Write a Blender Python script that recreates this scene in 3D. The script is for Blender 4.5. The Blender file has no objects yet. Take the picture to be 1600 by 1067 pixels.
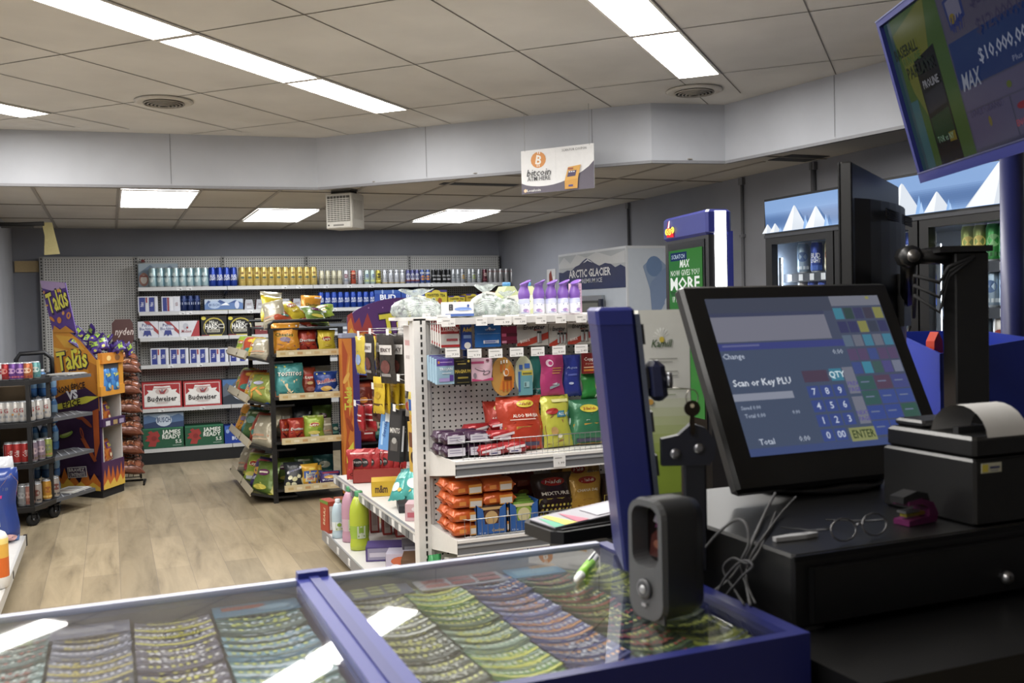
import bpy, math, random
from mathutils import Vector as V, Matrix as MX
R=math.radians
random.seed(7)
# ------------------------------------------------------------------ camera frame (also used to turn photo points into points on real planes)
F=1550.; CH=1.52; YAW=R(22); PT=R(1.96); RL=R(1.4)
CP=V((0,0,CH))
fwd=V((math.sin(YAW)*math.cos(PT),math.cos(YAW)*math.cos(PT),-math.sin(PT)))
r0=V((math.cos(YAW),-math.sin(YAW),0)); u0=r0.cross(fwd)
rt=math.cos(RL)*r0-math.sin(RL)*u0; up=math.sin(RL)*r0+math.cos(RL)*u0
def ray(x,y): return fwd+rt*((x-800)/F)+up*((533.5-y)/F)
def atz(x,y,h): d=ray(x,y); return CP+d*((h-CH)/d.z)
def aty(x,y,q): d=ray(x,y); return CP+d*(q/d.y)
def atx(x,y,q): d=ray(x,y); return CP+d*(q/d.x)
# ------------------------------------------------------------------ materials
def lin(c):
    if isinstance(c,str):
        c=c.lstrip('#'); c=[int(c[i:i+2],16)/255 for i in (0,2,4)]; g=.3*c[0]+.59*c[1]+.11*c[2]; c=[v+(g-v)*.12 for v in c]
    return tuple((v/12.92 if v<=.04045 else ((v+.055)/1.055)**2.4) for v in c[:3])
MATS={}
KIND={ # rough, metallic, noise amount, bump scale, bump strength, coat
 'matte':(.75,0,.10,60,.0),'paint':(.55,0,.08,40,.02),'card':(.5,0,.06,30,.02),'gloss':(.22,0,.04,20,.0),
 'plastic':(.4,0,.05,300,.03),'metal':(.32,.9,.05,80,.0),'can':(.3,.45,.04,20,.0),'foil':(.28,.15,.05,22,.55),
 'rubber':(.8,0,.1,200,.05),'satin':(.38,.0,.05,50,.0)}
def mat(k):
    if k in MATS: return MATS[k]
    m=bpy.data.materials.new('surface_'+k); m.use_nodes=True; N=m.node_tree.nodes; L=m.node_tree.links
    N.clear(); out=N.new('ShaderNodeOutputMaterial'); at=N.new('ShaderNodeAttribute'); at.attribute_name='Col'
    if k.startswith('glow'):
        e=N.new('ShaderNodeEmission'); e.inputs[1].default_value=float(k[4:]); L.new(at.outputs[0],e.inputs[0])
        g=N.new('ShaderNodeBsdfGlossy'); g.inputs['Roughness'].default_value=.12; g.inputs[0].default_value=(.03,.03,.03,1)
        a=N.new('ShaderNodeAddShader'); L.new(e.outputs[0],a.inputs[0]); L.new(g.outputs[0],a.inputs[1]); L.new(a.outputs[0],out.inputs[0])
    elif k in('glass','clear'):
        t=N.new('ShaderNodeBsdfTransparent'); g=N.new('ShaderNodeBsdfGlossy'); g.inputs['Roughness'].default_value=.02 if k=='glass' else .15
        lw=N.new('ShaderNodeLayerWeight'); lw.inputs[0].default_value=.5; pw=N.new('ShaderNodeMath'); pw.operation='POWER'; L.new(lw.outputs[1],pw.inputs[0]); pw.inputs[1].default_value=3.0 if k=='glass' else 4.6
        f=N.new('ShaderNodeMath'); f.operation='MULTIPLY_ADD'; L.new(pw.outputs[0],f.inputs[0]); f.inputs[1].default_value=.94; f.inputs[2].default_value=.05; x=N.new('ShaderNodeMixShader')
        t.inputs[0].default_value=(.93,.95,.96,1) if k=='glass' else (.9,.93,.93,1)
        L.new(f.outputs[0],x.inputs[0]); L.new(t.outputs[0],x.inputs[1]); L.new(g.outputs[0],x.inputs[2])
        if k=='clear':
            d=N.new('ShaderNodeBsdfDiffuse'); L.new(at.outputs[0],d.inputs[0]); n=N.new('ShaderNodeTexNoise'); n.inputs['Scale'].default_value=35; n.inputs['Detail'].default_value=3
            tc=N.new('ShaderNodeTexCoord'); L.new(tc.outputs['Object'],n.inputs['Vector'])
            r=N.new('ShaderNodeMapRange'); r.inputs[1].default_value=.42; r.inputs[2].default_value=.62; r.inputs[3].default_value=.25; r.inputs[4].default_value=.8
            L.new(n.outputs[0],r.inputs[0]); y=N.new('ShaderNodeMixShader'); L.new(r.outputs[0],y.inputs[0]); L.new(x.outputs[0],y.inputs[1]); L.new(d.outputs[0],y.inputs[2])
            b=N.new('ShaderNodeBump'); b.inputs['Strength'].default_value=.6; b.inputs['Distance'].default_value=.01; L.new(n.outputs[0],b.inputs['Height']); L.new(b.outputs[0],g.inputs['Normal']); L.new(b.outputs[0],d.inputs['Normal'])
            L.new(y.outputs[0],out.inputs[0])
        else: L.new(x.outputs[0],out.inputs[0])
    else:
        ro,me,na,bs,bst=KIND[k]
        p=N.new('ShaderNodeBsdfPrincipled'); p.inputs['Roughness'].default_value=ro; p.inputs['Metallic'].default_value=me
        tc=N.new('ShaderNodeTexCoord'); n=N.new('ShaderNodeTexNoise'); n.inputs['Scale'].default_value=bs; n.inputs['Detail'].default_value=2
        L.new(tc.outputs['Object'],n.inputs['Vector'])
        r=N.new('ShaderNodeMapRange'); r.inputs[3].default_value=1-na; r.inputs[4].default_value=1+na; L.new(n.outputs[0],r.inputs[0])
        x=N.new('ShaderNodeMix'); x.data_type='RGBA'; x.blend_type='MULTIPLY'; x.inputs[0].default_value=1
        L.new(at.outputs[0],x.inputs[6]); L.new(r.outputs[0],x.inputs[7]); L.new(x.outputs[2],p.inputs['Base Color'])
        if bst:
            b=N.new('ShaderNodeBump'); b.inputs['Strength'].default_value=bst; b.inputs['Distance'].default_value=.01 if k=='foil' else .002
            L.new(n.outputs[0],b.inputs['Height']); L.new(b.outputs[0],p.inputs['Normal'])
        L.new(p.outputs[0],out.inputs[0])
    MATS[k]=m; return m
def node_mat(name,fn,rough=.6):
    m=bpy.data.materials.new(name); m.use_nodes=True; N=m.node_tree.nodes; L=m.node_tree.links
    p=N['Principled BSDF']; p.inputs['Roughness'].default_value=rough; fn(N,L,p); return m
def ramp(N,L,src,stops):
    r=N.new('ShaderNodeValToRGB'); e=r.color_ramp.elements
    while len(e)<len(stops): e.new(.5)
    for q,(a,c) in zip(e,stops): q.position=a; q.color=(*lin(c),1)
    L.new(src,r.inputs[0]); return r.outputs[0]
# ------------------------------------------------------------------ text as mesh
TXT={}
def glyphs(s,bold,shear,space=1.0):
    k=(s,bold,shear,space)
    if k in TXT: return TXT[k]
    c=bpy.data.curves.new('t','FONT'); c.body=s; c.size=1; c.resolution_u=1 if len(s)>3 else 2; c.offset=bold*.5; c.shear=shear; c.space_character=space
    o=bpy.data.objects.new('t',c); me=o.to_mesh()
    vs=[(v.co.x,v.co.y) for v in me.vertices]; fs=[tuple(p.vertices) for p in me.polygons]
    o.to_mesh_clear(); bpy.data.objects.remove(o); bpy.data.curves.remove(c)
    x0=min(v[0] for v in vs); x1=max(v[0] for v in vs); y1=max(v[1] for v in vs); y0=min(v[1] for v in vs)
    cap=.70
    vs=[((a-x0)/cap,b/cap) for a,b in vs]
    TXT[k]=(vs,fs,(x1-x0)/cap); return TXT[k]
# ------------------------------------------------------------------ mesh builder
class MB:
    def __init__(s): s.v=[];s.f=[];s.c=[];s.k=[];s.sm=[]
    def add(s,vs,fs,col,k='paint',smooth=False):
        b=len(s.v); s.v+=[tuple(v) for v in vs]
        c=lin(col) if not callable(col) else None
        for i,f in enumerate(fs):
            s.f.append([b+j for j in f]); s.k.append(k); s.sm.append(smooth)
            s.c.append(c if c else lin(col(i)))
    def box(s,x0,y0,z0,x1,y1,z1,col,k='paint',M=None,bev=0):
        if bev:
            b=bev; pts=[]
            # chamfered in plan and top
            P=[(x0+b,y0),(x1-b,y0),(x1,y0+b),(x1,y1-b),(x1-b,y1),(x0+b,y1),(x0,y1-b),(x0,y0+b)]
            Q=[(x0+2*b,y0+b),(x1-2*b,y0+b),(x1-b,y0+2*b),(x1-b,y1-2*b),(x1-2*b,y1-b),(x0+2*b,y1-b),(x0+b,y1-2*b),(x0+b,y0+2*b)]
            vs=[(a,c,z0+b) for a,c in P]+[(a,c,z1-b) for a,c in P]+[(a,c,z1) for a,c in Q]+[(a,c,z0) for a,c in Q]
            fs=[(i,(i+1)%8,8+(i+1)%8,8+i) for i in range(8)]+[(8+i,8+(i+1)%8,16+(i+1)%8,16+i) for i in range(8)]
            fs+=[tuple(range(16,24)),tuple(range(31,23,-1))]+[(24+i,24+(i+1)%8,(i+1)%8,i) for i in range(8)]
        else:
            vs=[(x,y,z) for z in (z0,z1) for x,y in ((x0,y0),(x1,y0),(x1,y1),(x0,y1))]
            fs=[(3,2,1,0),(4,5,6,7),(0,1,5,4),(1,2,6,5),(2,3,7,6),(3,0,4,7)]
        if M: vs=[M@V(v) for v in vs]
        s.add(vs,fs,col,k)
    def prism(s,pts,d0,d1,col,k='paint',M=None,ax='y'):
        n=len(pts)
        if ax=='y': vs=[(a,d,b) for d in (d0,d1) for a,b in pts]
        elif ax=='x': vs=[(d,a,b) for d in (d0,d1) for a,b in pts]
        else: vs=[(a,b,d) for d in (d0,d1) for a,b in pts]
        fs=[(i,(i+1)%n,n+(i+1)%n,n+i) for i in range(n)]+[tuple(range(n-1,-1,-1)),tuple(range(n,2*n))]
        if M: vs=[M@V(v) for v in vs]
        s.add(vs,fs,col,k)
    def tube(s,pts,r,col,k='metal',n=8,cap=True,closed=False):
        pts=[V(p) for p in pts]; m=len(pts); vs=[]
        rr=r if isinstance(r,(list,tuple)) else [r]*m
        ref=None
        for i,p in enumerate(pts):
            a=pts[i-1] if (i>0 or closed) else pts[i]; b=pts[(i+1)%m] if (i<m-1 or closed) else pts[i]
            t=(b-a).normalized()
            if ref is None: ref=V((0,0,1)) if abs(t.z)<.9 else V((1,0,0))
            x=t.cross(ref).normalized(); y=x.cross(t).normalized(); ref=y
            for j in range(n):
                q=2*math.pi*j/n; vs.append(p+x*(rr[i]*math.cos(q))+y*(rr[i]*math.sin(q)))
        fs=[]
        for i in range(m if closed else m-1):
            for j in range(n):
                a=i*n+j; b=i*n+(j+1)%n; c=((i+1)%m)*n+(j+1)%n; d=((i+1)%m)*n+j; fs.append((a,b,c,d))
        if cap and not closed: fs+=[tuple(range(n-1,-1,-1)),tuple(range((m-1)*n,m*n))]
        s.add(vs,fs,col,k,True)
    def lathe(s,prof,cols,k='can',n=14,M=None,sx=1,sy=1):
        # prof [(r,z)], cols one per ring segment (or a single colour)
        vs=[];fs=[];cc=[]
        for r_,z_ in prof:
            for j in range(n):
                q=2*math.pi*j/n; vs.append((r_*math.cos(q)*sx,r_*math.sin(q)*sy,z_))
        for i in range(len(prof)-1):
            for j in range(n):
                fs.append((i*n+j,i*n+(j+1)%n,(i+1)*n+(j+1)%n,(i+1)*n+j)); cc.append(cols if isinstance(cols,str) else cols[min(i,len(cols)-1)])
        c0=cols if isinstance(cols,str) else cols[0]; c1=cols if isinstance(cols,str) else cols[-1]
        fs.append(tuple(range(n-1,-1,-1))); cc.append(c0); L_=(len(prof)-1)*n; fs.append(tuple(range(L_,L_+n))); cc.append(c1)
        if M: vs=[M@V(v) for v in vs]
        s.add(vs,fs,lambda i:cc[i],k,True)
    def art(s,fn,w,h,ops,eps=.0006,k='card'):
        for li,op in enumerate(ops):
            e=eps*(li+1); o=op[0]; kk=k
            if o=='r':
                _,x,y,a,b,col=op[:6]; nx=max(1,int(a*4)) ; ny=max(1,int(b*4)); vs=[];fs=[]
                for j in range(ny+1):
                    for i in range(nx+1): vs.append(fn((x+a*i/nx)*w,(y+b*j/ny)*h,e))
                for j in range(ny):
                    for i in range(nx): q=j*(nx+1)+i; fs.append((q,q+1,q+nx+2,q+nx+1))
                s.add(vs,fs,col,op[6] if len(op)>6 else kk)
            elif o=='e':
                _,x,y,a,b,col=op[:6]; rot=op[6] if len(op)>6 else 0; n=16; vs=[fn(x*w,y*h,e)]
                for j in range(n):
                    q=2*math.pi*j/n; dx=a*w*math.cos(q); dy=b*h*math.sin(q); c_,s_=math.cos(rot),math.sin(rot)
                    vs.append(fn(x*w+dx*c_-dy*s_,y*h+dx*s_+dy*c_,e))
                s.add(vs,[(0,1+j,1+(j+1)%n) for j in range(n)],col,kk)
            elif o=='p':
                s.add([fn(x*w,y*h,e) for x,y in op[1]],[tuple(range(len(op[1])))],op[2],kk)
            elif o=='t':
                _,st,x,y,th,col=op[:6]; mw=op[6] if len(op)>6 else None; opt=op[7] if len(op)>7 else {}
                vs,fs,W=glyphs(st,opt.get('b',.02),opt.get('s',0),opt.get('sp',1.0))
                sy=th*h; sx=sy
                if mw: sx=mw*w/W
                rot=opt.get('r',0); c_,s_=math.cos(rot),math.sin(rot); arc=opt.get('arc',0); out=[]
                for a,b in vs:
                    a=(a-W/2)*sx; b=(b-.5)*sy
                    if arc: b+= -arc*h*((a/(mw*w/2))**2 if mw else 0)
                    out.append(fn(x*w+a*c_-b*s_,y*h+a*s_+b*c_,e))
                s.add(out,fs,col,kk)
    def build(s,name,parent=None,kind=None,loc=None,rz=0,mats=None):
        me=bpy.data.meshes.new(name); me.from_pydata(s.v,[],s.f)
        ks=[]
        for k in s.k:
            if k not in ks: ks.append(k)
        for k in ks: me.materials.append(k if not isinstance(k,str) else mat(k))
        me.polygons.foreach_set('material_index',[ks.index(k) for k in s.k])
        me.polygons.foreach_set('use_smooth',s.sm)
        ca=me.color_attributes.new('Col','FLOAT_COLOR','CORNER'); buf=[]
        for f,c in zip(s.f,s.c): buf+=[c[0],c[1],c[2],1.0]*len(f)
        ca.data.foreach_set('color',buf); me.update(); me.validate()
        o=bpy.data.objects.new(name,me); bpy.context.scene.collection.objects.link(o)
        if parent: o.parent=parent
        if kind: o['kind']=kind
        if loc is not None: o.location=loc
        if rz: o.rotation_euler=(0,0,rz)
        return o
def flat(M=None,y=0.0):
    # face in the local XZ plane looking along -Y, x measured from 0
    if M is None: return lambda a,b,e: V((a,y-e,b))
    return lambda a,b,e: M@V((a,y-e,b))
def tag(o,label,cat,group=None):
    o['label']=label; o['category']=cat
    if group: o['group']=group
    return o
def thing(name,label,cat,loc=(0,0,0),rz=0,group=None):
    o=bpy.data.objects.new(name,None); bpy.context.scene.collection.objects.link(o); o.empty_display_size=.05
    o.location=loc; o.rotation_euler=(0,0,rz); return tag(o,label,cat,group)
def dup(o,loc,rz=None,label=None,group=None,parent=None,rot=None):
    c=o.copy(); bpy.context.scene.collection.objects.link(c)
    if parent: c.parent=parent
    if loc is not None: c.location=loc
    if rz is not None: c.rotation_euler=(0,0,rz)
    if rot is not None: c.rotation_euler=rot
    if label: c['label']=label
    if group: c['group']=group
    for ch in list(o.children): dup(ch,None,parent=c)
    return c
ORD=['first','second','third','fourth','fifth','sixth','seventh','eighth','ninth','tenth','eleventh','twelfth','thirteenth','fourteenth','fifteenth','sixteenth','seventeenth','eighteenth','nineteenth','twentieth']
def T(a,b): return MX.Translation(V((a,0,b)))
# ================================================================== SETTING
LC=2.45; UC=2.80
def m_floor(N,L,p):
    tc=N.new('ShaderNodeTexCoord'); mp=N.new('ShaderNodeMapping'); mp.inputs['Rotation'].default_value=(0,0,R(90)); L.new(tc.outputs['Object'],mp.inputs[0])
    b=N.new('ShaderNodeTexBrick'); b.inputs['Scale'].default_value=1; b.inputs['Brick Width'].default_value=.9; b.inputs['Row Height'].default_value=.2
    b.inputs['Mortar Size'].default_value=.0011; b.offset=.37; b.inputs['Color1'].default_value=(0,0,0,1); b.inputs['Color2'].default_value=(1,1,1,1); b.inputs['Mortar'].default_value=(.0,.0,.0,1); b.inputs['Bias'].default_value=0
    L.new(mp.outputs[0],b.inputs[0])
    n=N.new('ShaderNodeTexNoise'); m2=N.new('ShaderNodeMapping'); m2.inputs['Scale'].default_value=(7,1.0,1); L.new(tc.outputs['Object'],m2.inputs[0]); L.new(m2.outputs[0],n.inputs[0]); n.inputs['Scale'].default_value=1.3; n.inputs['Detail'].default_value=8; n.inputs['Roughness'].default_value=.62; n.inputs['Distortion'].default_value=.5
    pl=ramp(N,L,b.outputs[0],[(0,'#988b72'),(.35,'#a3957b'),(.7,'#ac9d82'),(1,'#b5a68a')])
    st=ramp(N,L,n.outputs[0],[(.25,'#a9a398'),(.42,'#dcd7cc'),(.6,'#f4efe6'),(.8,'#e9dfcf')])
    x=N.new('ShaderNodeMix'); x.data_type='RGBA'; x.blend_type='MULTIPLY'; x.inputs[0].default_value=1; L.new(pl,x.inputs[6]); L.new(st,x.inputs[7])
    y=N.new('ShaderNodeMix'); y.data_type='RGBA'; L.new(b.outputs[1],y.inputs[0]); L.new(x.outputs[2],y.inputs[6]); y.inputs[7].default_value=(.16,.13,.10,1)
    L.new(y.outputs[2],p.inputs['Base Color'])
    p.inputs['Roughness'].default_value=.42
def m_wall(c):
    def f(N,L,p):
        tc=N.new('ShaderNodeTexCoord'); n=N.new('ShaderNodeTexNoise'); n.inputs['Scale'].default_value=2.2; n.inputs['Detail'].default_value=5; L.new(tc.outputs['Object'],n.inputs[0])
        a=lin(c); d=[v*.88 for v in a]
        r=N.new('ShaderNodeValToRGB'); r.color_ramp.elements[0].color=(*d,1); r.color_ramp.elements[1].color=(*a,1); r.color_ramp.elements[0].position=.3; r.color_ramp.elements[1].position=.65
        L.new(n.outputs[0],r.inputs[0]); L.new(r.outputs[0],p.inputs['Base Color'])
        b=N.new('ShaderNodeBump'); b.inputs['Strength'].default_value=.1; n2=N.new('ShaderNodeTexNoise'); n2.inputs['Scale'].default_value=90; L.new(tc.outputs['Object'],n2.inputs[0]); L.new(n2.outputs[0],b.inputs['Height']); b.inputs['Distance'].default_value=.003; L.new(b.outputs[0],p.inputs['Normal'])
    return f
MF=node_mat('floor_planks',m_floor); MW=node_mat('wall_grey_paint',m_wall('#8d8f97'),.7); MS=node_mat('soffit_paint',m_wall('#bfc3cc'),.7)
MT=node_mat('ceiling_tile',m_wall('#dfdcd6'),.9); MTL=node_mat('ceiling_tile_low',m_wall('#d3cdc2'),.9)
MWL=node_mat('wall_left_paint',m_wall('#b2b4bb'),.7)
b=MB(); b.box(-3,-3,-.05,5,11.4,0,'#888888',MF); b.build('floor',kind='structure')
b=MB(); b.box(-1.1,11.25,0,4.6,11.4,2.9,'#888888',MW); b.build('wall_back',kind='structure')
b=MB(); b.box(4.4,-3,0,4.6,11.25,2.9,'#888888',MW); b.build('wall_right',kind='structure')
b=MB(); b.box(-1.05,7.2,0,-.9,11.25,2.9,'#888888',MWL); b.build('wall_left',kind='structure')
b=MB(); b.box(-3,-3,0,-2.9,7.3,2.9,'#888888',MWL); b.box(-2.9,7.2,0,-1.05,7.3,2.9,'#888888',MWL); b.build('wall_left',kind='structure')
b=MB(); b.box(-3,-3.1,0,4.6,-3,2.9,'#888888',MWL); b.build('wall_behind',kind='structure')
# soffit path (bottom edge of the raised ceiling)
path=[(-2.9,7.66),(1.45,7.33),(3.24,5.56),(3.74,5.48),(3.95,4.1),(4.1,1.5),(4.15,-3)]
b=MB()
for (xa,ya),(xb,yb) in zip(path[:-1],path[1:]):
    d=V((xb-xa,yb-ya,0)).normalized(); n=V((-d.y,d.x,0)) # away from the raised field
    A=V((xa,ya,0)); B=V((xb,yb,0)); t=.04
    vs=[A+V((0,0,LC-.012)),B+V((0,0,LC-.012)),B+V((0,0,UC)),A+V((0,0,UC)),A+n*t+V((0,0,LC-.012)),B+n*t+V((0,0,LC-.012)),B+n*t+V((0,0,UC)),A+n*t+V((0,0,UC))]
    b.add(vs,[(0,1,2,3),(4,7,6,5),(0,4,5,1),(3,2,6,7)],'#888888',MS)
    # metal angle bead under the edge
    vs=[A-n*.004+V((0,0,LC-.03)),B-n*.004+V((0,0,LC-.03)),B-n*.004+V((0,0,LC-.012)),A-n*.004+V((0,0,LC-.012)),A+n*.03+V((0,0,LC-.03)),B+n*.03+V((0,0,LC-.03))]
    b.add(vs,[(0,1,2,3),(0,4,5,1)],'#8f9096')
    # panel joints
    ln=(B-A).length; q=.9
    while q<ln-.3:
        P=A+d*q-n*.002; b.add([P+V((0,0,LC)),P+d*.004+V((0,0,LC)),P+d*.004+V((0,0,UC)),P+V((0,0,UC))],[(0,1,2,3)],'#83858b'); q+=1.22
b.build('trim_soffit',kind='structure')
# raised ceiling: polygon plus its grid at 45 degrees
S2=2**.5
def AB(a,c): return V(((a+c)/S2,(a-c)/S2,0))
def inside(p):
    c=False; P=path+[(-2.9,-3)]
    for i in range(len(P)):
        x1,y1=P[i]; x2,y2=P[(i+1)%len(P)]
        if (y1>p.y)!=(y2>p.y) and p.x<(x2-x1)*(p.y-y1)/(y2-y1)+x1: c=not c
    return c
b=MB(); n=len(path)+1; b.add([(x,y,UC) for x,y in path]+[(-2.9,-3,UC)],[tuple(range(n))],'#888888',MT)
def clipline(P0,P1,w,z,col,mb):
    # thin strip between two points, only where it lies under the raised field
    steps=60; on=None; last=None
    for i in range(steps+1):
        q=P0.lerp(P1,i/steps); ok=inside(q)
        if ok and on is None: on=q
        if (not ok or i==steps) and on is not None:
            e=last if not ok else q
            if e is not None and (e-on).length>.05:
                d=(e-on).normalized(); m=V((-d.y,d.x,0))*w
                a=[on-m,e-m,e+m,on+m]; mb.add([(v.x,v.y,z) for v in a],[(0,1,2,3)],col)
            on=None
        last=q
rows=[3.63+.992*k for k in range(-5,5)]; cols=[]
for s0 in (-5.28,-3.30,-1.32,.66): cols+= [s0,s0+.25,s0+.25+.577,s0+.25+1.154]
for a in rows: clipline(AB(a,-9),AB(a,5),.0035,UC-.002,'#6f6a62',b)
for c in cols: clipline(AB(-5,c),AB(9,c),.0035,UC-.002,'#6f6a62',b)
b.build('ceiling_raised',kind='structure')
# lower ceiling
b=MB(); P=[(-1.05,11.25),(4.4,11.25),(4.4,-3),(4.15,-3)]+[(x,y) for x,y in path[::-1][1:-1]]+[(-1.05,7.52)]
b.add([(x,y,LC) for x,y in P],[tuple(range(len(P)))],'#888888',MTL)
for k in range(-1,9):
    x=.09+.567*k; y0=7.5 if x<1.45 else (7.33-(x-1.45) if x<3.24 else 5.5)
    b.box(x-.012,y0,LC-.006,x+.012,11.25,LC-.001,'#a39b90')
for y in (7.70,8.93,10.13,6.5,5.3): b.box({6.5:2.35,5.3:3.80}.get(y,-1.0),y-.01,LC-.006,4.4,y+.01,LC-.001,'#8d867b')
b.box(2.3,6.95,LC-.004,2.9,7.07,LC-.002,'#16130f'); b.box(4.05,5.2,LC-.004,4.35,5.45,LC-.002,'#16130f')  # dark sheets painted for the darkness inside open tile gaps
b.build('ceiling',kind='structure')
# ------------------------------------------------------------------ ceiling lights
def troffer(M,w,l,label,z,name='recessed_ceiling_light',strength=9,c=(1,.985,.95)):
    t=thing(name,label,'ceiling light',(M.x,M.y,z),M.z,group=None)
    b=MB(); f=.012
    b.box(-w/2,-l/2,-.010,w/2,-l/2+f,0,'#e9e6e0'); b.box(-w/2,l/2-f,-.010,w/2,l/2,0,'#e9e6e0'); b.box(-w/2,-l/2+f,-.010,-w/2+f,l/2-f,0,'#e9e6e0'); b.box(w/2-f,-l/2+f,-.010,w/2,l/2-f,0,'#e9e6e0')
    b.build('frame',t)
    d=MB(); d.add([(-w/2+f,-l/2+f,-.006),(w/2-f,-l/2+f,-.006),(w/2-f,l/2-f,-.006),(-w/2+f,l/2-f,-.006)],[(3,2,1,0)],'#ffffff',LAMP[strength]); d.build('diffuser',t)
LAMP={}
def lamp(s,c):
    m=bpy.data.materials.new('lamp_diffuser'); m.use_nodes=True; N=m.node_tree.nodes; L=m.node_tree.links; N.clear(); o=N.new('ShaderNodeOutputMaterial'); e=N.new('ShaderNodeEmission'); e.inputs[1].default_value=s; e.inputs[0].default_value=(*c,1); L.new(e.outputs[0],o.inputs[0]); LAMP[s]=m
LU=15; LL=8
lamp(LU,(1,.97,.92)); lamp(LL,(.93,.96,1))
rows2=[3.63+.992*k for k in range(-7,5)]
for s0,nm in ((-5.28,'far left strip'),(-3.30,'long left strip'),(-1.32,'centre strip'),(.66,'right strip')):
    k=0
    for a in sorted(rows2,reverse=True):
        c=AB(a+.496,s0+.125)
        if not inside(AB(a+.98,s0+.0)) or not inside(AB(a+.98,s0+.25)) or c.y<-2.4 or c.x<-2.6 or c.x>3.9: continue
        if s0==.66 : continue
        if s0==-5.28 and a>4.0: continue
        ang=math.atan2((AB(1,0)).y,(AB(1,0)).x)-math.pi/2
        desc={-5.28:'bright white troffer, %s panel of the short strip by the left edge',-3.30:'narrow white troffer, %s panel from the far end of the long left strip',-1.32:'narrow white troffer, %s panel from the far end of the centre strip'}[s0]%ORD[k]
        troffer(V((c.x,c.y,ang)),.245,.975,desc,UC,strength=LU); k+=1
for (x0,x1,y0,y1),lb in zip([(.09,.66,7.72,8.92),(1.23,1.80,8.94,10.12),(2.93,3.50,8.82,10.02)],['square white light panel in the low rear ceiling, leftmost','white light panel in the low rear ceiling beside the hanging heater','white light panel in the low rear ceiling below the hanging sign']):
    troffer(V(((x0+x1)/2,(y0+y1)/2,0)),x1-x0-.02,y1-y0-.02,lb,LC-.007,strength=LL)
# ------------------------------------------------------------------ round vents
def vent(p,label,ang):
    t=thing('ceiling_vent',label,'vent',p,0)
    b=MB(); b.lathe([(.165,0),(.17,-.006),(.15,-.014),(.12,-.012)],'#c9c4ba','paint',28); b.build('outer_ring',t)
    b=MB(); b.lathe([(.121,-.011),(.11,-.013)],'#1b1815','matte',24); b.build('dark_core',t)
    for i in range(5):
        b=MB(); r_=.03+.021*i; b.tube([(r_*math.cos(q*.3491),r_*math.sin(q*.3491),-.016-.003*(5-i)) for q in range(18)],.005,'#9a948a','paint',5,closed=True); b.build('louver_ring',t)
q=atz(256,157,UC); vent((q.x,q.y,UC-.003),'round ceiling vent with dark rings near the long left light strip',0)
q=atz(1090,148,UC); vent((q.x-.1,q.y-.12,UC-.003),'round ceiling vent beside the end of the centre light strip',0)
# conduits on the right wall
for yy,r_,nm in ((7.97,.012,'dark vertical conduit on the right wall above the ice freezer'),(6.22,.012,'grey vertical conduit on the right wall behind the blue kiosk'),(5.41,.018,'grey vertical strip on the right wall above the cooler corner')):
    b=MB(); b.tube([(4.385,yy,0.02),(4.385,yy,LC-.01)],r_,'#6b6c72','paint',8); b.box(4.37,yy-.025,LC-.06,4.4,yy+.025,LC-.01,'#6b6c72')
    for z in (.6,1.5,2.0): b.box(4.37,yy-.022,z,4.4,yy+.022,z+.02,'#6b6c72')
    tag(b.build('wall_conduit'),nm,'conduit')
# wood board on the back wall
q0=aty(18,408,11.24); q1=aty(64,425,11.24)
b=MB(); b.box(-.88,11.22,q1.z,-.66,11.249,q0.z,'#c2a878','matte'); tag(b.build('wood_batten'),'short pale wooden batten on the back wall left of the pegboard','wood strip')
# ------------------------------------------------------------------ heater
t=thing('unit_heater','white louvred electric heater box hanging just under the soffit corner','heater',tuple(atz(536,352,2.06))[:2]+(2.06,),R(-5))
t.location=(1.63,7.47,2.15); t.rotation_euler=(0,0,R(-43))
b=MB(); w=.225; h=.265; dp=.19
b.box(-w/2,0,0,w/2,dp,h,'#cfcdc6',bev=.006); b.box(w/2-.002,.02,.07,w/2+.002,dp-.03,h-.05,'#bdbab2'); b.build('casing',t)
b=MB(); 
b.box(-w/2+.015,-.004,.055,w/2-.015,-.001,h-.02,'#55534e')
for i in range(12): b.box(-w/2+.015,-.009,.06+i*.0145,w/2-.015,-.004,.066+i*.0145,'#d8d6cf')
for i in range(7): b.box(-w/2+.016+i*.0275,-.010,.055,-w/2+.019+i*.0275,-.008,h-.018,'#d8d6cf')
b.build('grille',t)
b=MB(); b.box(-w/2+.01,-.006,.008,w/2-.01,-.001,.045,'#dedcd5'); b.art(flat(T(-w/2,0),-.006),w,h,[('r',.3,.07,.4,.05,'#8f8d88'),('e',.12,.1,.03,.025,'#3a3a3a')]); b.build('control_panel',t)
b=MB(); b.box(-.08,.03,h,.08,.14,h+.022,'#26241f','matte'); b.tube([(0,.08,h+.01),(0,.08,LC-2.15-.004)],.02,'#3a3733'); b.box(-.08,.03,LC-2.15-.012,.09,.14,LC-2.15-.004,'#6d675e'); b.build('hanging_bracket',t)
# ------------------------------------------------------------------ bracket with yellow tag, upper left
t=thing('wall_bracket','black hanging sign arm reaching out from the left wall with yellowed paper tag','bracket',(-.9,9.1,2.3))
b=MB(); b.box(0,-.015,-.28,.015,.015,.03,'#22201d','matte'); b.tube([(0,0,0),(.22,0,0),(.42,0,.01)],.018,'#22201d','matte'); b.box(.1,-.02,-.028,.34,.02,-.012,'#2e2b27','matte'); b.build('arm',t)
b=MB(); b.add([(.40,0,.02),(.48,0,.02),(.50,.0,-.09),(.53,.01,-.24),(.41,.01,-.25),(.42,0,-.09)],[(0,1,2,5),(5,2,3,4)],'#a89a62','matte'); b.build('paper_tag',t)
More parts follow.
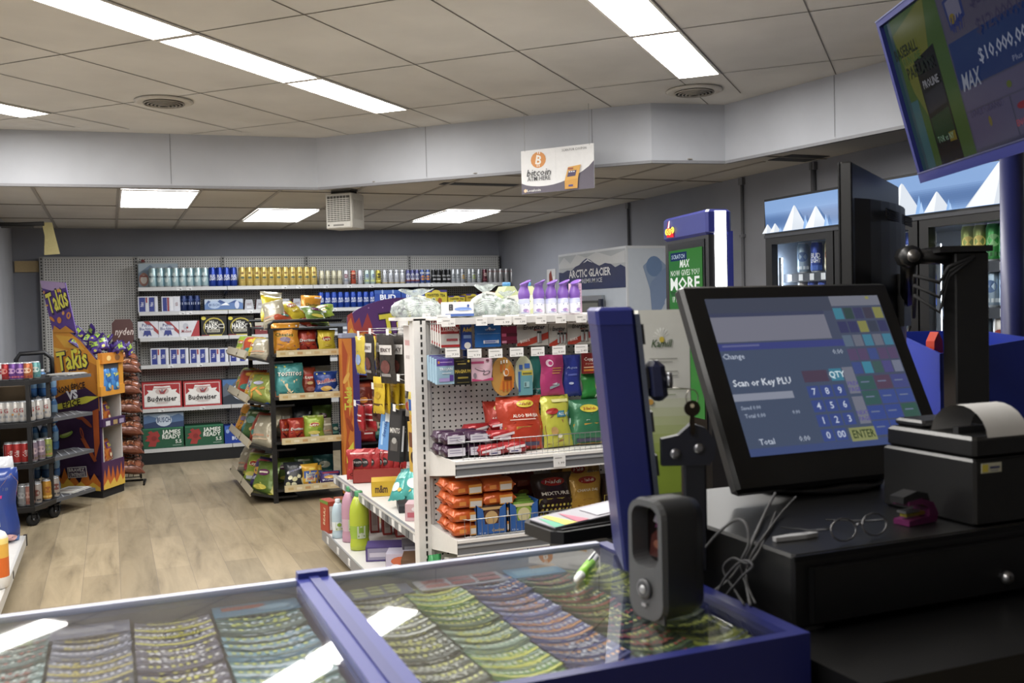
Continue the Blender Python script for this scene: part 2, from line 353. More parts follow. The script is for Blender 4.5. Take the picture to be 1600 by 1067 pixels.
# ------------------------------------------------------------------ hanging sign
P0=V((2.54,6.05,2.262)); P1=V((2.865,5.635,2.262)); w=(P1-P0).length; h=.282
t=thing('hanging_sign','white hanging placard with orange coin emblem and small yellow machine picture','sign',P0,math.atan2(P1.y-P0.y,P1.x-P0.x))
b=MB(); b.box(0,0,0,w,.003,h,'#e9e9ea','card')
arc=[(0,.2)]+[(i/14,.2-.11*math.sin(math.pi*i/14*1.15) if i<9 else None) for i in range(9)]
low=[(0,0),(.98,0)]
top=[(1,.62),(.93,.5),(.85,.41),(.75,.32),(.65,.25),(.55,.2),(.45,.165),(.35,.15),(.25,.15),(.15,.17),(.07,.2),(0,.25)]
ops=[('p',[(0,0),(1,0)]+top,'#5f5968'),('e',.245,.76,.105,.185,'#e08f3c'),('t','B',.25,.76,.2,'#f6f2ea',None,{'b':.05,'s':0,'r':-.2}),
 ('r',.235,.9,.012,.05,'#f6f2ea'),('r',.262,.89,.012,.05,'#f6f2ea'),('r',.225,.6,.012,.05,'#f6f2ea'),('r',.252,.6,.012,.05,'#f6f2ea'),
 ('t','bitcoin',.25,.475,.16,'#3c3c42',.34,{'b':.015,'s':.2}),('t','ATM HERE',.25,.335,.10,'#3c3c42',.32,{'b':0.01}),
 ('e',.06,.07,.022,.04,'#f0c9a0'),('t','Localcoin',.18,.07,.06,'#f2f2f2',.19,{'b':.02}),
 ('r',.49,.3,.002,.62,'#c9c9cc'),('t','SCAN FOR COUPON',.745,.915,.055,'#4a4a50',.33,{'b':.0}),
 ('p',[(.61,.03),(.78,.03),(.79,.25),(.61,.22)],'#d79a3a'),('p',[(.61,.22),(.79,.25),(.83,.55),(.66,.52)],'#e0a544'),('p',[(.645,.3),(.755,.31),(.775,.44),(.665,.43)],'#4b3f66'),
 ('r',.67,.4,.02,.02,'#ffffff'),('r',.7,.4,.02,.02,'#ffffff'),('r',.73,.4,.02,.02,'#ffffff'),('r',.66,.46,.07,.04,'#a3523a'),('r',.665,.08,.06,.04,'#4b4a8a')]
b.art(flat(y=-.0005),w,h,ops,.0006); b.build('board',t)
for x in (.03,w-.03):
    b=MB(); b.tube([(x,.0,h-.008),(x,0,UC-P0.z-.005)],.0012,'#b9b9b9','metal',5); b.build('hanging_wire',t)
# ================================================================== PRODUCT KITS
def can(name,h,r,body,label,cat,ops=None,rim='#c9ccd0',bands=None,n=14,kind='can'):
    b=MB(); k=r
    prof=[(k*.80,0),(k*.97,.012*h/.16),(k,.02*h/.16)]; cols=[rim,body]
    zs=[.02*h/.16,h*.88]
    if bands:
        for z,c in bands: prof.append((k,z*h)); cols.append(c)
        prof.append((k,h*.87)); cols.append(bands[-1][2] if len(bands[-1])>2 else body)
    else: prof.append((k,h*.87)); cols.append(body)
    prof+=[(k*.82,h*.97),(k*.84,h),(k*.78,h),(k*.76,h*.985)]; cols+=[body,rim,rim,rim]
    b.lathe(prof,cols,kind,n)
    if ops:
        fn=lambda a,z,e:V(((k+e)*math.sin((a-w/2)/k),-(k+e)*math.cos((a-w/2)/k),z)); w=math.pi*k*.9
        b.art(fn,w,h,ops,.0008,'card')
    return tag(b.build(name),label,cat)
def carton(name,w,d,h,base,ops,label,cat,side=None,top=None,kind='card',k2=None,sideops=None,parent=None,bev=0):
    b=MB(); b.box(-w/2,0,0,w/2,d,h,base,kind)
    e=.0008
    if side:
        b.add([(-w/2-e,0,0),(-w/2-e,d,0),(-w/2-e,d,h),(-w/2-e,0,h)],[(3,2,1,0)],side,kind); b.add([(w/2+e,0,0),(w/2+e,d,0),(w/2+e,d,h),(w/2+e,0,h)],[(0,1,2,3)],side,kind)
    if top: b.add([(-w/2,0,h+e),(w/2,0,h+e),(w/2,d,h+e),(-w/2,d,h+e)],[(0,1,2,3)],top,kind)
    if ops: b.art(flat(T(-w/2,0)),w,h,ops,.0009,'card')
    if sideops: b.art(lambda x,z,e:V((-w/2-.001-e,d-x,z)),d,h,sideops,.0009,'card')
    o=b.build(name,parent)
    return tag(o,label,cat) if label else o
def bag(name,w,h,t,base,ops,label,cat,kind='foil',seed=0,ny=12,nx=9,paint=None,gather=False,parent=None,crimp=.05):
    rnd=random.Random(seed); ph=[rnd.uniform(0,6.28) for _ in range(8)]
    def th(u,v):
        a=max(0,1-abs(2*u-1)**2.6); c=max(0,1-abs(2*v-1)**3.2) if not gather else max(0,(1-(2*min(v/.8,1)-1)**2)) if v<.8 else .05
        if crimp>1: return t/2*min(1,a*3)**.5*(min(1,c*3))**.5
        return t/2*(a**.6)*(c**.55)
    def pos(u,v,s,e=0):
        q=th(u,v); pin=1-(.07 if crimp<1 else 0)*math.sin(math.pi*v)
        if gather and v>.75: pin*=1-.75*min(1,(v-.75)/.15)+(.5 if v>.93 else 0)*(v-.93)/.07
        x=(u-.5)*w*pin+.006*math.sin(9*v+ph[0])*w/.2
        wr=(math.sin(13*u+7*v+ph[1])+math.sin(23*v-11*u+ph[2])*.6+math.sin(31*u+17*v+ph[3])*.4)*t*.022*min(1,q/(t*.2+1e-6))
        y=s*(q+wr+e); 
        if q<t*.06: y+=.004*math.sin(8*u*3.14+ph[4])
        return V((x,y,v*h))
    b=MB(); vs=[pos(i/nx,j/ny,-1) for j in range(ny+1) for i in range(nx+1)]; o=len(vs); vs+=[pos(i/nx,j/ny,1) for j in range(ny+1) for i in range(nx+1)]
    fs=[];cc=[]
    for s in (0,1):
        for j in range(ny):
            for i in range(nx):
                q=s*o+j*(nx+1)+i; f=(q,q+1,q+nx+2,q+nx+1); fs.append(f if s==0 else f[::-1])
                cc.append(paint((i+.5)/nx,(j+.5)/ny) if paint else base)
    b.add(vs,fs,lambda i:cc[i],kind,True)
    if ops:
        fn=lambda x,z,e:pos(x/w,z/h,-1,.0012+e)
        b.art(fn,w,h,ops,.0008,'gloss')
        # second pass for wrapped art uses the same surface
    ob=b.build(name,parent)
    return tag(ob,label,cat) if label else ob
def rowof(o,n,x0,x1,y,z,lab,grp,rz=0,jit=.0,first=True):
    out=[]
    for i in range(n):
        x=x0+(x1-x0)*(i/(n-1) if n>1 else 0); c=o if i==0 else dup(o,None)
        c.location=(x,y+random.uniform(-jit,jit),z); c.rotation_euler=(0,0,rz+random.uniform(-.3,.3)*(1 if jit else 0)); c['label']=lab(i); c['group']=grp; out.append(c)
    return out
# ================================================================== BACK WALL SHELVING
def m_peg(col,sp,rr,flip=False):
    def f(N,L,p):
        tc=N.new('ShaderNodeTexCoord'); s=N.new('ShaderNodeSeparateXYZ'); L.new(tc.outputs['Object'],s.inputs[0])
        def cell(o):
            a=N.new('ShaderNodeMath'); a.operation='DIVIDE'; L.new(o,a.inputs[0]); a.inputs[1].default_value=sp
            b_=N.new('ShaderNodeMath'); b_.operation='FRACT'; L.new(a.outputs[0],b_.inputs[0])
            c=N.new('ShaderNodeMath'); c.operation='SUBTRACT'; L.new(b_.outputs[0],c.inputs[0]); c.inputs[1].default_value=.5
            d=N.new('ShaderNodeMath'); d.operation='POWER'; L.new(c.outputs[0],d.inputs[0]); d.inputs[1].default_value=2; return d.outputs[0]
        ad=N.new('ShaderNodeMath'); ad.operation='ADD'; L.new(cell(s.outputs[1 if flip else 0]),ad.inputs[0]); L.new(cell(s.outputs[2]),ad.inputs[1])
        lt=N.new('ShaderNodeMath'); lt.operation='LESS_THAN'; L.new(ad.outputs[0],lt.inputs[0]); lt.inputs[1].default_value=rr*rr
        x=N.new('ShaderNodeMix'); x.data_type='RGBA'; L.new(lt.outputs[0],x.inputs[0]); x.inputs[6].default_value=(*lin(col),1); x.inputs[7].default_value=(.012,.012,.012,1); L.new(x.outputs[2],p.inputs['Base Color'])
    return f
PEGB=node_mat('pegboard_grey',m_peg('#cfcdc7',.0254,.24),.55)
PEGW=node_mat('pegboard_white',m_peg('#dad8d6',.0254,.17),.45)
PEGX=node_mat('pegboard_white_side',m_peg('#d2d0ce',.0254,.17,True),.45)
YB=11.15; YF=10.80
sec=[-.63,.27,1.15,2.05,3.24,4.36]
SH=[449.5,488,528.5,571.5,640,703]
zsh=[aty(225,y,YF).z for y in SH]
def shelf_bm(w,d,zt=0,lip='#c8c8c6',top='#b9b8b4',th=.03):
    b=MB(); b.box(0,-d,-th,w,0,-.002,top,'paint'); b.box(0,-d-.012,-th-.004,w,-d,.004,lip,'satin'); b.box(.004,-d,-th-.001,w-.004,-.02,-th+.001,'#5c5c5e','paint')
    # end brackets
    for x in (.004,w-.010): b.prism([(-d,-th),(-.0,-th-.07),(0,-.004),(-d,-.004)],x,x+.006,'#a4a3a0','paint',ax='x')
    return b
tags_px={0:[(291,0),(668,0)],}
units=[]
for i in range(5):
    x0,x1=sec[i],sec[i+1]; w=x1-x0
    lb=['tall grey pegboard wall bay, leftmost, with no shelves','grey wall shelving bay on the left holding red and white beer cases','grey wall shelving bay behind the snack rack with yellow cans on top','grey wall shelving bay behind the snack rack with cream cans on top','grey wall shelving bay nearest the right wall corner'][i]
    t=thing('wall_shelving_bay',lb,'shelving',(x0,YB,0))
    b=MB(); b.box(.0,0,.16,w,.02,2.135,'#a9a7a2',PEGB); b.box(0,-.004,2.13,w,.025,2.15,'#b4b2ad'); b.build('pegboard_panel',t)
    b=MB(); b.box(-.018,-.02,0,.018,.03,2.15,'#9d9b96'); 
    for k in range(60): b.box(-.006,-.022,.2+k*.0325,.006,-.0195,.217+k*.0325,'#101010','matte')
    b.build('upright',t)
    if i==4:
        b=MB(); b.box(w-.018,-.02,0,w,.03,2.15,'#9d9b96'); 
        for k in range(60): b.box(w-.012,-.022,.2+k*.0325,w-.003,-.0195,.217+k*.0325,'#101010','matte')
        b.build('upright',t)
    b=MB(); b.box(0,-.34,0,w,-.02,.125 if i else .12,'#2a2a2b','matte'); b.box(0,-.355,0.0,w,-.34,zsh[5]-.02,'#171717','matte'); b.build('base_plinth',t)
    if i==0: continue
    for si,z in enumerate(zsh):
        if i>=3 and si in(3,): z+=.0
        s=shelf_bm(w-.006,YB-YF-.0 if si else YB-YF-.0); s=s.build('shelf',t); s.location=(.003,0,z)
        random.seed(i*10+si)
        if si<5:
            for q in range(2 if i<3 else 3):
                x=random.uniform(.08,w-.12); c=MB(); c.box(0,0,0,.055,.0015,.034,'#e3e3e1','card'); c.art(flat(y=-.0002),.055,.034,[('r',.1,.6,.6,.1,'#999999'),('r',.5,.2,.35,.25,'#5a5a5a')],.0004)
                o=c.build('price_tag',s); o.location=(x,-(YB-YF)-.0145,-.034)
# ---- cans on the top shelf
YC=YF+.06
def X_at(px,py=440): return aty(px,py,YC).x
z=zsh[0]
tall=.205; rr_=.0395
kinds=[('teal',dict(body='#a9c4c6',ops=[('e',.35,.5,.22,.25,'#d9e6e4'),('r',.75,.1,.5,.8,'#4d86a0'),('t','Michelob',.5,.55,.10,'#2d4d66',.7,{'r':.0})])),
('blue',dict(body='#1f3f9e',ops=[('t','BUD',.5,.55,.14,'#f0f3fa',.5,{'b':.05}),('t','LIGHT',.5,.40,.13,'#f0f3fa',.6,{'b':.05})])),
('gold',dict(body='#cdb15a',ops=[('r',.15,.62,.7,.18,'#dcc985'),('e',.5,.68,.14,.06,'#8f6a2c'),('e',.5,.45,.17,.06,'#56644a'),('r',.2,.3,.6,.05,'#b08f3f')])),]
ck={}
ck['teal']=can('beer_can',tall,rr_,'#a7c3c5','','can',kinds[0][1]['ops'])
ck['blue']=can('beer_can',tall,rr_,'#1d3b9b','','can',kinds[1][1]['ops'],rim='#2c4a9c')
ck['gold']=can('beer_can',tall,rr_,'#c9ad56','','can',kinds[2][1]['ops'],rim='#d4c07e')
def xs(a,b,n,y=440): return X_at(a,y),X_at(b,y)
a,b_=xs(239,320.5,8); rowof(ck['teal'],8,a,b_,YC,z,lambda i:'pale teal tall can, %s of the eight from the left end of the top shelf'%ORD[i],'tall pale teal cans on the top shelf')
a,b_=xs(332,365,4); rowof(ck['blue'],4,a,b_,YC,z,lambda i:'royal blue tall can, %s of four between teal and yellow cans'%ORD[i],'tall royal blue cans on the top shelf')
a,b_=xs(378.5,490,11); rowof(ck['gold'],11,a,b_,YC,z,lambda i:'yellow tall can, %s from the left in the yellow run on the top shelf'%ORD[i],'tall yellow cans on the top shelf')
sh_=.165; rs=.0295
mix=[('cream',[503,512.5,522,531],'#b9b294',[('r',.1,.35,.8,.12,'#5b5a45'),('r',.1,.62,.8,.06,'#d9d5c0')]),
 ('pale grey and red',[541],'#b9b9be',[('e',.5,.6,.25,.14,'#8b4a55'),('r',.1,.25,.8,.1,'#8790a0')]),
 ('orange-red',[552.5],'#b5462c',[('e',.5,.55,.25,.16,'#5a2418'),('r',.0,.75,1,.06,'#e6c9a0')]),
 ('white and red',[563],'#c9c9d0',[('r',.1,.5,.35,.3,'#a33c48'),('r',.55,.3,.35,.3,'#4b5e88')]),
 ('pale green',[573.5,582.5],'#a9c0b4',[('e',.5,.6,.25,.12,'#6f7fa8'),('r',.1,.2,.8,.14,'#c9d48a')]),
 ('yellow-green',[591.5],'#b0a030',[('e',.5,.6,.3,.16,'#3c3a1c'),('r',.1,.2,.8,.1,'#e6d95a')]),
 ('white black-topped',[601.5,611,620,629],'#c2c4c8',[('r',0,.78,1,.08,'#2c2d33'),('r',.3,.35,.4,.3,'#3a4354'),('t','W',.5,.5,.16,'#e8e8e8',.3),('r',0,.08,1,.06,'#b59a5c')]),
 ('navy and silver',[638,645,652],'#4a4b7c',[('e',.5,.5,.3,.25,'#b9bac8'),('r',0,.2,1,.1,'#8b3c34')]),
 ('blue and orange',[660,669],'#39508f',[('e',.5,.42,.32,.16,'#d98a35'),('r',.1,.68,.8,.14,'#c4c9d6')]),
 ('black',[678,686,694,701],'#1c1c1e',[('t','White',.5,.55,.12,'#dcdcdc',.7,{'s':.3}),('r',.25,.25,.5,.12,'#a9a9a9')]),
 ('silver',[709,716,734,749],'#a9acae',[('e',.5,.5,.28,.16,'#6d7478'),('r',.1,.2,.8,.06,'#7f8b92')]),
 ('grey and gold',[723],'#9ea0a2',[('e',.5,.45,.3,.14,'#c9962e'),('r',.1,.7,.8,.07,'#4d4f52')]),
 ('grey and lime',[740],'#a5a8a6',[('e',.5,.45,.3,.14,'#8fa33c'),('r',.1,.7,.8,.07,'#4d4f52')]),
 ('maroon',[758],'#5c2630',[('e',.5,.6,.25,.12,'#c9a9a0'),('r',.1,.2,.8,.1,'#8b3c48')]),
 ('silver red-topped',[767,774.5,783,792,801],'#a5a3a2',[('r',0,.76,1,.1,'#8b2c28'),('r',.35,.2,.3,.45,'#70605c')]),
 ('plain grey',[810,818],'#9a9a98',[('r',.2,.3,.6,.3,'#b9b9b5')])]
for nm,px,body,ops in mix:
    o=can('drink_can',sh_,rs,body,'','can',ops)
    for i,p in enumerate(px):
        c=o if i==0 else dup(o,None); c.location=(X_at(p),YC+.01,zsh[0]); c.rotation_euler=(0,0,random.uniform(-.25,.25))
        art_='an' if nm[0]=='o' else 'a'
        c['label']=('short %s can on the top shelf right of the cream cans'%nm if len(px)==1 else 'short %s can, %s from the left in its run on the top shelf'%(nm,ORD[i])) if nm!='cream' else 'short cream can, %s from the left beside the yellow run on the top shelf'%ORD[i]
        if len(px)>1: c['group']='short %s cans on the top shelf'%nm
# light blue case behind the first cans and red clip
def span(x0,x1,y0,y1,q): 
    A=aty(x0,y1,q); B=aty(x1,y1,q); C_=aty(x0,y0,q); return A.x,B.x,C_.z
x0,x1,zt=span(217,279,412,448,YF+.14); o=carton('beer_case',x1-x0,.18,zt-zsh[0],'#7f9099',[('r',0,.55,1,.45,'#9fb0ba'),('p',[(0,.6),(.3,.95),(.5,.7),(.8,.92),(1,.65),(1,.5),(0,.5)],'#6c8296'),('e',.13,.35,.12,.28,'#a06a58'),('e',.13,.35,.08,.18,'#d9cdc0'),('r',.04,.45,.18,.06,'#8b2c24')],'grey-blue beer case with mountain print standing behind the pale teal cans','box'); o.location=((x0+x1)/2,YF+.14,zsh[0])
q=aty(223,408,YB-.03); b=MB(); b.box(-.018,-.03,-.015,.018,.0,.015,'#7c2018','plastic'); b.box(-.014,.0,-.012,.014,.02,.012,'#3a1512'); b.tube([(0,-.03,0),(0,-.05,0)],.006,'#9b2a20'); tag(b.build('red_clip',loc=q),'small dark red clip on the pegboard above the left end of the top shelf','clip')
# ---- second shelf
z=zsh[1]; Y2=YF+.03
def px_box(x0,x1,ytop,si,base,ops,label,name='beer_case',cat='box',d=.2,yq=None,group=None,**k):
    yq=yq or Y2; zz=zsh[si]; A=aty(x0,SH[si]-2,yq); B=aty(x1,SH[si]-2,yq); T_=aty((x0+x1)/2,ytop,yq)
    o=carton(name,B.x-A.x,d,max(.03,T_.z-zz-.002),base,ops,label,cat,**k); o.location=((A.x+B.x)/2,yq,zz+.001)
    if group: o['group']=group
    return o
PBR=[('r',0,0,.06,1,'#c9cad6'),('r',.06,.04,.3,.9,'#27368c'),('t','Pabst',.20,.5,.2,'#e9e9f2',.24,{'r':1.5708}),('r',.4,.03,.14,.94,'#d6d7de'),('r',.56,.04,.26,.9,'#2a3a92'),('t','Pabst',.68,.5,.2,'#e9e9f2',.22,{'r':1.5708}),('r',.40,.6,.07,.34,'#a8343c'),('r',.86,.02,.14,.96,'#d9dae0'),('r',0,.94,1,.06,'#d9dae0')]
px_box(216,247,463,1,'#c9cad6',PBR,'blue and white four-can carrier at the left end of the second shelf',group='blue and white can carriers on the second shelf',name='can_carrier',cat='can pack')
px_box(253,282,463,1,'#c9cad6',[('r',.06,.04,.22,.9,'#27368c'),('r',.3,.04,.1,.9,'#9a3a44'),('r',.45,.05,.18,.9,'#e6e6ea'),('r',.66,.03,.3,.94,'#dadbe2'),('t','BEER',.8,.5,.16,'#8a4a50',.2,{'r':1.5708}),('r',0,.94,1,.06,'#e2e2e6')],'blue, red and white four-can carrier, second on the second shelf',group='blue and white can carriers on the second shelf',name='can_carrier',cat='can pack')
o=can('beer_can',.165,.036,'#182a5c','','can',[('r',.1,.42,.8,.16,'#b9c3da'),('r',.1,.7,.8,.06,'#3c5592')],rim='#39496c')
a,b_=aty(287.5,480,Y2).x,aty(308,480,Y2).x
rowof(o,3,a,b_,Y2+.04,z,lambda i:'navy can, %s of three beside the carriers on the second shelf'%ORD[i],'three navy cans on the second shelf')
px_box(320,380,467,1,'#39538f',[('r',0,.1,1,.55,'#5878ae'),('p',[(0,.5),(.1,.9),(.25,.6),(.4,.95),(.6,.6),(.8,.9),(1,.6),(1,1),(0,1)],'#b5c3d4'),('e',.25,.5,.16,.33,'#a9bdd8'),('t','BUSCH',.25,.5,.22,'#34508c',.26,{'b':.04}),('p',[(.4,.45),(.55,.7),(.65,.45)],'#eef2f6'),('e',.84,.48,.06,.35,'#c9cfe0'),('r',0,0,1,.08,'#8d8b58')],'long blue mountain-print beer case on the second shelf')
o6=None
for i,(a,b_) in enumerate([(382,397),(399.5,415),(420,435),(440,455),(457,472),(475,491)]):
    A=aty(a,480,Y2); B=aty(b_,480,Y2); w=B.x-A.x; h=aty(a,468,Y2).z-z
    if o6 is None:
        m=MB(); 
        m.add([(-w/2,0,0),(w/2,0,0),(w/2,.14,0),(-w/2,.14,0),(-w*.36,.02,h),(w*.36,.02,h),(w*.36,.12,h),(-w*.36,.12,h)],[(3,2,1,0),(4,5,6,7),(0,1,5,4),(1,2,6,5),(2,3,7,6),(3,0,4,7)],lambda i:['#8d2f34','#6a3034','#a2a2a6','#7c1f28','#888888','#7c1f28'][i],'card')
        fn=lambda x,zz,e:V((x-w/2+ (0),zz/h*.02-e,zz)); m.art(fn,w,h,[('t','Smirnoff',.5,.6,.2,'#6a3038',.5,{'r':.1}),('r',.25,.2,.5,.15,'#c6c6ca')],.001)
        o6=tag(m.build('can_carrier'),'','can pack'); c=o6
    else: c=dup(o6,None)
    c.location=((A.x+B.x)/2,Y2,z); c['label']='silver and dark red tapered carrier, %s of six on the second shelf'%ORD[i]; c['group']='tapered silver carriers on the second shelf'
BL=can('beer_can',.175,.036,'#1b3f9c','','can',[('t','BUD',.5,.58,.13,'#e9eef8',.5,{'b':.05}),('t','LIGHT',.5,.42,.12,'#e9eef8',.6,{'b':.05})],rim='#3a5aa8')
ZB=aty(545,483,Y2).z
a,b_=aty(503,480,Y2).x,aty(583,480,Y2).x
rowof(BL,9,a,b_,Y2+.04,z-.0,lambda i:'bright blue can, %s from the left in the second-shelf run behind the header'%ORD[i],'bright blue cans on the second shelf right bay')
BUDL=[('r',0,.8,1,.2,'#2f5ab0'),('e',.3,.9,.03,.14,'#9db4e0'),('e',.7,.9,.03,.14,'#9db4e0'),('t','BUD',.5,.58,.3,'#f2f5fb',.6,{'b':.06}),('t','LIGHT',.5,.22,.3,'#f2f5fb',.7,{'b':.06})]
px_box(586,627,453,1,'#1e46a8',BUDL,'royal blue case with big white lettering behind the purple header on the second shelf',d=.24)
px_box(628,664,453,1,'#1e46a8',BUDL,'second royal blue case, partly hidden by the clear gathered bag',d=.24)
TT=[('r',0,.86,1,.14,'#4a3c86'),('e',.5,.86,.2,.14,'#d9c23a'),('t','TWISTED TEA',.5,.68,.17,'#2a2416',.84,{'b':.05,'arc':.05}),('r',.3,.15,.16,.36,'#d8d8b8'),('r',.33,.2,.1,.26,'#5d7a3a'),('e',.66,.3,.1,.2,'#a8552a'),('r',0,0,1,.05,'#b7a02c')]
px_box(665,699,453,1,'#d6c02c',TT,'bright yellow case with a purple top on the second shelf left of two lower ones',d=.22)
px_box(701,727,462,1,'#d6c02c',TT,'lower yellow and purple case, second from left on the second shelf',d=.2)
px_box(729,752,459,1,'#cfae2c',TT,'narrow yellow case behind the upright clear bags on the second shelf',d=.2)
px_box(755,800,455,1,'#5a2a2a',[('r',0,.6,1,.4,'#8b5a3a'),('t','CIDER',.5,.4,.3,'#d9cdb0',.6)],'dark red case at the right end of the second shelf',d=.2)
# ---- third shelf
WHT=[('p',[(0,1),(.28,1),(1,.18),(1,.42),(.55,1)],'#a33a3c'),('r',.2,.1,.62,.0,'#ffffff'),('e',.45,.52,.32,.28,'#dcdde6'),('t','Pabst',.42,.78,.18,'#2c3a80',.42),('t','Blue Ribbon',.42,.56,.17,'#2c3a80',.66),('p',[(.3,.45),(.6,.45),(.66,.1),(.53,.2),(.45,.08),(.37,.2),(.24,.1)],'#343f8c')]
px_box(216,248,502,2,'#d4d4da',WHT,'white beer case with a blue ribbon print at the left end of the third shelf')
px_box(248.5,280,502,2,'#d4d4da',WHT,'second white ribbon-print beer case on the third shelf')
px_box(280.5,312,501,2,'#d6d6da',[('p',[(.55,0),(1,0),(1,1),(.92,1)],'#b0343a'),('e',.32,.66,.14,.2,'#b7b9c2'),('t','Molson',.35,.36,.2,'#a02c34',.5,{'s':.3}),('e',.4,.58,.05,.07,'#a02c34')],'white and red beer case right of the ribbon-print cases on the third shelf')
HRD=[('r',0,.94,1,.06,'#3a3320'),('e',.5,.42,.42,.5,'#b9a63a'),('e',.5,.38,.39,.47,'#1a1916'),('e',.1,.88,.09,.09,'#d8c83c'),('t','Mikes',.48,.68,.16,'#ece9da',.34,{'s':.2}),('t','HARD',.4,.48,.24,'#f3f0e6',.5,{'b':.06}),('r',.67,.38,.22,.2,'#e9e6da'),('r',.69,.41,.18,.14,'#22201c'),('r',.22,.18,.5,.16,'#b7b2a0'),('t','LEMONADE',.47,.26,.1,'#3a3630',.44),('r',.3,.0,.5,.06,'#c9b53a'),('r',0,0,.3,.06,'#8a3030')]
px_box(315,355,493,2,'#171612',HRD,'black and yellow lemonade case on the third shelf, left one of the pair')
px_box(357,397,493,2,'#171612',HRD,'black and yellow lemonade case on the third shelf, right one behind the snack rack')
for i,(a,b_) in enumerate([(399,430),(431,462),(463,494)]): px_box(a,b_,497,2,'#7a2a2c',[('r',0,.55,1,.45,'#b9b2a0'),('t','ALE',.5,.4,.3,'#d9d0b0',.5)],'dark red and tan case, %s behind the top bags of the snack rack'%ORD[i],group='dark red cases on the third shelf')
# ---- fourth shelf carriers
for i,(a,b_) in enumerate([(236,265),(266,296),(297,327),(328,358),(359,389),(390,420),(421,450)]):
    px_box(a,b_-1,544,3,'#c9cad6',PBR,'blue and white can carrier, %s from the left on the fourth shelf'%ORD[i],group='blue and white can carriers on the fourth shelf',name='can_carrier',cat='can pack')
# ---- fifth shelf
BW=[('r',.045,.07,.91,.87,'#e6e2dc'),('r',.06,.09,.88,.83,'#b22a2e'),('p',[(.06,.5),(.16,.62),(.12,.72),(.26,.7),(.3,.86),(.5,.84),(.7,.86),(.74,.7),(.88,.72),(.84,.62),(.94,.5),(.94,.24),(.5,.14),(.06,.24)],'#e9e5df'),('r',.06,.09,.88,.14,'#e6e2dc'),('e',.5,.66,.17,.13,'#c9b5ae'),('p',[(.42,.72),(.5,.62),(.64,.78),(.55,.55),(.45,.56)],'#a8383a'),('t','A',.5,.66,.16,'#6a5a70',.09),('t','Budweiser',.5,.38,.2,'#2a2226',.74,{'b':.04}),('r',.3,.24,.4,.02,'#b9b0aa'),('r',.36,.19,.28,.015,'#c9a0a0'),('r',.28,.78,.44,.015,'#b04a4c'),('t','Salutem',.2,.93,.04,'#e9d9d0',.2)]
px_box(223,285,597,4,'#b22a2e',BW,'red and white beer case with script lettering, left one on the fifth shelf',d=.25,side='#8f2426')
px_box(287.5,347,595,4,'#b22a2e',BW,'red and white beer case with script lettering, right one on the fifth shelf',d=.25,side='#8f2426')
px_box(349,412,592,4,'#56657c',[('r',0,.75,1,.25,'#4a72a8'),('p',[(0,.7),(.1,.88),(.2,.72),(.34,.95),(.5,.7),(.64,.86),(.8,.66),(1,.8),(1,0),(0,0)],'#5d6672'),('p',[(0,.3),(.2,.42),(.4,.25),(.6,.4),(1,.25),(1,0),(0,0)],'#343c46'),('e',.52,.5,.3,.36,'#dfe6ee'),('t','BUSCH',.52,.56,.26,'#1c2c50',.62,{'b':.05}),('t','ICE',.52,.33,.2,'#3b66ad',.3,{'b':.03,'sp':1.3})],'grey mountain-print case with a pale round emblem on the fifth shelf',d=.25)
px_box(413,470,600,4,'#4a3a3a',[('r',0,.6,1,.3,'#8a7a60')],'dark brown case on the fifth shelf hidden behind the snack rack',d=.26)
px_box(192,219,600,4,'#8f2c28',[('r',.1,.4,.8,.3,'#c9c0b4')],'small red case at the far left behind the bun rack',d=.0+.2,yq=YF+.1) if False else None
# ---- bottom deck
JR=[('r',0,.93,1,.07,'#2f7a54'),('p',[(.12,.12),(.3,.1),(.33,.3),(.42,.34),(.36,.5),(.42,.62),(.36,.85),(.25,.8),(.2,.88),(.12,.8),(.18,.7),(.06,.6),(.12,.55),(.04,.4),(.17,.36)],'#a83430'),('e',.27,.5,.07,.12,'#8d2a28'),('t','JAMES',.7,.78,.2,'#e6eadf',.46,{'b':.06}),('t','READY',.7,.55,.2,'#e6eadf',.46,{'b':.06}),('t','5.5',.87,.3,.17,'#e6eadf',.15,{'b':.04}),('r',.72,.1,.22,.03,'#9fb8a4')]
a=px_box(224,287.5,668,5,'#1f5a3c',JR,'dark green case with red beast, left one on the bottom deck under a blue case',d=.25)
px_box(290,350,664,5,'#1f5a3c',JR,'dark green case with red beast, right one on the bottom deck',d=.25)
zt=aty(256,668,Y2).z
A=aty(225,668,Y2); B=aty(287.5,668,Y2); o=carton('beer_case',B.x-A.x,.25,aty(256,645,Y2).z-zt-.004,'#4c6690',[('r',0,.65,1,.35,'#8fa6c0'),('p',[(0,.8),(.12,.9),(.3,.7),(.5,.9),(.7,.75),(.88,.92),(1,.7),(1,0),(0,0)],'#54729c'),('p',[(0,.3),(.3,.45),(.6,.3),(1,.4),(1,0),(0,0)],'#2c4168'),('e',.5,.5,.2,.42,'#c6d3e2'),('t','BUSCH',.5,.55,.34,'#26406e',.34,{'b':.05})],'blue mountain-print case lying on top of the left dark green case','box'); o.location=((A.x+B.x)/2,Y2,zt+.001)
px_box(352,408,664,5,'#1c3fa0',[('r',0,.75,1,.25,'#3a64c0'),('t','BUD LIGHT',.55,.3,.2,'#e6ecf8',.7,{'b':.05}),('e',.08,.7,.05,.12,'#8fa9dc')],'royal blue case on the bottom deck behind the snack rack',d=.25)
px_box(409,470,668,5,'#2a3038',[('r',0,.3,1,.3,'#55606c')],'dark case on the bottom deck hidden behind the snack rack',d=.25)
# right bay, lower shelves partially hidden: few cases so the shelves are not bare
for i,(a,b_,c) in enumerate([(500,560,'#6c7078'),(565,625,'#34507c')]): px_box(a,b_,505,2,c,[('r',.1,.3,.8,.3,'#c9ccd0')],['grey','blue'][i]+' case on the third shelf behind the purple header',d=.22)
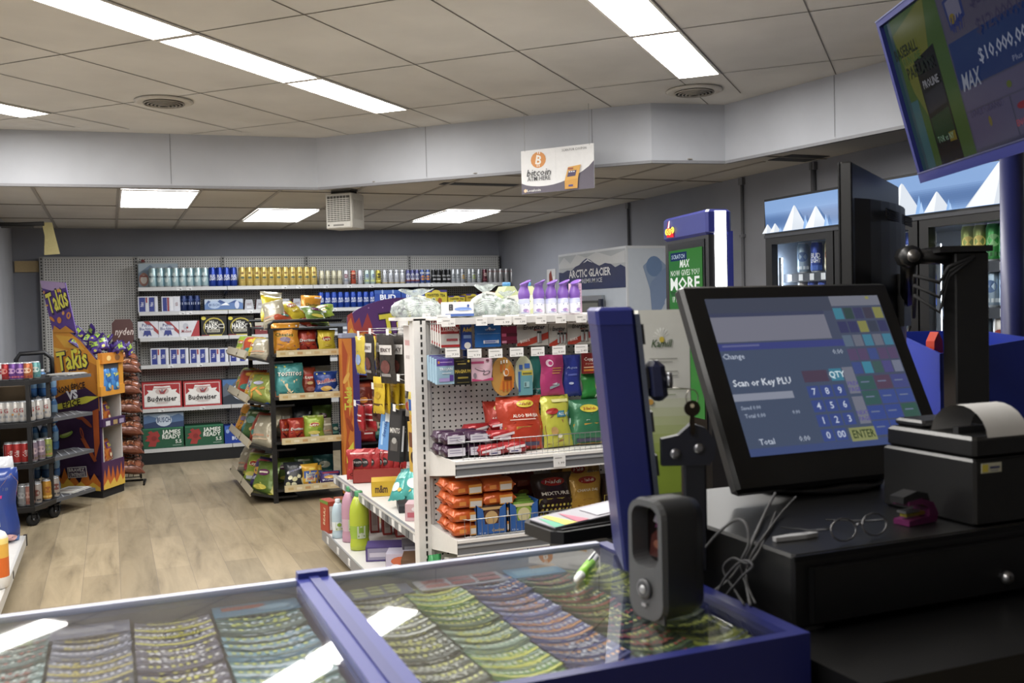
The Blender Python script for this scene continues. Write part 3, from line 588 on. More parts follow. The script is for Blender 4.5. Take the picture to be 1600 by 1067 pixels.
# ================================================================== SNACK DISPLAY (cardboard, left)
A_=V((-.11,9.0,0)); Lw=V((-.46,9.36,0)); Rw=V((.06,9.30,0))
ml=math.atan2(A_.y-Lw.y,A_.x-Lw.x); mr=math.atan2(Rw.y-A_.y,Rw.x-A_.x)
t=thing('cardboard_snack_display','tall purple and orange cardboard snack display with flames, beside the black can rack','display',A_)
wl=(A_-Lw).length; hl=1.40
ML=MX.Translation(Lw-A_)@MX.Rotation(ml,4,'Z'); fl=lambda a,z,e:ML@V((a,-e,z))
def vv(y): return (777-y)*.00538/hl
def uu(x): return (x-97)/59
b=MB()
out=[(0,.07/hl),(1,.07/hl),(1,vv(563)),(.62,vv(530)),(.4,vv(517)),(0,vv(512))]
b.prism([(u*wl,v*hl) for u,v in out],0,.02,'#3c2350','card',M=ML)
S=lambda pts:[(uu(x),vv(y)) for x,y in pts]
OR='#d98c1e'
ops=[('p',S([(97,512),(120,517),(134,530),(156,563),(156,640),(135,636),(97,655)]),OR),
('p',S([(100,520),(125,524),(140,545),(112,540)]),'#e3a52e'),('p',S([(140,560),(156,570),(156,600),(146,590)]),'#bb6e14'),('p',S([(97,560),(103,590),(100,625),(97,630)]),'#b96a18'),
('p',S([(120,585),(150,580),(156,612),(140,628),(128,600)]),'#c4761b'),('p',S([(97,540),(118,545),(104,556)]),'#eab648'),
('t','Takis',uu(123),vv(560),.115,'#2e1a3c',.72,{'b':.12,'r':.12}),('t','Takis',uu(122),vv(559.5),.11,'#e6dc3a',.7,{'b':.05,'r':.12}),('e',uu(127),vv(546),.05,.014,'#e6dc3a'),
('t','NON ÉPICE',uu(119),vv(604),.035,'#2a1a22',.68,{'b':.05,'r':.16}),('r',uu(99),vv(612),.6,.003,'#5a3420'),
('p',S([(97,622),(112,612),(140,604),(156,618),(156,700),(97,700)]),'#3a1f45'),
('t','VS',uu(121),vv(615),.05,'#f1eef4',.26,{'b':.1,'r':.15}),('p',S([(97,632),(140,617),(158,617),(140,628),(104,639),(98,638)]),'#d9d23a'),('t','ÉPICE',uu(120),vv(629),.036,'#2a1a22',.42,{'b':.05,'r':.16}),
('p',S([(97,640),(156,640),(156,742),(97,742)]),'#33193f'),('p',S([(148,640),(156,636),(156,690),(149,720)]),'#b3501e'),('e',uu(128),vv(650),.13,.012,'#8e3a1e',-.3),('e',uu(139),vv(657),.16,.014,'#94401f',-.6),
('e',uu(133),vv(675),.035,.035,'#a9481f',.3),('e',uu(133),vv(675),.012,.022,'#33193f',.3),('p',S([(131,684),(136,682),(152,718),(148,720)]),'#a34a22'),
('e',uu(112),vv(678),.16,.018,'#8fb53c',.3),('e',uu(112),vv(677),.11,.010,'#c5d878',.3),('p',S([(104,672),(120,666),(119,673),(105,679)]),'#33193f'),
('p',S([(97,765),(97,738),(103,750),(108,732),(114,752),(120,742),(128,756),(137,728),(142,750),(148,738),(156,752),(156,765)]),'#d0701e'),('p',S([(97,765),(97,755),(106,758),(112,748),(122,760),(130,752),(138,760),(146,752),(156,760),(156,765)]),'#e0b43a'),
('p',S([(112,731),(138,727),(139,744),(113,748)]),'#d8d4d0'),('p',S([(113.2,732.2),(137,728.5),(137.8,742.8),(114,746.5)]),'#402548'),('t','BRAVEZ',uu(125),vv(734),.02,'#e8e4e0',.36,{'b':.04,'r':.08}),('t','L\'INTENSITÉ',uu(126),vv(741),.02,'#e8e4e0',.36,{'b':.04,'r':.08})]
b.art(fl,wl,hl,ops,.0008); b.build('side_panel',t)
b=MB(); hd=[(uu(82),vv(433)),(uu(116),vv(438)),(uu(129),vv(518)),(uu(97),vv(516))]
b.prism([(u*wl,v*hl) for u,v in hd],.001,.01,'#5a3a8e','card',M=ML)
b.art(fl,wl,hl,[('p',S([(82,433),(116,438),(117,446),(98,450),(84,445)]),'#b79ac4'),('t','Takis',uu(105),vv(465),.13,'#2e1a3c',.5,{'b':.12,'r':.3}),('t','Takis',uu(104.5),vv(464.5),.12,'#e6dc4a',.48,{'b':.05,'r':.3}),('e',uu(107),vv(450),.03,.012,'#e6a23a'),
 ('e',uu(97),vv(495),.07,.01,'#d98230',-.6),('e',uu(107),vv(497),.05,.02,'#d98230',.2),('e',uu(120),vv(490),.05,.022,'#d98a3a',-.3),('e',uu(120),vv(490),.02,.012,'#5a3a8e',-.3),('e',uu(113),vv(486),.03,.012,'#e09a48',-.4),('e',uu(91),vv(473),.035,.006,'#d9a050'),('e',uu(88),vv(452),.025,.01,'#c97f50'),
 ('p',S([(98,516),(100,505),(108,512),(116,506),(128,517)]),'#c9821e')],.0008); b.build('header_card',t)
# product face
wr=(Rw-A_).length; MRt=MX.Rotation(mr,4,'Z'); fr=lambda a,z,e:MRt@V((a,-e,z)); D_=.26
dl=(Lw-A_).normalized(); dr=(Rw-A_).normalized(); SK=MX(((dr.x,dl.x,0,dr.x*.03),(dr.y,dl.y,0,dr.y*.03),(0,0,1,0),(0,0,0,1))); wr0=wr; wr=wr-.03; D_=.38
b=MB(); 
for x0,x1 in((0,.015),(wr-.015,wr)): b.box(x0,0,.07,x1,D_,1.16,'#c9c6c2','card',SK)
b.box(0,D_*.6,.07,wr,D_*.6+.01,1.16,'#b9b6b2','card',SK)
for z in (.28,.60,.86): b.box(0,0,z-.01,wr,D_,z,'#b0aca8','card',SK)
b.build('tray_column',t); wr=wr0
b=MB(); b.box(-.002,-.01,.07,wr,.0,.30,'#4a2550','card',MRt)
b.art(lambda a,z,e:MRt@V((a,-.01-e,z)),wr,.3,[('p',[(0,.23),(1,.23),(1,.8),(.92,.5),(.85,.9),(.75,.5),(.66,.82),(.55,.45),(.45,.85),(.35,.5),(.25,.9),(.15,.5),(.08,.8),(0,.5)],'#c8601e'),('p',[(0,.23),(1,.23),(1,.45),(.9,.35),(.8,.55),(.6,.32),(.5,.5),(.3,.33),(.2,.5),(0,.34)],'#e2b83e')]); b.build('front_skirt',t)
b=MB(); b.box(-.01,-.035,.60,wr,0,.665,'#3e2450','card',MRt)
b.art(lambda a,z,e:MRt@V((a,-.035-e,z+.6)),wr,.065,[('r',.08,.1,.2,.6,'#c9c2c9'),('r',.42,.1,.2,.6,'#a88a5a'),('r',.7,.1,.22,.6,'#9c8fb0')]); b.build('tray_front',t)
b=MB(); b.box(-.02,-.03,.86,wr+.02,0,.94,'#d18a22','card',MRt); b.box(-.02,-.02,.94,.05,0,1.17,'#d99428','card',MRt); b.box(wr-.05,-.02,.94,wr+.02,0,1.17,'#cf8820','card',MRt); b.box(.0,-.04,1.13,wr,.0,1.22,'#c97a1c','card',MRt)
b.art(lambda a,z,e:MRt@V((a,-.04-e,z+1.13)),wr,.09,[('e',.3,.5,.1,.25,'#e8c070'),('e',.7,.5,.12,.3,'#8a5a2a')]); b.build('orange_surround',t)
b=MB(); b.box(.05,-.015,1.08,wr-.05,-.002,1.13,'#4a4a50','card',MRt); b.build('hang_strip',t)
b=MB(); Pp=[(Lw-A_).xy,V((0,0)),(Rw-A_).xy,(Rw-A_+V((-.2,.18,0))).xy,(Lw-A_+V((.1,.2,0))).xy]; b.prism([(p[0],p[1]) for p in Pp],0,.07,'#141216','matte',ax='z'); b.build('base_plinth',t)
b=MB(); b.prism([(p[0]*.98,p[1]*.98+.012) for p in Pp],1.11,1.14,'#c07a20','card',ax='z'); b.build('top_tray',t)
def tk(seed,base,o2): return bag('snack_bag',.13,.19,.06,base,[('r',.1,.55,.8,.3,'#5a2f86'),('e',.5,.3,.35,.2,o2),('t','Takis',.5,.7,.14,'#e3e04a',.6,{'b':.05}),('e',.4,.25,.15,.1,'#e9d9b0')],'','snack bag',seed=seed)
grp='purple and orange snack packs in the cardboard display'
tb=tk(3,'#d0742a','#a33a24'); k=0
for zz,lab in ((.61,'middle'),(.285,'lower')):
    for i in range(2):
        o=tb if k==0 else dup(tb,None); p=A_+MRt@V((.10+.12*i,.0,zz))+dl*.07; o.location=p; o.rotation_euler=(R(-12),0,mr+random.uniform(-.2,.2)); o['label']='purple and orange snack pack, %s one in the %s tray of the cardboard display'%(['left','right'][i],lab); o['group']=grp; k+=1
bb=bag('snack_bag',.115,.2,.04,'#3f7fc4',[('e',.5,.6,.35,.2,'#2a5aa0'),('t','Takis',.5,.72,.14,'#e3e04a',.7,{'b':.05,'r':.2}),('e',.5,.25,.2,.12,'#6fb8e0'),('e',.55,.15,.12,.05,'#d9b870')],'','snack bag',seed=4)
for i in range(2):
    o=bb if i==0 else dup(bb,None); o.location=A_+MRt@V((.1+.125*i,-.025,.89)); o.rotation_euler=(R(-4),0,mr); o['label']='bright blue snack pack hanging in the orange display frame, %s one'%['left','right'][i]; o['group']='blue snack packs in the cardboard display'
sm=bag('snack_bag',.10,.12,.045,'#3a2468',[('r',.1,.55,.8,.3,'#8fae3c'),('e',.5,.3,.35,.2,'#5a3fa0'),('e',.6,.25,.15,.1,'#d9d46a')],'','snack bag',seed=9)
random.seed(5); k=0
for j in range(5):
    for i in range(4):
        u=.12+.24*i+random.uniform(-.04,.04); base=Lw.lerp(A_,min(1,.45+.16*j)) if j<4 else A_.lerp(Rw,.45)
        p=base+V((.02+.055*i,.05+.05*i,1.19+.05*(3-abs(i-1.5))*(1-.12*j)+.035-.02*j))
        o=sm if k==0 else dup(sm,None); o.location=p; o.rotation_euler=(random.uniform(-1.3,.6),random.uniform(-.7,.7),random.uniform(-1.5,1.5)); k+=1
        o['label']='small dark purple and lime snack pack heaped on top of the cardboard display'; o['group']='small purple packs heaped on the display top'
# brown sign of the bun rack, bun rack
t=thing('bakery_wire_rack','slim wire rack of packaged buns with a brown rounded header sign','rack',(.10,9.62,0))
b=MB(); W_='#2b2928'
for x in (-.10,.10): b.tube([(x,.12,.03),(x,.12,1.3)],.008,W_)
b.tube([(-.14,-.12,.01),(-.14,.16,.01),(.14,.16,.01),(.14,-.12,.01)],.009,W_); b.tube([(.14,-.12,.01),(.14,-.12,.06)],.006,W_); b.tube([(-.1,.12,1.3),(.1,.12,1.3)],.008,W_)
b.build('wire_frame',t)
tz=[1.0,.81,.64,.44,.27,.09]
for z in tz:
    b=MB(); b.tube([(-.11,.12,z+.09),(-.11,-.10,z-.01),(.11,-.10,z-.01),(.11,.12,z+.09)],.005,W_); b.tube([(-.11,-.10,z-.01),(-.1,-.12,z+.05),(.1,-.12,z+.05),(.11,-.10,z-.01)],.004,W_)
    for x in (-.07,-.03,.01,.05): b.tube([(x,.12,z+.09),(x,-.10,z-.01)],.003,W_,n=5)
    b.tube([(.11,.0,z+.04),(.13,-.05,z+.13),(.05,-.1,z+.15),(-.05,-.11,z+.14)],.003,W_,n=5)
    b.build('wire_shelf',t)
b=MB(); b.prism([(-.09,1.28),(.07,1.28),(.085,1.32),(.08,1.46),(.06,1.50),(-.07,1.50),(-.1,1.46),(-.1,1.32)],.09,.10,'#4a2622','card'); b.art(lambda a,z,e:V((a-.1,.09-e,z+1.28)),.2,.22,[('t','nyden',.52,.5,.3,'#c9b8b0',.8,{'s':.3})]); o=b.build('header_sign',t)
t.rotation_euler=(0,0,-.1)
o=None
for i,z in enumerate(tz):
    for j in range(2):
        if o is None:
            o=bag('bun_bag',.24,.17,.10,'#6e3a26',[('e',.3,.5,.2,.3,'#a0603c'),('e',.7,.5,.2,.3,'#8a4c30'),('r',.35,.2,.3,.55,'#3a2a26'),('r',.38,.45,.24,.18,'#d0a080')],'','bread bag',seed=21); c=o
        else: c=dup(o,None)
        c.location=(.12,9.52+.02*j-.06*(1-j),z+.045+.055*j); c.rotation_euler=(R(-62),R(9),.1+.1*j); c['label']='bag of brown buns on the wire rack, %s tier from the top, %s one'%(ORD[i],['front','rear'][j]); c['group']='bagged buns on the wire rack'
# ================================================================== BLACK CAN RACK ON CASTERS
t=thing('can_rack','black four-shelf rack on casters loaded with cans at the left edge','rack',(-.88,8.05,0))
X0,X1,Yn,Yf=0,.40,0,.78; BK='#17171a'
lev=[1.075,.765,.462,.145]
for x,y in ((X0+.02,Yn+.02),(X1-.1,Yn+.0),(X1+.02,Yn+.28),(X0+.02,Yf),(X1,Yf)): b=MB(); b.box(x-.014,y-.014,.10,x+.014,y+.014,1.09,BK,'plastic'); b.build('corner_post',t)
b=MB(); b.box(X0,Yn,.10,X1-.08,Yn+.02,.13,BK,'plastic'); b.build('base_bar',t)
for z in lev:
    b=MB(); pts=[(X0,Yn-.02),(X1-.08,Yn-.02),(X1+.05,Yn+.27),(X1+.05,Yf),(X0,Yf)]
    b.prism(pts,z-.035,z-.005,BK,'plastic',ax='z'); b.prism([(x,y-.002) for x,y in pts],z-.005,z,'#2a2a2d','plastic',ax='z'); b.build('shelf',t)
    b=MB(); b.prism([(X1+.03,Yn+.24),(X1+.32,Yn+.66),(X1+.16,Yn+.86),(X1+.02,Yn+.7)],z-.03,z-.005,'#55565a','paint',ax='z'); 
    for k in range(5): b.prism([(X1+.04+.05*k,Yn+.27+.07*k),(X1+.05+.05*k,Yn+.27+.07*k+.005),(X1-.05+.05*k+.05,Yn+.6+.05*k),(X1-.06+.05*k+.05,Yn+.6+.05*k)],z-.005,z-.002,'#8b8c8f','paint',ax='z')
    b.build('side_wing_shelf',t)
for i,z in enumerate(lev[:3]):
    b=MB()
    for k in range(4): b.tube([(X1+.02,Yn+.30,z-.06-.05*k),(X1+.02,Yf,z-.06-.05*k)],.003,'#26262a',n=5)
    b.tube([(X1-.08,Yn-.01,z-.27),(X1-.08,Yn-.01,z)],.004,'#26262a',n=5); b.build('wire_guard',t)
b=MB(); b.tube([(X1-.23,Yf,1.07),(X1-.23,Yf,1.2),(X1-.2,Yf,1.245),(X1-.02,Yf,1.25),(X1+.03,Yf,1.2),(X1+.03,Yf,1.07)],.018,BK,'plastic'); b.build('push_handle',t)
def caster(x,y,g):
    r_=thing('caster','black swivel wheel','wheel',(0,0,0)) if False else None
    b=MB(); M=MX.Translation(V((x,y,.045)))@MX.Rotation(g,4,'Z')@MX.Rotation(R(90),4,'X'); b.lathe([(.03,-.018),(.045,-.014),(.045,.014),(.03,.018)],'#121214','rubber',18,M); b.lathe([(.012,-.022),(.012,.022)],'#55565a','metal',10,M)
    o=b.build('caster',t); b=MB(); b.box(-.022,-.03,.02,-.019,.03,.065,'#2b2c30','metal',MX.Translation(V((x,y,.03)))@MX.Rotation(g,4,'Z')); b.box(.019,-.03,.02,.022,.03,.065,'#2b2c30','metal',MX.Translation(V((x,y,.03)))@MX.Rotation(g,4,'Z')); b.box(-.022,-.03,.062,.022,.03,.072,'#2b2c30','metal',MX.Translation(V((x,y,.03)))@MX.Rotation(g,4,'Z')); b.build('fork',o)
caster(X1-.1,Yn+.02,.5); caster(X1+.03,Yn+.27,.8); caster(X0+.05,Yn+.02,.2); caster(X0+.05,Yf-.05,.2); caster(X1,Yf-.05,.4)
b=MB(); b.tube([(X1-.1,Yn+.02,.115),(X1+.03,Yn+.27,.115)],.018,BK,'plastic'); b.add([(X1-.035,Yn+.12,.135),(X1-.01,Yn+.165,.135),(X1-.01,Yn+.165,.1),(X1-.035,Yn+.12,.1)],[(0,1,2,3)],'#c9a0a0'); b.build('caster_bar',t)
# cans on it
def rackcans(lv,spec,h,r_,lab,y0=8.10,rows=2):
    z=lev[lv]+.002; n=0
    for s_i,(nm,px,body,ops) in enumerate(spec):
        o=can('drink_can',h,r_,body,'','can',ops,n=12); k=0
        for i,p in enumerate(px):
            for rw in range(rows):
                x=aty(p,700,y0).x; yy=y0+max(0,(x+.58))*1.9+rw*.085
                x=x+(yy-y0)*math.tan(YAW-math.atan((800-p)/F))
                if x<-.84: continue
                c=o if k==0 else dup(o,None); c.location=(x,yy,z); c.rotation_euler=(0,0,random.uniform(-.4,.4)); k+=1
                c['label']='%s can on the %s black rack shelf, %s, %s'%(nm,lab,'near row' if rw==0 else 'second row',ORD[n+i]+' from left'); c['group']='%s cans on the %s rack shelf'%(nm,lab)
        n+=len(px)
O1=lambda c1,c2:[('e',.5,.55,.3,.16,c1),('r',.1,.15,.8,.1,c2)]
rackcans(0,[('white and red',[3],'#cfcbcc',O1('#9b3440','#b9b9bd')),('red',[13],'#a8282c',O1('#d98a80','#7c1a20')),('purple',[25,36],'#6a3f8e',O1('#c79ac9','#b0506a')),('orange',[48],'#b5623a',O1('#e2c0a0','#8b2c2a')),('teal',[60],'#5f9a9a',O1('#c9dcd9','#3c7484'))],.125,.036,'top')
rackcans(1,[('white',[4,15,26,38,50,62,74],'#c6c3bf',[('t','G',.5,.6,.2,'#a03a3c',.3,{'b':.04}),('r',.2,.25,.6,.12,'#8b8f96'),('e',.3,.4,.08,.05,'#c98a3a')])],.15,.034,'second')
rackcans(2,[('red and silver',[13,26,39],'#b3302e',[('r',.0,.1,.35,.8,'#b9b6b8'),('t','Coke',.65,.5,.2,'#e9e2e0',.5,{'r':1.5,'s':.3})]),('mauve',[51,63],'#8b7a8c',O1('#b9a0a8','#6a5a50')),('lime',[74],'#8f9c4c',O1('#6f7a5a','#a07a4a'))],.15,.034,'third')
rackcans(3,[('silver',[32],'#8b8d90',O1('#9a9ca0','#76787c')),('salmon',[43],'#b5786a',O1('#c99a8c','#8b4a40')),('striped',[55,83],'#a39a94',O1('#6e3c36','#4a4a50')),('amber',[70],'#c28a2e',O1('#9c5a1e','#d9b25a'))],.15,.034,'bottom')
# papers on the wing shelves
for z,nm in ((lev[0],'top'),(lev[3],'bottom')):
    b=MB()
    for k in range(3): b.box(-.1-.01*k,-.14+.01*k,.003*k,.08-.01*k,.13,.003*k+.0025,['#b9b7b2','#a9a49a','#c2c0bb'][k],'card'); 
    b.art(lambda a,c,e:V((a-.1,c-.12,.0085+e)),.16,.22,[('r',.1,.6,.8,.25,'#8f8d8a'),('r',.1,.1,.8,.35,'#9d938a')])
    o=tag(b.build('leaflet_stack'),'loose leaflets lying on the %s side wing shelf of the black rack'%nm,'papers'); o.location=(-.88+X1+.16,8.05+.60,z); o.rotation_euler=(0,0,-.5)
# water bottle packs and carton behind the rack
def waterpack(x,y,z,lab):
    t2=thing('water_bottle_pack',lab,'bottled water',(x,y,z)); b=MB()
    for i in range(3):
        for j in range(2):
            M=MX.Translation(V((.035+.07*i,.035+.07*j,0))); b.lathe([(.03,0),(.034,.01),(.034,.06),(.031,.07),(.034,.08),(.034,.15),(.025,.18),(.012,.2)],['#3a6fae','#3a6fae','#2c5a9c','#7fa8cc','#7fa8cc','#3f78b8','#5a8cc0','#5a8cc0'],'gloss',10,M)
            
    b.build('bottles',t2); b=MB()
    for i in range(3):
        for j in range(2): b.lathe([(.014,.2),(.014,.218)],'#d9dce0','plastic',8,MX.Translation(V((.035+.07*i,.035+.07*j,0))))
    b.build('caps',t2)
for k in range(5): waterpack(-.64,8.92,.0+.222*k,'shrink-wrapped blue water bottles behind the black rack, %s layer from the floor'%ORD[k])
for k in range(3): carton('cardboard_box',.22,.4,.32,'#7a6448',[('r',0,.48,1,.03,'#a38d68'),('r',.1,.1,.3,.2,'#5c4c36')],'plain brown cardboard box stacked behind the black rack, %s from the floor'%ORD[k],'box').location=(-.77,8.95,.33*k)
# ================================================================== LEFT GONDOLA (only its base shelf shows)
t=thing('floor_shelving','white gondola base shelf running along the left edge of the frame','shelving',(-.95,4.2,0))
b=MB(); b.box(0,0,.10,.385,2.85,.135,'#d0cfcc','paint'); b.box(.385,0,.075,.4,2.85,.137,'#c4c4c2','satin'); b.box(0,0,0,.35,2.85,.10,'#9a9a98','paint'); b.build('base_shelf',t)
b=MB(); b.box(0,0,.135,.02,2.85,1.3,'#c9c7c3',PEGX); b.build('pegboard_panel',t)
b=MB(); b.box(.385,2.83,.07,.405,2.86,.14,'#1b1b1c','plastic'); b.build('end_cap',t)
for y in (.9,1.9): b=MB(); b.box(.4,y,.085,.403,y+.03,.125,'#2a2a2c','plastic'); b.build('rail_clip',t)
o=bag('tissue_pack',.30,.46,.2,'#27408f',[('r',0,.62,1,.04,'#c93a86'),('p',[(0,.66),(1,.66),(1,1),(0,1)],'#c9d3e0'),('p',[(.6,.66),(.9,.95),(1,.8),(1,.66)],'#c9a08a'),('t','C',.62,.42,.12,'#eef2f8',.16,{'s':.2}),('t','18',.8,.74,.04,'#4a5a8a',.1),('p',[(0,0),(1,0),(1,.2),(.5,.12),(0,.25)],'#5a7fc0'),('e',.85,.08,.12,.05,'#d9a8a8')],'blue and white tissue pack with a magenta band on the left base shelf','tissue pack',seed=31,kind='gloss',crimp=9)
p=atz(26,846,.137); o.location=(p.x-.14,p.y+.05,.137)
o=bag('tissue_pack',.24,.5,.2,'#c9ccd2',[('r',.1,.7,.8,.2,'#dfe2e6'),('r',.2,.3,.5,.25,'#aab3c4')],'plain white tissue pack standing behind the blue one on the left base shelf','tissue pack',seed=32,kind='gloss',crimp=9); o.location=(p.x-.15,p.y+.3,.137)
t=thing('cleaner_bottle','white squeeze bottle with yellow and orange label on the left base shelf','bottle',(0,0,0))
p=atz(15,916,.137); t.location=(p.x-.055,p.y,.137)
b=MB(); b.lathe([(.05,0),(.058,.01),(.058,.06),(.058,.16),(.058,.23),(.058,.26),(.045,.285),(.02,.3)],['#dcdad6','#dcdad6','#d9621e','#e0a83c','#e6cf74','#d9d6d0','#e2e0dc','#e2e0dc'],'plastic',20); b.build('bottle_body',t)
b=MB(); b.lathe([(.02,.3),(.02,.315),(.024,.316),(.022,.345),(.01,.35)],'#e4e2de','plastic',14); b.build('cap',t)
# ================================================================== SNACK BAG RACK
t=thing('snack_bag_rack','black tubular snack rack with cream price rails, loaded with chip bags','rack',(1.18,8.05,0))
BKR='#161617'; RX,RY=.56,1.30
zt_=[1.205,.86,.505,.125]
for x,y in ((0,0),(RX,0),(0,RY),(RX,RY)): b=MB(); b.box(x-.018,y-.018,0,x+.018,y+.018,1.40,BKR,'plastic'); b.build('corner_post',t)
b=MB(); b.tube([(-.01,0,1.36),(-.01,0,1.43),(.02,-.02,1.455),(RX,-.02,1.455),(RX,RY,1.455),(0,RY,1.455),(-.01,RY,1.40)],.014,BKR,'plastic'); b.build('top_rail',t)
b=MB(); b.box(.1,.44,.05,RX,.46,1.40,'#0d0d0e','matte'); b.box(.17,.46,.05,.19,RY,1.40,'#0d0d0e','matte'); b.build('back_panel',t)
for k,z in enumerate(zt_):
    b=MB(); b.box(.0,-.06,z-.03,RX,.44,z-.012,'#1b1b1c','plastic'); b.build('shelf',t)
    r_=MB(); r_.box(.03+.01*k,-.085,z-.032,RX-.0,-.06,z+.018,'#c9b98f','card'); 
    r_.art(lambda a,c,e:V((a+.03+.01*k,-.085-e,z-.032+c)),RX-.04,.05,[('r',.05+.13*i,.3,.08,.4,['#bda36a','#d8cdb0','#b9905c','#d9cfae','#c2a878','#d5c9a6','#b99c66'][i]) for i in range(7)]); r_.build('price_rail',t)
    zz=z-.02 if k else 1.19
    b=MB(); b.prism([(-.20,zz-.02),(.0,zz-.07),(.17,zz-.07),(.17,zz-.055),(0,zz-.055),(-.19,zz)],-.0,RY+.02,'#1b1b1c','plastic',M=MX(((1,0,0,0),(0,1,0,0),(0,0,1,0),(0,0,0,1)))); b.build('side_basket',t)
    for (ya,yb) in ((.0,.52),(.56,RY)):
        r_=MB(); r_.prism([(-.215,zz-.015),(-.20,zz-.035),(-.175,zz+.02),(-.19,zz+.04)],ya,yb,'#a3987f','card'); r_.box(-.214,yb-.01,zz-.01,-.20,yb,zz+.01,'#3a352c','card'); r_.build('side_price_rail',t)
# bags: name -> base, ops
def logo(s,c,x=.5,y=.6,h=.13,w=.75,o='#1c1c1c',**k):
    d={'b':.09}; d.update(k); e={'b':.04}; e.update(k); return [('t',s,x+.006,y-.006,h*1.04,o,w*1.03,d),('t',s,x,y,h,c,w,e)]
CB={}
CB['cheese']=('#d98f22',[('p',[(0,0),(1,0),(1,.32),(.8,.24),(.6,.36),(.4,.26),(.2,.3),(0,.16)],'#2c4a9c'),('r',.62,.86,.3,.05,'#d9d9e4')]+logo('Cheetos','#2b2016',.5,.60,.12,.66,'#e6cf4a')+[('e',.5,.44,.2,.08,'#8a7a94'),('e',.38,.2,.07,.03,'#d98a3a',.5),('e',.6,.16,.08,.03,'#d99a4a',-.4),('e',.75,.24,.06,.03,'#d98a3a',.9),('e',.2,.12,.06,.03,'#d98a3a',.2),('e',.48,.09,.06,.03,'#e0a24a',1.2)])
CB['red']=('#a8301f',[('r',.0,.92,1,.08,'#8a2418'),('p',[(.1,.3),(.5,.1),(.9,.3),(.8,.36),(.5,.2),(.2,.36)],'#5a1814')]+logo('Doritos','#e9e4dc',.5,.5,.12,.8,'#1c1414')+[('p',[(.3,.42),(.5,.36),(.7,.42),(.5,.3)],'#c9682a'),('p',[(.38,.72),(.5,.88),(.62,.72)],'#c9501f')])
CB['yellow']=('#d3ba2a',[('r',0,.93,1,.07,'#c0a720'),('e',.5,.58,.3,.12,'#d9b53a'),('e',.5,.58,.26,.1,'#a92a22')]+logo('Lays','#efe6c8',.5,.58,.1,.42,'#7a1c18')+[('e',.5,.28,.22,.06,'#bfa32e'),('r',.35,.27,.3,.02,'#8a7a2a')])
CB['teal']=('#3f8f8f',[('r',0,.9,1,.1,'#3a8078'),('r',.05,.86,.35,.05,'#b9b04a'),('p',[(.2,.5),(.8,.5),(.66,.08),(.52,.03),(.4,.1)],'#cdb48a'),('p',[(.27,.46),(.73,.46),(.6,.13),(.52,.08),(.45,.14)],'#dfcba2'),('p',[(.0,.2),(.2,.1),(.25,0),(0,0)],'#a0603a'),('e',.8,.2,.08,.04,'#2d7474')]+logo('TOSTITOS','#f1f0e6',.5,.66,.11,.84,'#1e2a30'))
CB['bbq']=('#8f3a26',[('p',[(0,.3),(1,.45),(1,.72),(0,.66)],'#c9b9a0'),('e',.4,.64,.34,.13,'#b32e24')]+logo('Lays','#efe6d8',.42,.64,.1,.5,'#5a1814')+[('e',.5,.2,.3,.09,'#a8685a'),('e',.5,.42,.22,.06,'#d3b078')])
CB['ridge']=('#25408f',[('p',[(0,.86),(1,.92),(1,1),(0,1)],'#33508f'),('r',.1,.86,.4,.06,'#c9c23a'),('p',[(0,.12),(.3,.3),(.7,.24),(1,.36),(1,0),(0,0)],'#d3d6de'),('e',.5,.24,.24,.11,'#d9a84a'),('e',.55,.27,.16,.06,'#e6c47a')]+logo('Ruffles','#b02a30',.5,.58,.16,.85,'#eeeef2',r=.12))
CB['lime']=('#8fa832',[('r',0,.92,1,.08,'#b9c47a'),('e',.5,.6,.28,.1,'#d9c23a'),('e',.5,.6,.24,.08,'#a92a22')]+logo('Lays','#efe6c8',.5,.6,.1,.44,'#7a1c18')+[('e',.5,.26,.3,.08,'#c9bb5a'),('r',.3,.1,.4,.1,'#c9ccd0'),('e',.8,.4,.1,.06,'#5f8a2c')])
CB['cream']=('#a39a82',[('p',[(0,0),(1,0),(1,.55),(0,.5)],'#7a4a3a'),('r',.15,.6,.7,.1,'#d9d3bf'),('r',.1,.3,.8,.06,'#b98a6a'),('r',.15,.2,.7,.04,'#c9b090')])
CB['greenteal']=('#2f5f5a',[('e',.5,.6,.3,.14,'#b9b9a0'),('r',.1,.2,.8,.16,'#6a9a8a')])
CB['popcorn']=('#2b2f33',[('p',[(0,0),(1,0),(1,.4),(.7,.5),(.3,.46),(0,.3)],'#b9b98a'),('e',.3,.36,.12,.08,'#d9d6b0'),('e',.55,.3,.14,.09,'#cfcc9a'),('e',.75,.4,.1,.07,'#d9d6b0'),('e',.2,.12,.12,.08,'#cfcc9a'),('e',.5,.1,.14,.08,'#dcd9b4'),('p',[(.1,.5),(.9,.72),(.9,.82),(.1,.6)],'#c9c9cf')]+logo('popcorn','#3b3f8a',.5,.66,.07,.6,'#c9c9cf',r=.25))
CB['puffs']=('#d3a02a',[('r',.1,.08,.8,.6,'#3a5aa8'),('r',.2,.2,.55,.4,'#c9c9b0')]+logo('CHEESE','#3a4a9a',.48,.5,.12,.5,'#e6e2c8')+logo('balls','#c04a2a',.48,.34,.12,.4,'#e6e2c8')+[('e',.6,.76,.2,.05,'#e0c84a'),('e',.3,.1,.1,.04,'#e08a3a'),('e',.7,.12,.1,.04,'#e08a3a')])
CB['purple']=('#4a3a7a',[('p',[(0,0),(1,0),(1,.35),(0,.3)],'#c9cad4'),('e',.5,.52,.3,.12,'#d9a84a')]+logo('Ruffles','#c9c9d6',.5,.3,.12,.8,'#2a1f5a')+[('r',.1,.8,.8,.1,'#a83a4a')])
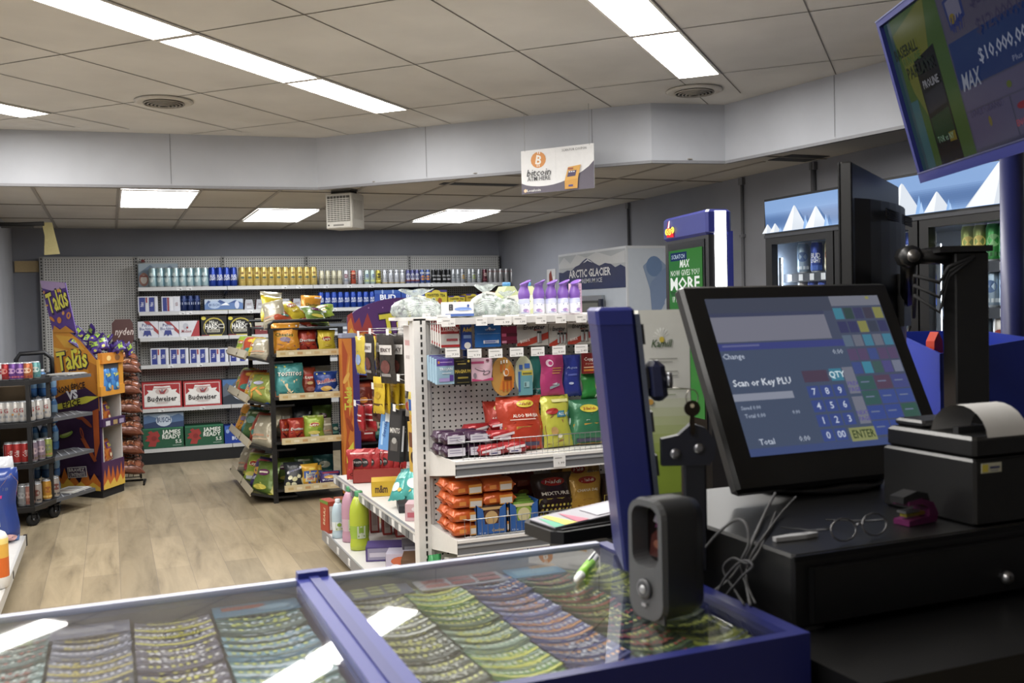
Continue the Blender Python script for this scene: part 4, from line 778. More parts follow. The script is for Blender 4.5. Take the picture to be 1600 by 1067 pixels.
CB['swirl']=('#8f9a42',[('p',[(.1,.0),(.9,.0),(.95,.4),(.6,.55),(.2,.45)],'#2c4f9c'),('e',.4,.4,.14,.05,'#d98a3a',.5),('e',.6,.3,.14,.05,'#d99a4a',-.5),('e',.3,.2,.1,.05,'#d9953a',.9),('e',.72,.45,.1,.04,'#c98a3a',.2),('e',.5,.62,.2,.06,'#b9b8d0'),('p',[(.5,.75),(1,.6),(1,1),(.4,1)],'#c9792a')])
CB['forest']=('#4a6a3a',[('p',[(0,0),(1,0),(1,.3),(.5,.4),(0,.25)],'#b9863a'),('e',.4,.6,.25,.12,'#6f9a8a'),('e',.6,.3,.14,.07,'#c9a45a'),('r',.2,.8,.6,.08,'#a9b08a')])
CB['mixed']=('#b0452a',[('p',[(0,.2),(1,.5),(1,.7),(0,.45)],'#d9cfb8'),('e',.5,.3,.2,.1,'#3a7a6a'),('e',.6,.75,.2,.08,'#d9a23a')])
CB['greengold']=('#5f7a2e',[('p',[(0,0),(1,0),(1,.42),(.5,.3),(0,.42)],'#b9b23a'),('e',.5,.62,.26,.1,'#6a2a5a'),('r',.3,.6,.4,.05,'#e0d9c0'),('e',.5,.18,.3,.08,'#cfc04a')])
CB['pink']=('#8b5a4a',[('r',.1,.6,.8,.14,'#c9a08a'),('e',.5,.35,.28,.1,'#a83a3a'),('r',.1,.1,.8,.1,'#b9b04a')])
CBL={'cheese':'orange and blue cheese snack bag','red':'red tortilla chip bag','yellow':'yellow potato chip bag','teal':'large teal tortilla bag','bbq':'brown and cream potato chip bag','ridge':'blue and white chip bag','lime':'lime green potato chip bag','cream':'cream and brown snack bag','greenteal':'dark teal snack bag','popcorn':'black and cream popcorn bag','puffs':'yellow and blue cheese ball bag','purple':'purple and white ridged chip bag','swirl':'olive swirl-print snack bag','forest':'green and orange snack bag','mixed':'red bag with pale band','greengold':'green and gold snack bag','pink':'rosy brown snack bag'}
bagc={}
def putbag(key,w,h,loc,rot,where,group=None,t=None,name='chip_bag'):
    k=(key,round(w,2),round(h,2))
    if k in bagc: o=dup(bagc[k],None)
    else:
        base,ops=CB[key]; o=bag(name,w,h,t or w*.42,base,ops,'','chip bag',seed=len(bagc)); bagc[k]=o
    o.location=loc; o.rotation_euler=rot; o['label']=CBL[key]+' '+where
    if group: o['group']=group
    return o
YR=8.05
def pxbag(key,x0,x1,ytop,tier,where,dy=0,rz=0,lean=-8,back=False):
    zb=zt_[tier]-.01; A=aty(x0,600,YR+dy); B=aty(x1,600,YR+dy); hh=aty((x0+x1)/2,ytop,YR+dy).z-zb
    return putbag(key,(B.x-A.x)*1.04,hh,((A.x+B.x)/2,YR+dy,zb+.0),(R(lean),0,rz),where)
pxbag('cheese',426,469,504,0,'at the left of the top snack rack shelf',.02,R(-8))
pxbag('red',467,498,513,0,'in the middle of the top snack rack shelf',.08,R(6))
pxbag('yellow',499,526,515,0,'at the right of the top snack rack shelf',.05,R(3))
pxbag('teal',429,474,567,1,'on the second snack rack shelf',.0,R(-4))
pxbag('bbq',472,496,574,1,'between the teal and blue bags, second front shelf',.06,R(10))
pxbag('ridge',492,527,580,1,'at the right of the second snack rack shelf',.02,R(-6))
pxbag('red',436,452,655,2,'at the far left of the third snack rack shelf',.06,R(14))
pxbag('red',449,474,653,2,'second from the left on the third snack rack shelf',.0,R(4))
pxbag('lime',473,504,649,2,'in the middle of the third snack rack shelf',.0,R(-5))
pxbag('cream',500,518,653,2,'right of the lime bag on the third front shelf',.05,R(12))
pxbag('greenteal',514,529,662,2,'at the right end of the third snack rack shelf',.1,R(20))
pxbag('popcorn',440,470,722,3,'at the left of the lowest snack rack shelf',.0,R(-8),-16)
pxbag('puffs',467,494,725,3,'in the middle of the lowest snack rack shelf',.0,R(3))
pxbag('puffs',486,500,727,3,'half hidden on the lowest front shelf',.12,R(8))
pxbag('purple',496,527,736,3,'at the right of the lowest snack rack shelf',.0,R(-4),-14)
bk=['greengold','forest','greenteal','pink','cream','popcorn']
for k in range(4):
    for i in range(3):
        putbag(bk[(k*2+i)%6],.17,[.2,.22,.24,.2][k],(1.18+.12+.165*i,YR+.30,zt_[k]-.01),(R(-6),0,0),'behind the %s front shelf, %s from left'%(ORD[k],ORD[i]))
# side baskets: bags facing left
sk=[['cream','yellow','mixed','cream','lime'],['swirl','puffs','mixed','swirl','greengold'],['cream','mixed','forest','teal','cheese'],['greengold','purple','lime','pink','cream']]
for k in range(4):
    n=[5,4,5,5][k]
    for i in range(n):
        y=YR+.14+(1.1/(n-1))*i; h=[.19,.25,.27,.27][k]; w=[.2,.3,.25,.25][k]; z=(zt_[k]-.02 if k else 1.19)-.045
        putbag(sk[k][i%5],w,h,(1.18-.09,y,z),(R(-24),0,R(-62)+R([8,-6,10,-9,4][i])),'in the %s side basket, %s from near end'%(ORD[k],ORD[i]))
# packs on top
tops=[('cream',389,418,500,531,8.35,-.5,-25),('yellow',402,428,490,520,8.5,.2,-20),('cream',414,432,478,512,8.8,.1,-10),('yellow',425,450,478,510,8.7,-.2,-50),('mixed',432,458,480,506,8.3,.3,-62),('yellow',455,478,480,503,8.4,.5,-55),('red',464,486,478,500,8.6,-.4,-60),('greengold',484,508,486,503,8.3,.2,-60),('lime',500,522,486,503,8.5,-.3,-65),('greengold',520,540,483,503,8.6,.4,-50),('cheese',478,494,470,502,8.9,.1,-15),('greengold',505,530,503,517,8.45,.2,-30)]
b=MB(); b.box(0,0,1.385,RX,RY,1.40,'#151516','plastic'); b.build('top_deck',t)
for i,(k,x0,x1,ya,yb,yy,rz,ln) in enumerate(tops[:11]):
    A=aty(x0,yb,yy); B=aty(x1,yb,yy); w=max(.15,(B.x-A.x)); x=(A.x+B.x)/2
    putbag(k,round(w*1.25,2),.24,(max(1.25,min(1.68,x)) ,yy-.05,1.41+.03*(i%3)),(R(ln),R([-12,10,5,-18,14,-8,20,9,-12,6,3][i]),rz),'on the snack rack top, %s from left'%ORD[i])
# ================================================================== PURPLE HEADER DISPLAY BEHIND THE GONDOLA
t=thing('flame_header_display','purple and orange flame display with arched header behind the white gondola','display',(1.70,7.95,0))
YH=8.0; hx0=1.79-1.70; hx1=2.78-1.70
def hz(y): return aty(600,y,YH).z
b=MB(); n=16; arc=[(hx0+(hx1-hx0)*i/n, 1.47+.155*math.sin(math.pi*(i/n)**.9)**.8) for i in range(n+1)]
b.prism([(hx0,hz(544)),(hx1,hz(544))]+arc[::-1],YH-7.95,YH-7.95+.02,'#5b2f78','card')
wq=hx1-hx0; z0=hz(544); hq=1.63-z0
fl2=lambda a,c,e:V((hx0+a,YH-7.95-e,z0+c))
b.art(fl2,wq,hq,[('p',[(0,.0),(.0,.66),(.04,.72),(.06,.5),(.1,.62),(.12,.4),(.17,.7),(.2,.5),(.22,.3),(.28,.22),(.28,0)],'#a93a3a'),('p',[(0,.0),(.0,.5),(.03,.62),(.05,.4),(.09,.3),(.14,.34),(.2,.2),(.26,.16),(.27,0)],'#d9762c'),('p',[(0,0),(0,.3),(.03,.42),(.07,.25),(.12,.3),(.18,.12),(.25,.1),(.26,0)],'#e2b23c'),
 ('t','Takis',.52,.48,.5,'#2e1a3c',.5,{'b':.12,'r':.12}),('t','Takis',.515,.485,.47,'#e0d63c',.48,{'b':.05,'r':.12}),('p',[(.75,0),(1,0),(1,.4),(.95,.5),(.9,.2),(.84,.36),(.8,.1)],'#d9762c'),('e',.3,.8,.006,.012,'#b78ac9'),('e',.4,.9,.005,.01,'#b78ac9'),('e',.18,.8,.006,.012,'#b78ac9'),('e',.7,.88,.006,.012,'#b78ac9')]); b.box(hx0,YH-7.95-.004,z0-.02,hx1,YH-7.95+.02,z0,'#4a2a80','card'); b.build('arched_header',t)
b=MB(); b.box(0,-.10,.05,.085,.0,1.305,'#cf7626','card'); b.box(.085,-.12,.05,.135,.45,1.31,'#3b2674','card'); b.box(.0,-.1,1.305,.13,.02,1.345,'#8f95b0','card',bev=.006)
b.art(lambda a,c,e:V((a,-.10-e,.05+c)),.085,1.25,[('p',[(.3,0),(.9,.2),(.4,.35),(.9,.5),(.2,.7),(.6,.9),(.1,1),(0,.6),(.3,.4),(0,.2)],'#b34a1f'),('p',[(.6,.5),(.9,.62),(.6,.75),(.8,.9),(.5,.8)],'#dca23c'),('e',.6,.45,.2,.05,'#9c3c1c',.4),('e',.4,.75,.2,.04,'#e0a94a',-.5),('t','Takis',.5,.62,.7/14.7,'#c9c43c',2.2,{'r':1.5708,'b':.05}) ,('p',[(.2,.2),(.9,.26),(.9,.34),(.2,.28)],'#d9cf3a')]); b.build('front_pillar',t)
b=MB(); b.box(.13,.40,.05,1.05,.43,1.25,'#15161c','matte'); 
for z in (.15,.45,.72,.98): b.box(.13,-.05,z-.015,1.05,.42,z,'#1d1e26','plastic')
b.box(1.05,-.1,.05,1.09,.45,1.3,'#3b2674','card'); b.build('dark_shelves',t)
CB['spice']=('#7a2a1c',[('p',[(.2,.1),(.9,.05),(.8,.5),(.4,.6)],'#c8641f'),('e',.6,.3,.2,.1,'#dd8a3a'),('r',.1,.75,.8,.12,'#a8442a')]); CBL['spice']='dark red and orange snack bag'
CB['candy']=('#a8242a',[('r',.1,.6,.8,.06,'#e6cfd0'),('r',.1,.45,.8,.06,'#e6cfd0'),('r',.15,.3,.7,.06,'#e6cfd0'),('e',.5,.75,.3,.06,'#d9a0a0')]); CBL['candy']='red and white candy bag'
for i,(k,px,y,z) in enumerate([('spice',560,7.95,.98),('spice',578,8.0,.98),('spice',598,8.0,.98),('spice',560,7.95,.72),('spice',580,7.98,.72),('candy',563,7.95,.45),('greenteal',584,8.02,.45),('spice',604,8.0,.72)]):
    putbag(k,.20,.235 if z>.6 else .2,(aty(px,600,y).x+.02,y,z+.003),(R(-8),0,R([6,-10,8,-5,9,0,5,-4][i])),'beside the purple pillar, %s'%['top left','top middle','top right','second tier left','second tier middle','third tier left','third tier right','second tier right'][i])
# ================================================================== WHITE GONDOLA
GY=4.14; GX0=1.205; GX1=2.44; GTOP=1.485
t=thing('white_gondola','white double-sided gondola with pegboard end panel, hooks and wire-fronted shelves','shelving',(GX0,GY,0))
def L_(p): return (p[0]-GX0,p[1]-GY,p[2])
b=MB(); b.box(.06,0,.06,GX1-GX0-.03,.025,GTOP,'#dad8d6',PEGW); b.build('end_pegboard',t)
b=MB(); b.box(0,-.02,.0,.062,.04,GTOP,'#d6d4d2','satin',bev=.004); b.box(.058,-.012,0,.075,.02,GTOP-.02,'#c2c0be','satin')
for k in range(44): b.box(.0335,-.0235,.06+k*.0325,.0405,-.0195,.08+k*.0325,'#0e0e0e','matte')
b.build('end_upright',t)
b=MB(); b.box(GX1-GX0-.05,-.02,0,GX1-GX0,.04,GTOP,'#d6d4d2','satin'); 
for k in range(44): b.box(GX1-GX0-.03,-.0235,.06+k*.0325,GX1-GX0-.023,-.0195,.08+k*.0325,'#0e0e0e','matte')
b.build('end_upright',t)
b=MB(); b.box(-.02,-.02,GTOP-.012,GX1-GX0,.30,GTOP+.002,'#dddbd9','satin'); b.box(.06,-.25,GTOP-.012,GX1-GX0-.02,-.02,GTOP-.004,'#d6d4d2','satin'); b.box(.06,-.262,GTOP-.030,GX1-GX0-.02,-.25,GTOP-.002,'#d0cecc','satin'); b.build('top_cap',t)
SPX=1.80-GX0
b=MB(); b.box(SPX-.02,.04,.06,SPX+.02,2.26,1.42,'#d2d0ce',PEGX); b.build('spine_pegboard',t)
for y in (.06,1.14,2.24): b=MB(); b.box(SPX-.03,y-.02,0,SPX+.03,y+.02,1.45,'#cfcdcb','satin'); b.build('spine_upright',t)
b=MB(); b.box(1.225-GX0,.04,.09,SPX,2.22,.12,'#d0cecb','satin'); b.box(1.215-GX0,.04,.055,1.225-GX0,2.22,.125,'#8d8f94','satin'); b.box(1.30-GX0,.06,0,SPX,2.2,.09,'#777777','paint')
b.build('side_base_shelf',t)
ss=MB(); ss.box(1.33-GX0,.04,.42,SPX,2.28,.45,'#d6d4d0','satin'); ss=ss.build('side_shelf',t)
b=MB(); b.box(1.312-GX0,.04,.405,1.33-GX0,2.28,.458,'#7e8186','satin'); b.box(1.309-GX0,.04,.448,1.313-GX0,2.28,.458,'#c9c9c7','satin'); b.build('price_rail',ss)
random.seed(11)
for i in range(17):
    y=.12+i*.13; b=MB(); b.box(1.309-GX0,y,.41,1.3115-GX0,y+.05,.445,'#dcdcdc' if i%3 else '#55585e','card'); b.build('price_tag',ss)
for i in range(7):
    y=.2+i*.3; b=MB(); b.box(1.212-GX0,y,.07,1.2145-GX0,y+.05,.11,'#dcdcdc','card'); b.build('base_price_tag',t)
# end shelves with wire fronts
EZ=[.905,.585,.12]
for si,z in enumerate(EZ):
    w=GX1-GX0-.07; dd=.36
    s=MB(); s.box(.06,-dd,z-.03,.06+w,-.005,z-.004,'#cfcdca','satin'); s.box(.06,-dd-.012,z-.012,.06+w,-dd,z+.0,'#e2e0de','satin'); s.box(.06,-dd-.010,z-.060,.06+w,-dd,z-.012,'#6e7074','satin'); s.box(.06,-dd-.014,z-.030,.06+w,-dd-.010,z-.022,'#9a9ca0','satin'); s.box(.06,-dd-.014,z-.064,.06+w,-dd,z-.058,'#d6d4d2','satin')
    s=s.build('end_shelf',t)
    for x in (.058,.06+w-.004):
        b=MB(); b.prism([(-dd-.01,z-.055),(-.01,z-.11),(-.01,z+.0),(-dd-.01,z+.0)],x,x+.005,'#d3d1ce','satin',ax='x'); b.build('bracket',s)
    if si==2: continue
    b=MB(); y=-dd+.012; hh=.075; x0=.10; x1=.06+w-.02; W2='#a9aaac'
    b.tube([(x0,-.03,z+hh+.01),(x0,y+.02,z+hh),(x0+.015,y,z+hh),(x1,y,z+hh)],.0022,W2,n=6); b.tube([(x0,y,z+.005),(x1,y,z+.005)],.002,W2,n=5)
    n=44
    for i in range(n+1): x=x0+(x1-x0)*i/n; b.tube([(x,y,z),(x,y,z+hh)],.0011,W2,n=4,cap=False)
    b.build('wire_front',s)
    b=MB(); b.box(.49,-dd-.0165,z-.045-.012,.545,-dd-.014,z-.005,'#e3e3e3','card'); b.art(lambda a,c,e:V((.49+a,-dd-.0165-e,z-.055+c)),.055,.05,[('t','1.99',.65,.3,.2,'#333333',.5,{'b':0}),('r',.1,.7,.6,.06,'#888888')],.0004); b.build('price_tag',s)
# hooks on the end board
def hook(x,z,ln,tag_w=.05,txt='5.99',y0=0.0,M=None,par=None,dirx=False):
    b=MB(); P=(lambda a,c:(x,y0-a,z+c)) if not dirx else (lambda a,c:(x-a,y0,z+c))
    b.tube([P(0,.0),P(ln*.9,-.0),P(ln,.015)],.0022,'#b9babc',n=6); b.tube([P(0,.035),P(ln,.035)],.0016,'#b9babc',n=5)
    if not dirx: b.box(x-.018,y0-.004,z-.01,x+.018,y0,z+.045,'#c9c9c9','satin')
    else: b.box(x-.004,y0-.018,z-.01,x,y0+.018,z+.045,'#c9c9c9','satin')
    h=b.build('peg_hook',t); b=MB()
    if not dirx:
        b.box(x-tag_w/2,y0-ln-.003,z+.0,x+tag_w/2,y0-ln,z+.038,'#e6e5e4','card'); b.art(lambda a,c,e:V((x-tag_w/2+a,y0-ln-.003-e,z+c)),tag_w,.038,[('t',txt,.68,.3,.22,'#444444',.45,{'b':0}),('r',.08,.7,.7,.07,'#9a9a9a'),('r',.08,.15,.3,.05,'#aaaaaa')],.0003)
    else: b.box(x-ln-.003,y0-tag_w/2,z,x-ln,y0+tag_w/2,z+.038,'#e6e5e4','card')
    b.build('price_tag',h); return h
HL=.24; YT=GY-HL
for px,tx in ((693,'8.99'),(765,'5.99'),(800,'4.49'),(831,'2.99'),(862,'12.99'),(897,'9.99'),(920,'3.49')):
    p=aty(px,499,YT); hook(p.x-GX0,p.z-.019,HL,.06,tx)
for px,py,tx in ((707,551,'7.99'),(741,552,'9.99'),(774,552,'6.49'),(807,550,'3.99'),(840,549,'4.99'),(873,547,'5.49'),(908,545,'2.49')):
    p=aty(px,py,YT); hook(p.x-GX0,p.z-.019,HL,.062,tx)
def hang(name,x0,x1,y0,y1,base,ops,label,cat='packet',yp=None,th=.006,n=1,sp=.03,kind='card',group=None,shape=None,rz=0):
    yp=yp or (GY-HL+.05); out=None
    A=aty(x0,y1,yp); B=aty(x1,y1,yp); C_=aty(x0,y0,yp); w=B.x-A.x; h=C_.z-A.z
    b=MB()
    if shape: b.prism([((u-.5)*w,v*h) for u,v in shape],0,th,base,kind)
    else: b.box(-w/2,0,0,w/2,th,h,base,kind)
    b.art(flat(T(-w/2,0)),w,h,ops,.0006,'card')
    for i in range(n):
        o=b.build(name) if i==0 else dup(out,None)
        if i==0: out=o
        o.location=((A.x+B.x)/2-.0*i,yp+sp*i,A.z+(.004*i)); o.rotation_euler=(0,0,rz)
        lb=label if n==1 else label+', '+['front one of the stack','second in the stack','third in the stack','fourth in the stack','fifth in the stack','sixth in the stack'][i]
        tag(o,lb,cat)
        if n>1: o['group']=label
    return out
hang('medicine_card',689,718,506,544,'#dcd8d6',[('r',0,.58,1,.42,'#a9282c'),('t','TYLENOL',.55,.80,.14,'#f2eeec',.92,{'b':.05}),('r',.05,.66,.6,.07,'#c46464'),('r',.72,.66,.2,.12,'#d9a0a0'),('r',.3,.28,.6,.1,'#b05058'),('r',0,.03,1,.1,'#b8282c'),('r',0,.70,1,.015,'#e9e0de')],'red and white pain relief card on the first peg hook','medicine',n=5,sp=.032,th=.012)
hang('medicine_tube',723,738,503,546,'#2b489c',[('t','Advil',.5,.72,.16,'#e0c23a',.95,{'b':.06}),('r',.1,.4,.8,.12,'#7c9ad0'),('e',.5,.14,.36,.12,'#e9e6df'),('r',.2,.86,.6,.04,'#5a78c0')],'narrow blue pain relief pack with yellow lettering','medicine',th=.02,rz=.1)
hang('medicine_tube',726,740,547,575,'#27438f',[('e',.5,.35,.36,.16,'#e9e6df')],'lower narrow blue pack half hidden below another one','medicine',th=.02,yp=GY-.1)
hang('lip_balm_card',743,783,501,543,'#2f6fc0',[('p',[(0,1),(0,.9),(.2,1)],'#bcd0e8'),('p',[(.2,1),(.5,.78),(.8,1)],'#d6dde6'),('p',[(.22,1),(.5,.8),(.78,1)],'#2a4f94'),('e',.55,.7,.05,.05,'#dfe8f4'),('r',.42,.58,.32,.07,'#3a5a9c'),('t','LIP BALM',.58,.66,.05,'#e8eef6',.4,{'b':.02}),('r',.06,.5,.9,.01,'#9dbde4'),('r',.3,.14,.58,.11,'#c6cfe6'),('r',.35,.17,.42,.05,'#6f7fc0'),('e',.32,.195,.03,.07,'#e6e8f0'),('e',.87,.195,.03,.07,'#e6e8f0')],'bright blue lip balm card on the end board','card pack',th=.008,kind='gloss')
hang('lip_balm_card',784,808,500,537,'#8f2848',[('r',0,.72,1,.28,'#1e1d20'),('t','ChapStick',.5,.80,.12,'#e6e0e0',.9,{'s':.2,'b':.03}),('r',0,.3,1,.13,'#d9608a'),('r',.3,.3,.7,.13,'#5c1a2a'),('r',0,.0,1,.14,'#6e1c30'),('r',0,.02,.3,.1,'#d98aa8')],'black and dark pink lip balm card beside the blue one','card pack',th=.008)
def batt(x0,x1,n,label,big=True,y0=499,y1=541):
    ops=[('r',0,.72,1,.28,'#cbc9c4'),('p',[(0,.1),(.75,.4),(1,.5),(1,.25),(.3,.0),(0,.0)],'#b43a28'),('t','Energizer',.55,.70,.17,'#2a2a2a',.7,{'b':.05,'s':.15}),('t','MAX',.66,.58,.06,'#b43a28',.2)]
    ops+=[('r',.03+.045*i,.62,.012,.14+.01*i,'#3a3a3a') for i in range(6 if big else 2)]
    if big: ops+=[('t','BONUS',.24,.2,.11,'#f0e6e0',.3,{'b':.04,'r':.2})]
    for i in range(n): u=.62+.17*i-(.17*(n-1)/2)*1.0; ops+=[('r',u,.12,.14,.42,'#8e8e8e'),('r',u+.02,.12,.04,.36,'#c9c9c9'),('r',u,.46,.14,.08,'#2c2a28')]
    hang('battery_pack',x0,x1,y0,y1,'#b9b6b0',ops,label,'batteries',th=.012,kind='gloss')
batt(808,857,1,'large grey battery blister card with red stripe, left of three'); batt(858,886,3,'battery blister card with three cells, middle of three',False,502); batt(887,924,2,'battery blister card with two cells, right one of three',True,497,538)
hang('pharmacy_box',683,710,561,601,'#8fb3cc',[('r',0,.72,1,.28,'#5a3a9c'),('r',.2,.85,.7,.03,'#b9a0d9'),('e',.12,.86,.06,.06,'#c98a3a'),('t','TROJAN',.52,.6,.1,'#eef2f6',.75,{'b':.03}),('r',.12,.1,.6,.14,'#9f8fc9'),('p',[(.72,.12),(.95,.12),(.95,.36),(.72,.36)],'#5a3f98'),('r',.3,.42,.5,.03,'#dfe8f0')],'pale blue and violet pharmacy box, second hook row','box',n=4,sp=.035,th=.03)
hang('pharmacy_box',710,737,561,602,'#16150f',[('t','MAGNUM',.5,.52,.13,'#b9a03a',.9,{'b':.05}),('r',.2,.78,.5,.05,'#8a7a3a'),('e',.85,.9,.07,.05,'#b9a03a'),('r',.2,.24,.6,.07,'#8a7a2e'),('r',.1,.9,.5,.02,'#6a6030'),('r',.15,.08,.7,.03,'#5a5228')],'black and gold pharmacy box, second hook row','box',th=.03)
hang('hair_clip_card',737,770,560,596,'#d8b3c4',[('r',0,.76,.6,.1,'#c04a7a'),('e',.4,.5,.25,.06,'#6a5a6a',-.3),('e',.38,.52,.2,.04,'#d8b3c4',-.3),('e',.7,.35,.18,.08,'#7a6a74',.3),('e',.7,.35,.12,.05,'#d8b3c4',.3),('e',.15,.25,.08,.12,'#8a7a86'),('p',[(0,.0),(1,.0),(1,.14),(.5,.04),(0,.12)],'#b83a6a'),('e',.75,.9,.08,.05,'#6a3a4a')],'pink hair clip card, second hook row','card pack',th=.01)
oval=[(.5+.5*math.cos(a*math.pi/12)*(1 if abs(math.sin(a*math.pi/12))<.8 else .9),.5+.5*math.sin(a*math.pi/12)) for a in range(24)]
hang('toothbrush_card',769,805,558,620,'#b9873c',[('p',[(.3,.15),(.95,.2),(.97,.6),(.8,.8),(.45,.45)],'#cf7a22'),('e',.62,.6,.12,.1,'#e6d9c6'),('e',.64,.6,.08,.07,'#c56a1c'),('r',.46,.12,.08,.26,'#b35418'),('r',.62,.12,.08,.26,'#b35418'),('r',.78,.14,.08,.24,'#b35418'),('r',.38,.82,.06,.08,'#e6e2da'),('r',.5,.84,.06,.08,'#e6e2da'),('r',.62,.84,.06,.08,'#e6e2da'),('r',.36,.62,.08,.18,'#c05f1c'),('r',.5,.66,.07,.15,'#c05f1c'),('r',.5,.42,.34,.08,'#5a2c14')],'orange oval toothbrush blister, second hook row','card pack',th=.012,shape=oval,kind='gloss')
hang('toothbrush_card',806,834,556,618,'#b9bda0',[('r',.15,.0,.8,.6,'#5f9aa4'),('r',.35,.5,.6,.12,'#c9b93a'),('r',.4,.52,.5,.05,'#6a6a3a'),('r',.2,.65,.2,.12,'#3a62b0'),('r',.5,.68,.3,.12,'#3a62b0'),('r',.15,.1,.1,.5,'#3a5aa8'),('r',.45,.2,.3,.14,'#8fb9bd'),('r',.48,.22,.1,.1,'#55757a')],'clear and blue toothbrush blister, second hook row','card pack',th=.012,shape=oval,kind='gloss')
def gbag(x0,x1,y0,y1,base,ops,label,cat,yp,t_=.04,rot=(0,0,0),kind='foil',name='hanging_bag',seed=1):
    A=aty(x0,y1,yp); B=aty(x1,y1,yp); C_=aty(x0,y0,yp); o=bag(name,B.x-A.x,C_.z-A.z,t_,base,ops,label,cat,seed=seed,kind=kind); o.location=((A.x+B.x)/2,yp+t_/2,A.z); o.rotation_euler=rot; return o
gbag(830,852,556,620,'#3d8f88',[('r',.1,.0,.7,.2,'#c9d6d9'),('p',[(.2,.2),(.9,.6),(.9,.3),(.5,.1)],'#5fb0a8')],'teal glove bag hanging behind the pink one','packet',GY-.13,.03,seed=2)
gbag(846,883,555,619,'#c23f7a',[('e',.35,.8,.16,.09,'#e8c9d9'),('e',.38,.8,.09,.05,'#c23f7a'),('r',.45,.66,.4,.02,'#d9a04a'),('r',.45,.6,.4,.02,'#d9a04a'),('r',.45,.54,.35,.02,'#d9a04a'),('p',[(.35,.22),(.8,.3),(.8,.24),(.35,.16)],'#8fa0a8'),('p',[(.45,.28),(.7,.32),(.65,.26)],'#b9c2c8')],'pink glove bag on the second hook row','packet',GY-.19,.03,seed=3)
gbag(882,911,555,620,'#333f9c',[('t','Aqua',.4,.7,.06,'#8fa0d9',.6,{'s':.2}),('r',.2,.5,.5,.05,'#5a66b8'),('e',.4,.32,.14,.03,'#b9c6e8')],'blue glove bag on the second hook row','packet',GY-.17,.03,seed=4)
hang('battery_pack',912,944,552,584,'#8f2a22',[('r',0,.7,1,.3,'#7c1f1c'),('t','Coppertop',.5,.72,.16,'#f0ebe6',.95,{'b':.04}),('t','POWER',.4,.48,.08,'#d9b9a0',.6),('r',0,.12,1,.1,'#c9762a'),('r',.0,.28,1,.06,'#d9b08a')],'dark red and copper battery pack at the right of the end board','batteries',th=.02)
gbag(912,950,584,625,'#2c8a3a',[('e',.65,.5,.2,.18,'#c9b93a'),('t','Ha',.68,.5,.16,'#2c5a2a',.2,{'b':.04}),('t','BHUJ',.7,.14,.12,'#e0ead6',.36,{'b':.04})],'bright green snack pouch hanging at the right of the end board','snack bag',GY-.17,.05,seed=5)
# white blister cards next to the left upright
for i in range(4):
    b=MB(); b.box(0,0,0,.005,.11,.30-.01*i,'#d8d2d0','card'); b.art(lambda a,c,e:V((-e,a,c)),.11,.3,[('r',.1,.7,.7,.08,'#c99a9a'),('r',.2,.5,.5,.05,'#b9b0b0')],.0006); o=tag(b.build('blister_card'),'white blister card with faint pink print by the left upright, %s from outside'%ORD[i],'card pack','white blister cards beside the left upright'); o.location=(1.245+.035*i,4.30,1.15+.003*i)
# ================================================================== GOODS ON THE WHITE GONDOLA, END SIDE
YS=GY-.36+.05
def on(x0,x1,ytop,zsh_,yp): A=aty(x0,700,yp); B=aty(x1,700,yp); T_=aty((x0+x1)/2,ytop,yp); return A.x,B.x,T_.z-zsh_
# first shelf (z EZ[0])
z=EZ[0]+.001
def pack(name,x,y,z,w,d,h,base,ops,label,cat,group=None,rot=0,topops=None,kind='foil'):
    b=MB(); n=7
    # soft flow-wrap: rounded section along x with pinched ends
    prof=[(0,.0),(-.5,.15),(-.52,.6),(-.3,1),(.3,1),(.52,.6),(.5,.15)]
    xs_=[-.5,-.46,-.40,0,.40,.46,.5]; sc=[.12,.3,1,1,1,.3,.12]; wd=[1.05,.95,1,1,1,.95,1.05]
    vs=[];fs=[]
    for X,S_,W_ in zip(xs_,sc,wd):
        for (a,c) in prof: vs.append((X*w,d/2+a*d*W_,h/2+(c-.5)*h*S_))
    m=len(prof)
    for i in range(len(xs_)-1):
        for j in range(m): fs.append((i*m+j,i*m+(j+1)%m,(i+1)*m+(j+1)%m,(i+1)*m+j))
    fs+= [tuple(range(m)),tuple(range((len(xs_)-1)*m,len(xs_)*m))[::-1]]
    b.add(vs,[f[::-1] for f in fs],base,kind,True)
    b.art(lambda a,c,e:V((a-w/2,-d*.02-.003-e,c)),w,h,[o for o in ops],.0006,'gloss')
    o=b.build(name); tag(o,label,cat,group); o.location=(x,y,z); o.rotation_euler=(0,0,rot); return o
x0,x1,_=on(668,726,660,z,YS+.1)
pr=None; k=0
for r_ in range(2):
    for c_ in range(2):
        for dpt in range(2):
            if pr is None: pr=pack('candy_pack',0,0,0,.095,.075,.05,'#3f2440',[('r',.12,.15,.8,.66,'#c6c2cc'),('r',.2,.6,.5,.06,'#8a7f9c'),('r',.2,.4,.6,.05,'#8a7f9c')],'','snack pack'); o=pr
            else: o=dup(pr,None)
            o.location=(1.30+.10*c_+.03*r_*0-.012*dpt,GY-.33+.055+.085*dpt*1.0+.0*r_,z+.052*r_); o['group']='dark purple packs on the upper wire-front shelf'
            o['label']='dark purple pack with pale label panel, %s layer, %s, %s row'%(['lower','upper'][r_],['left','right'][c_],['front','rear'][dpt]); k+=1
pr=None
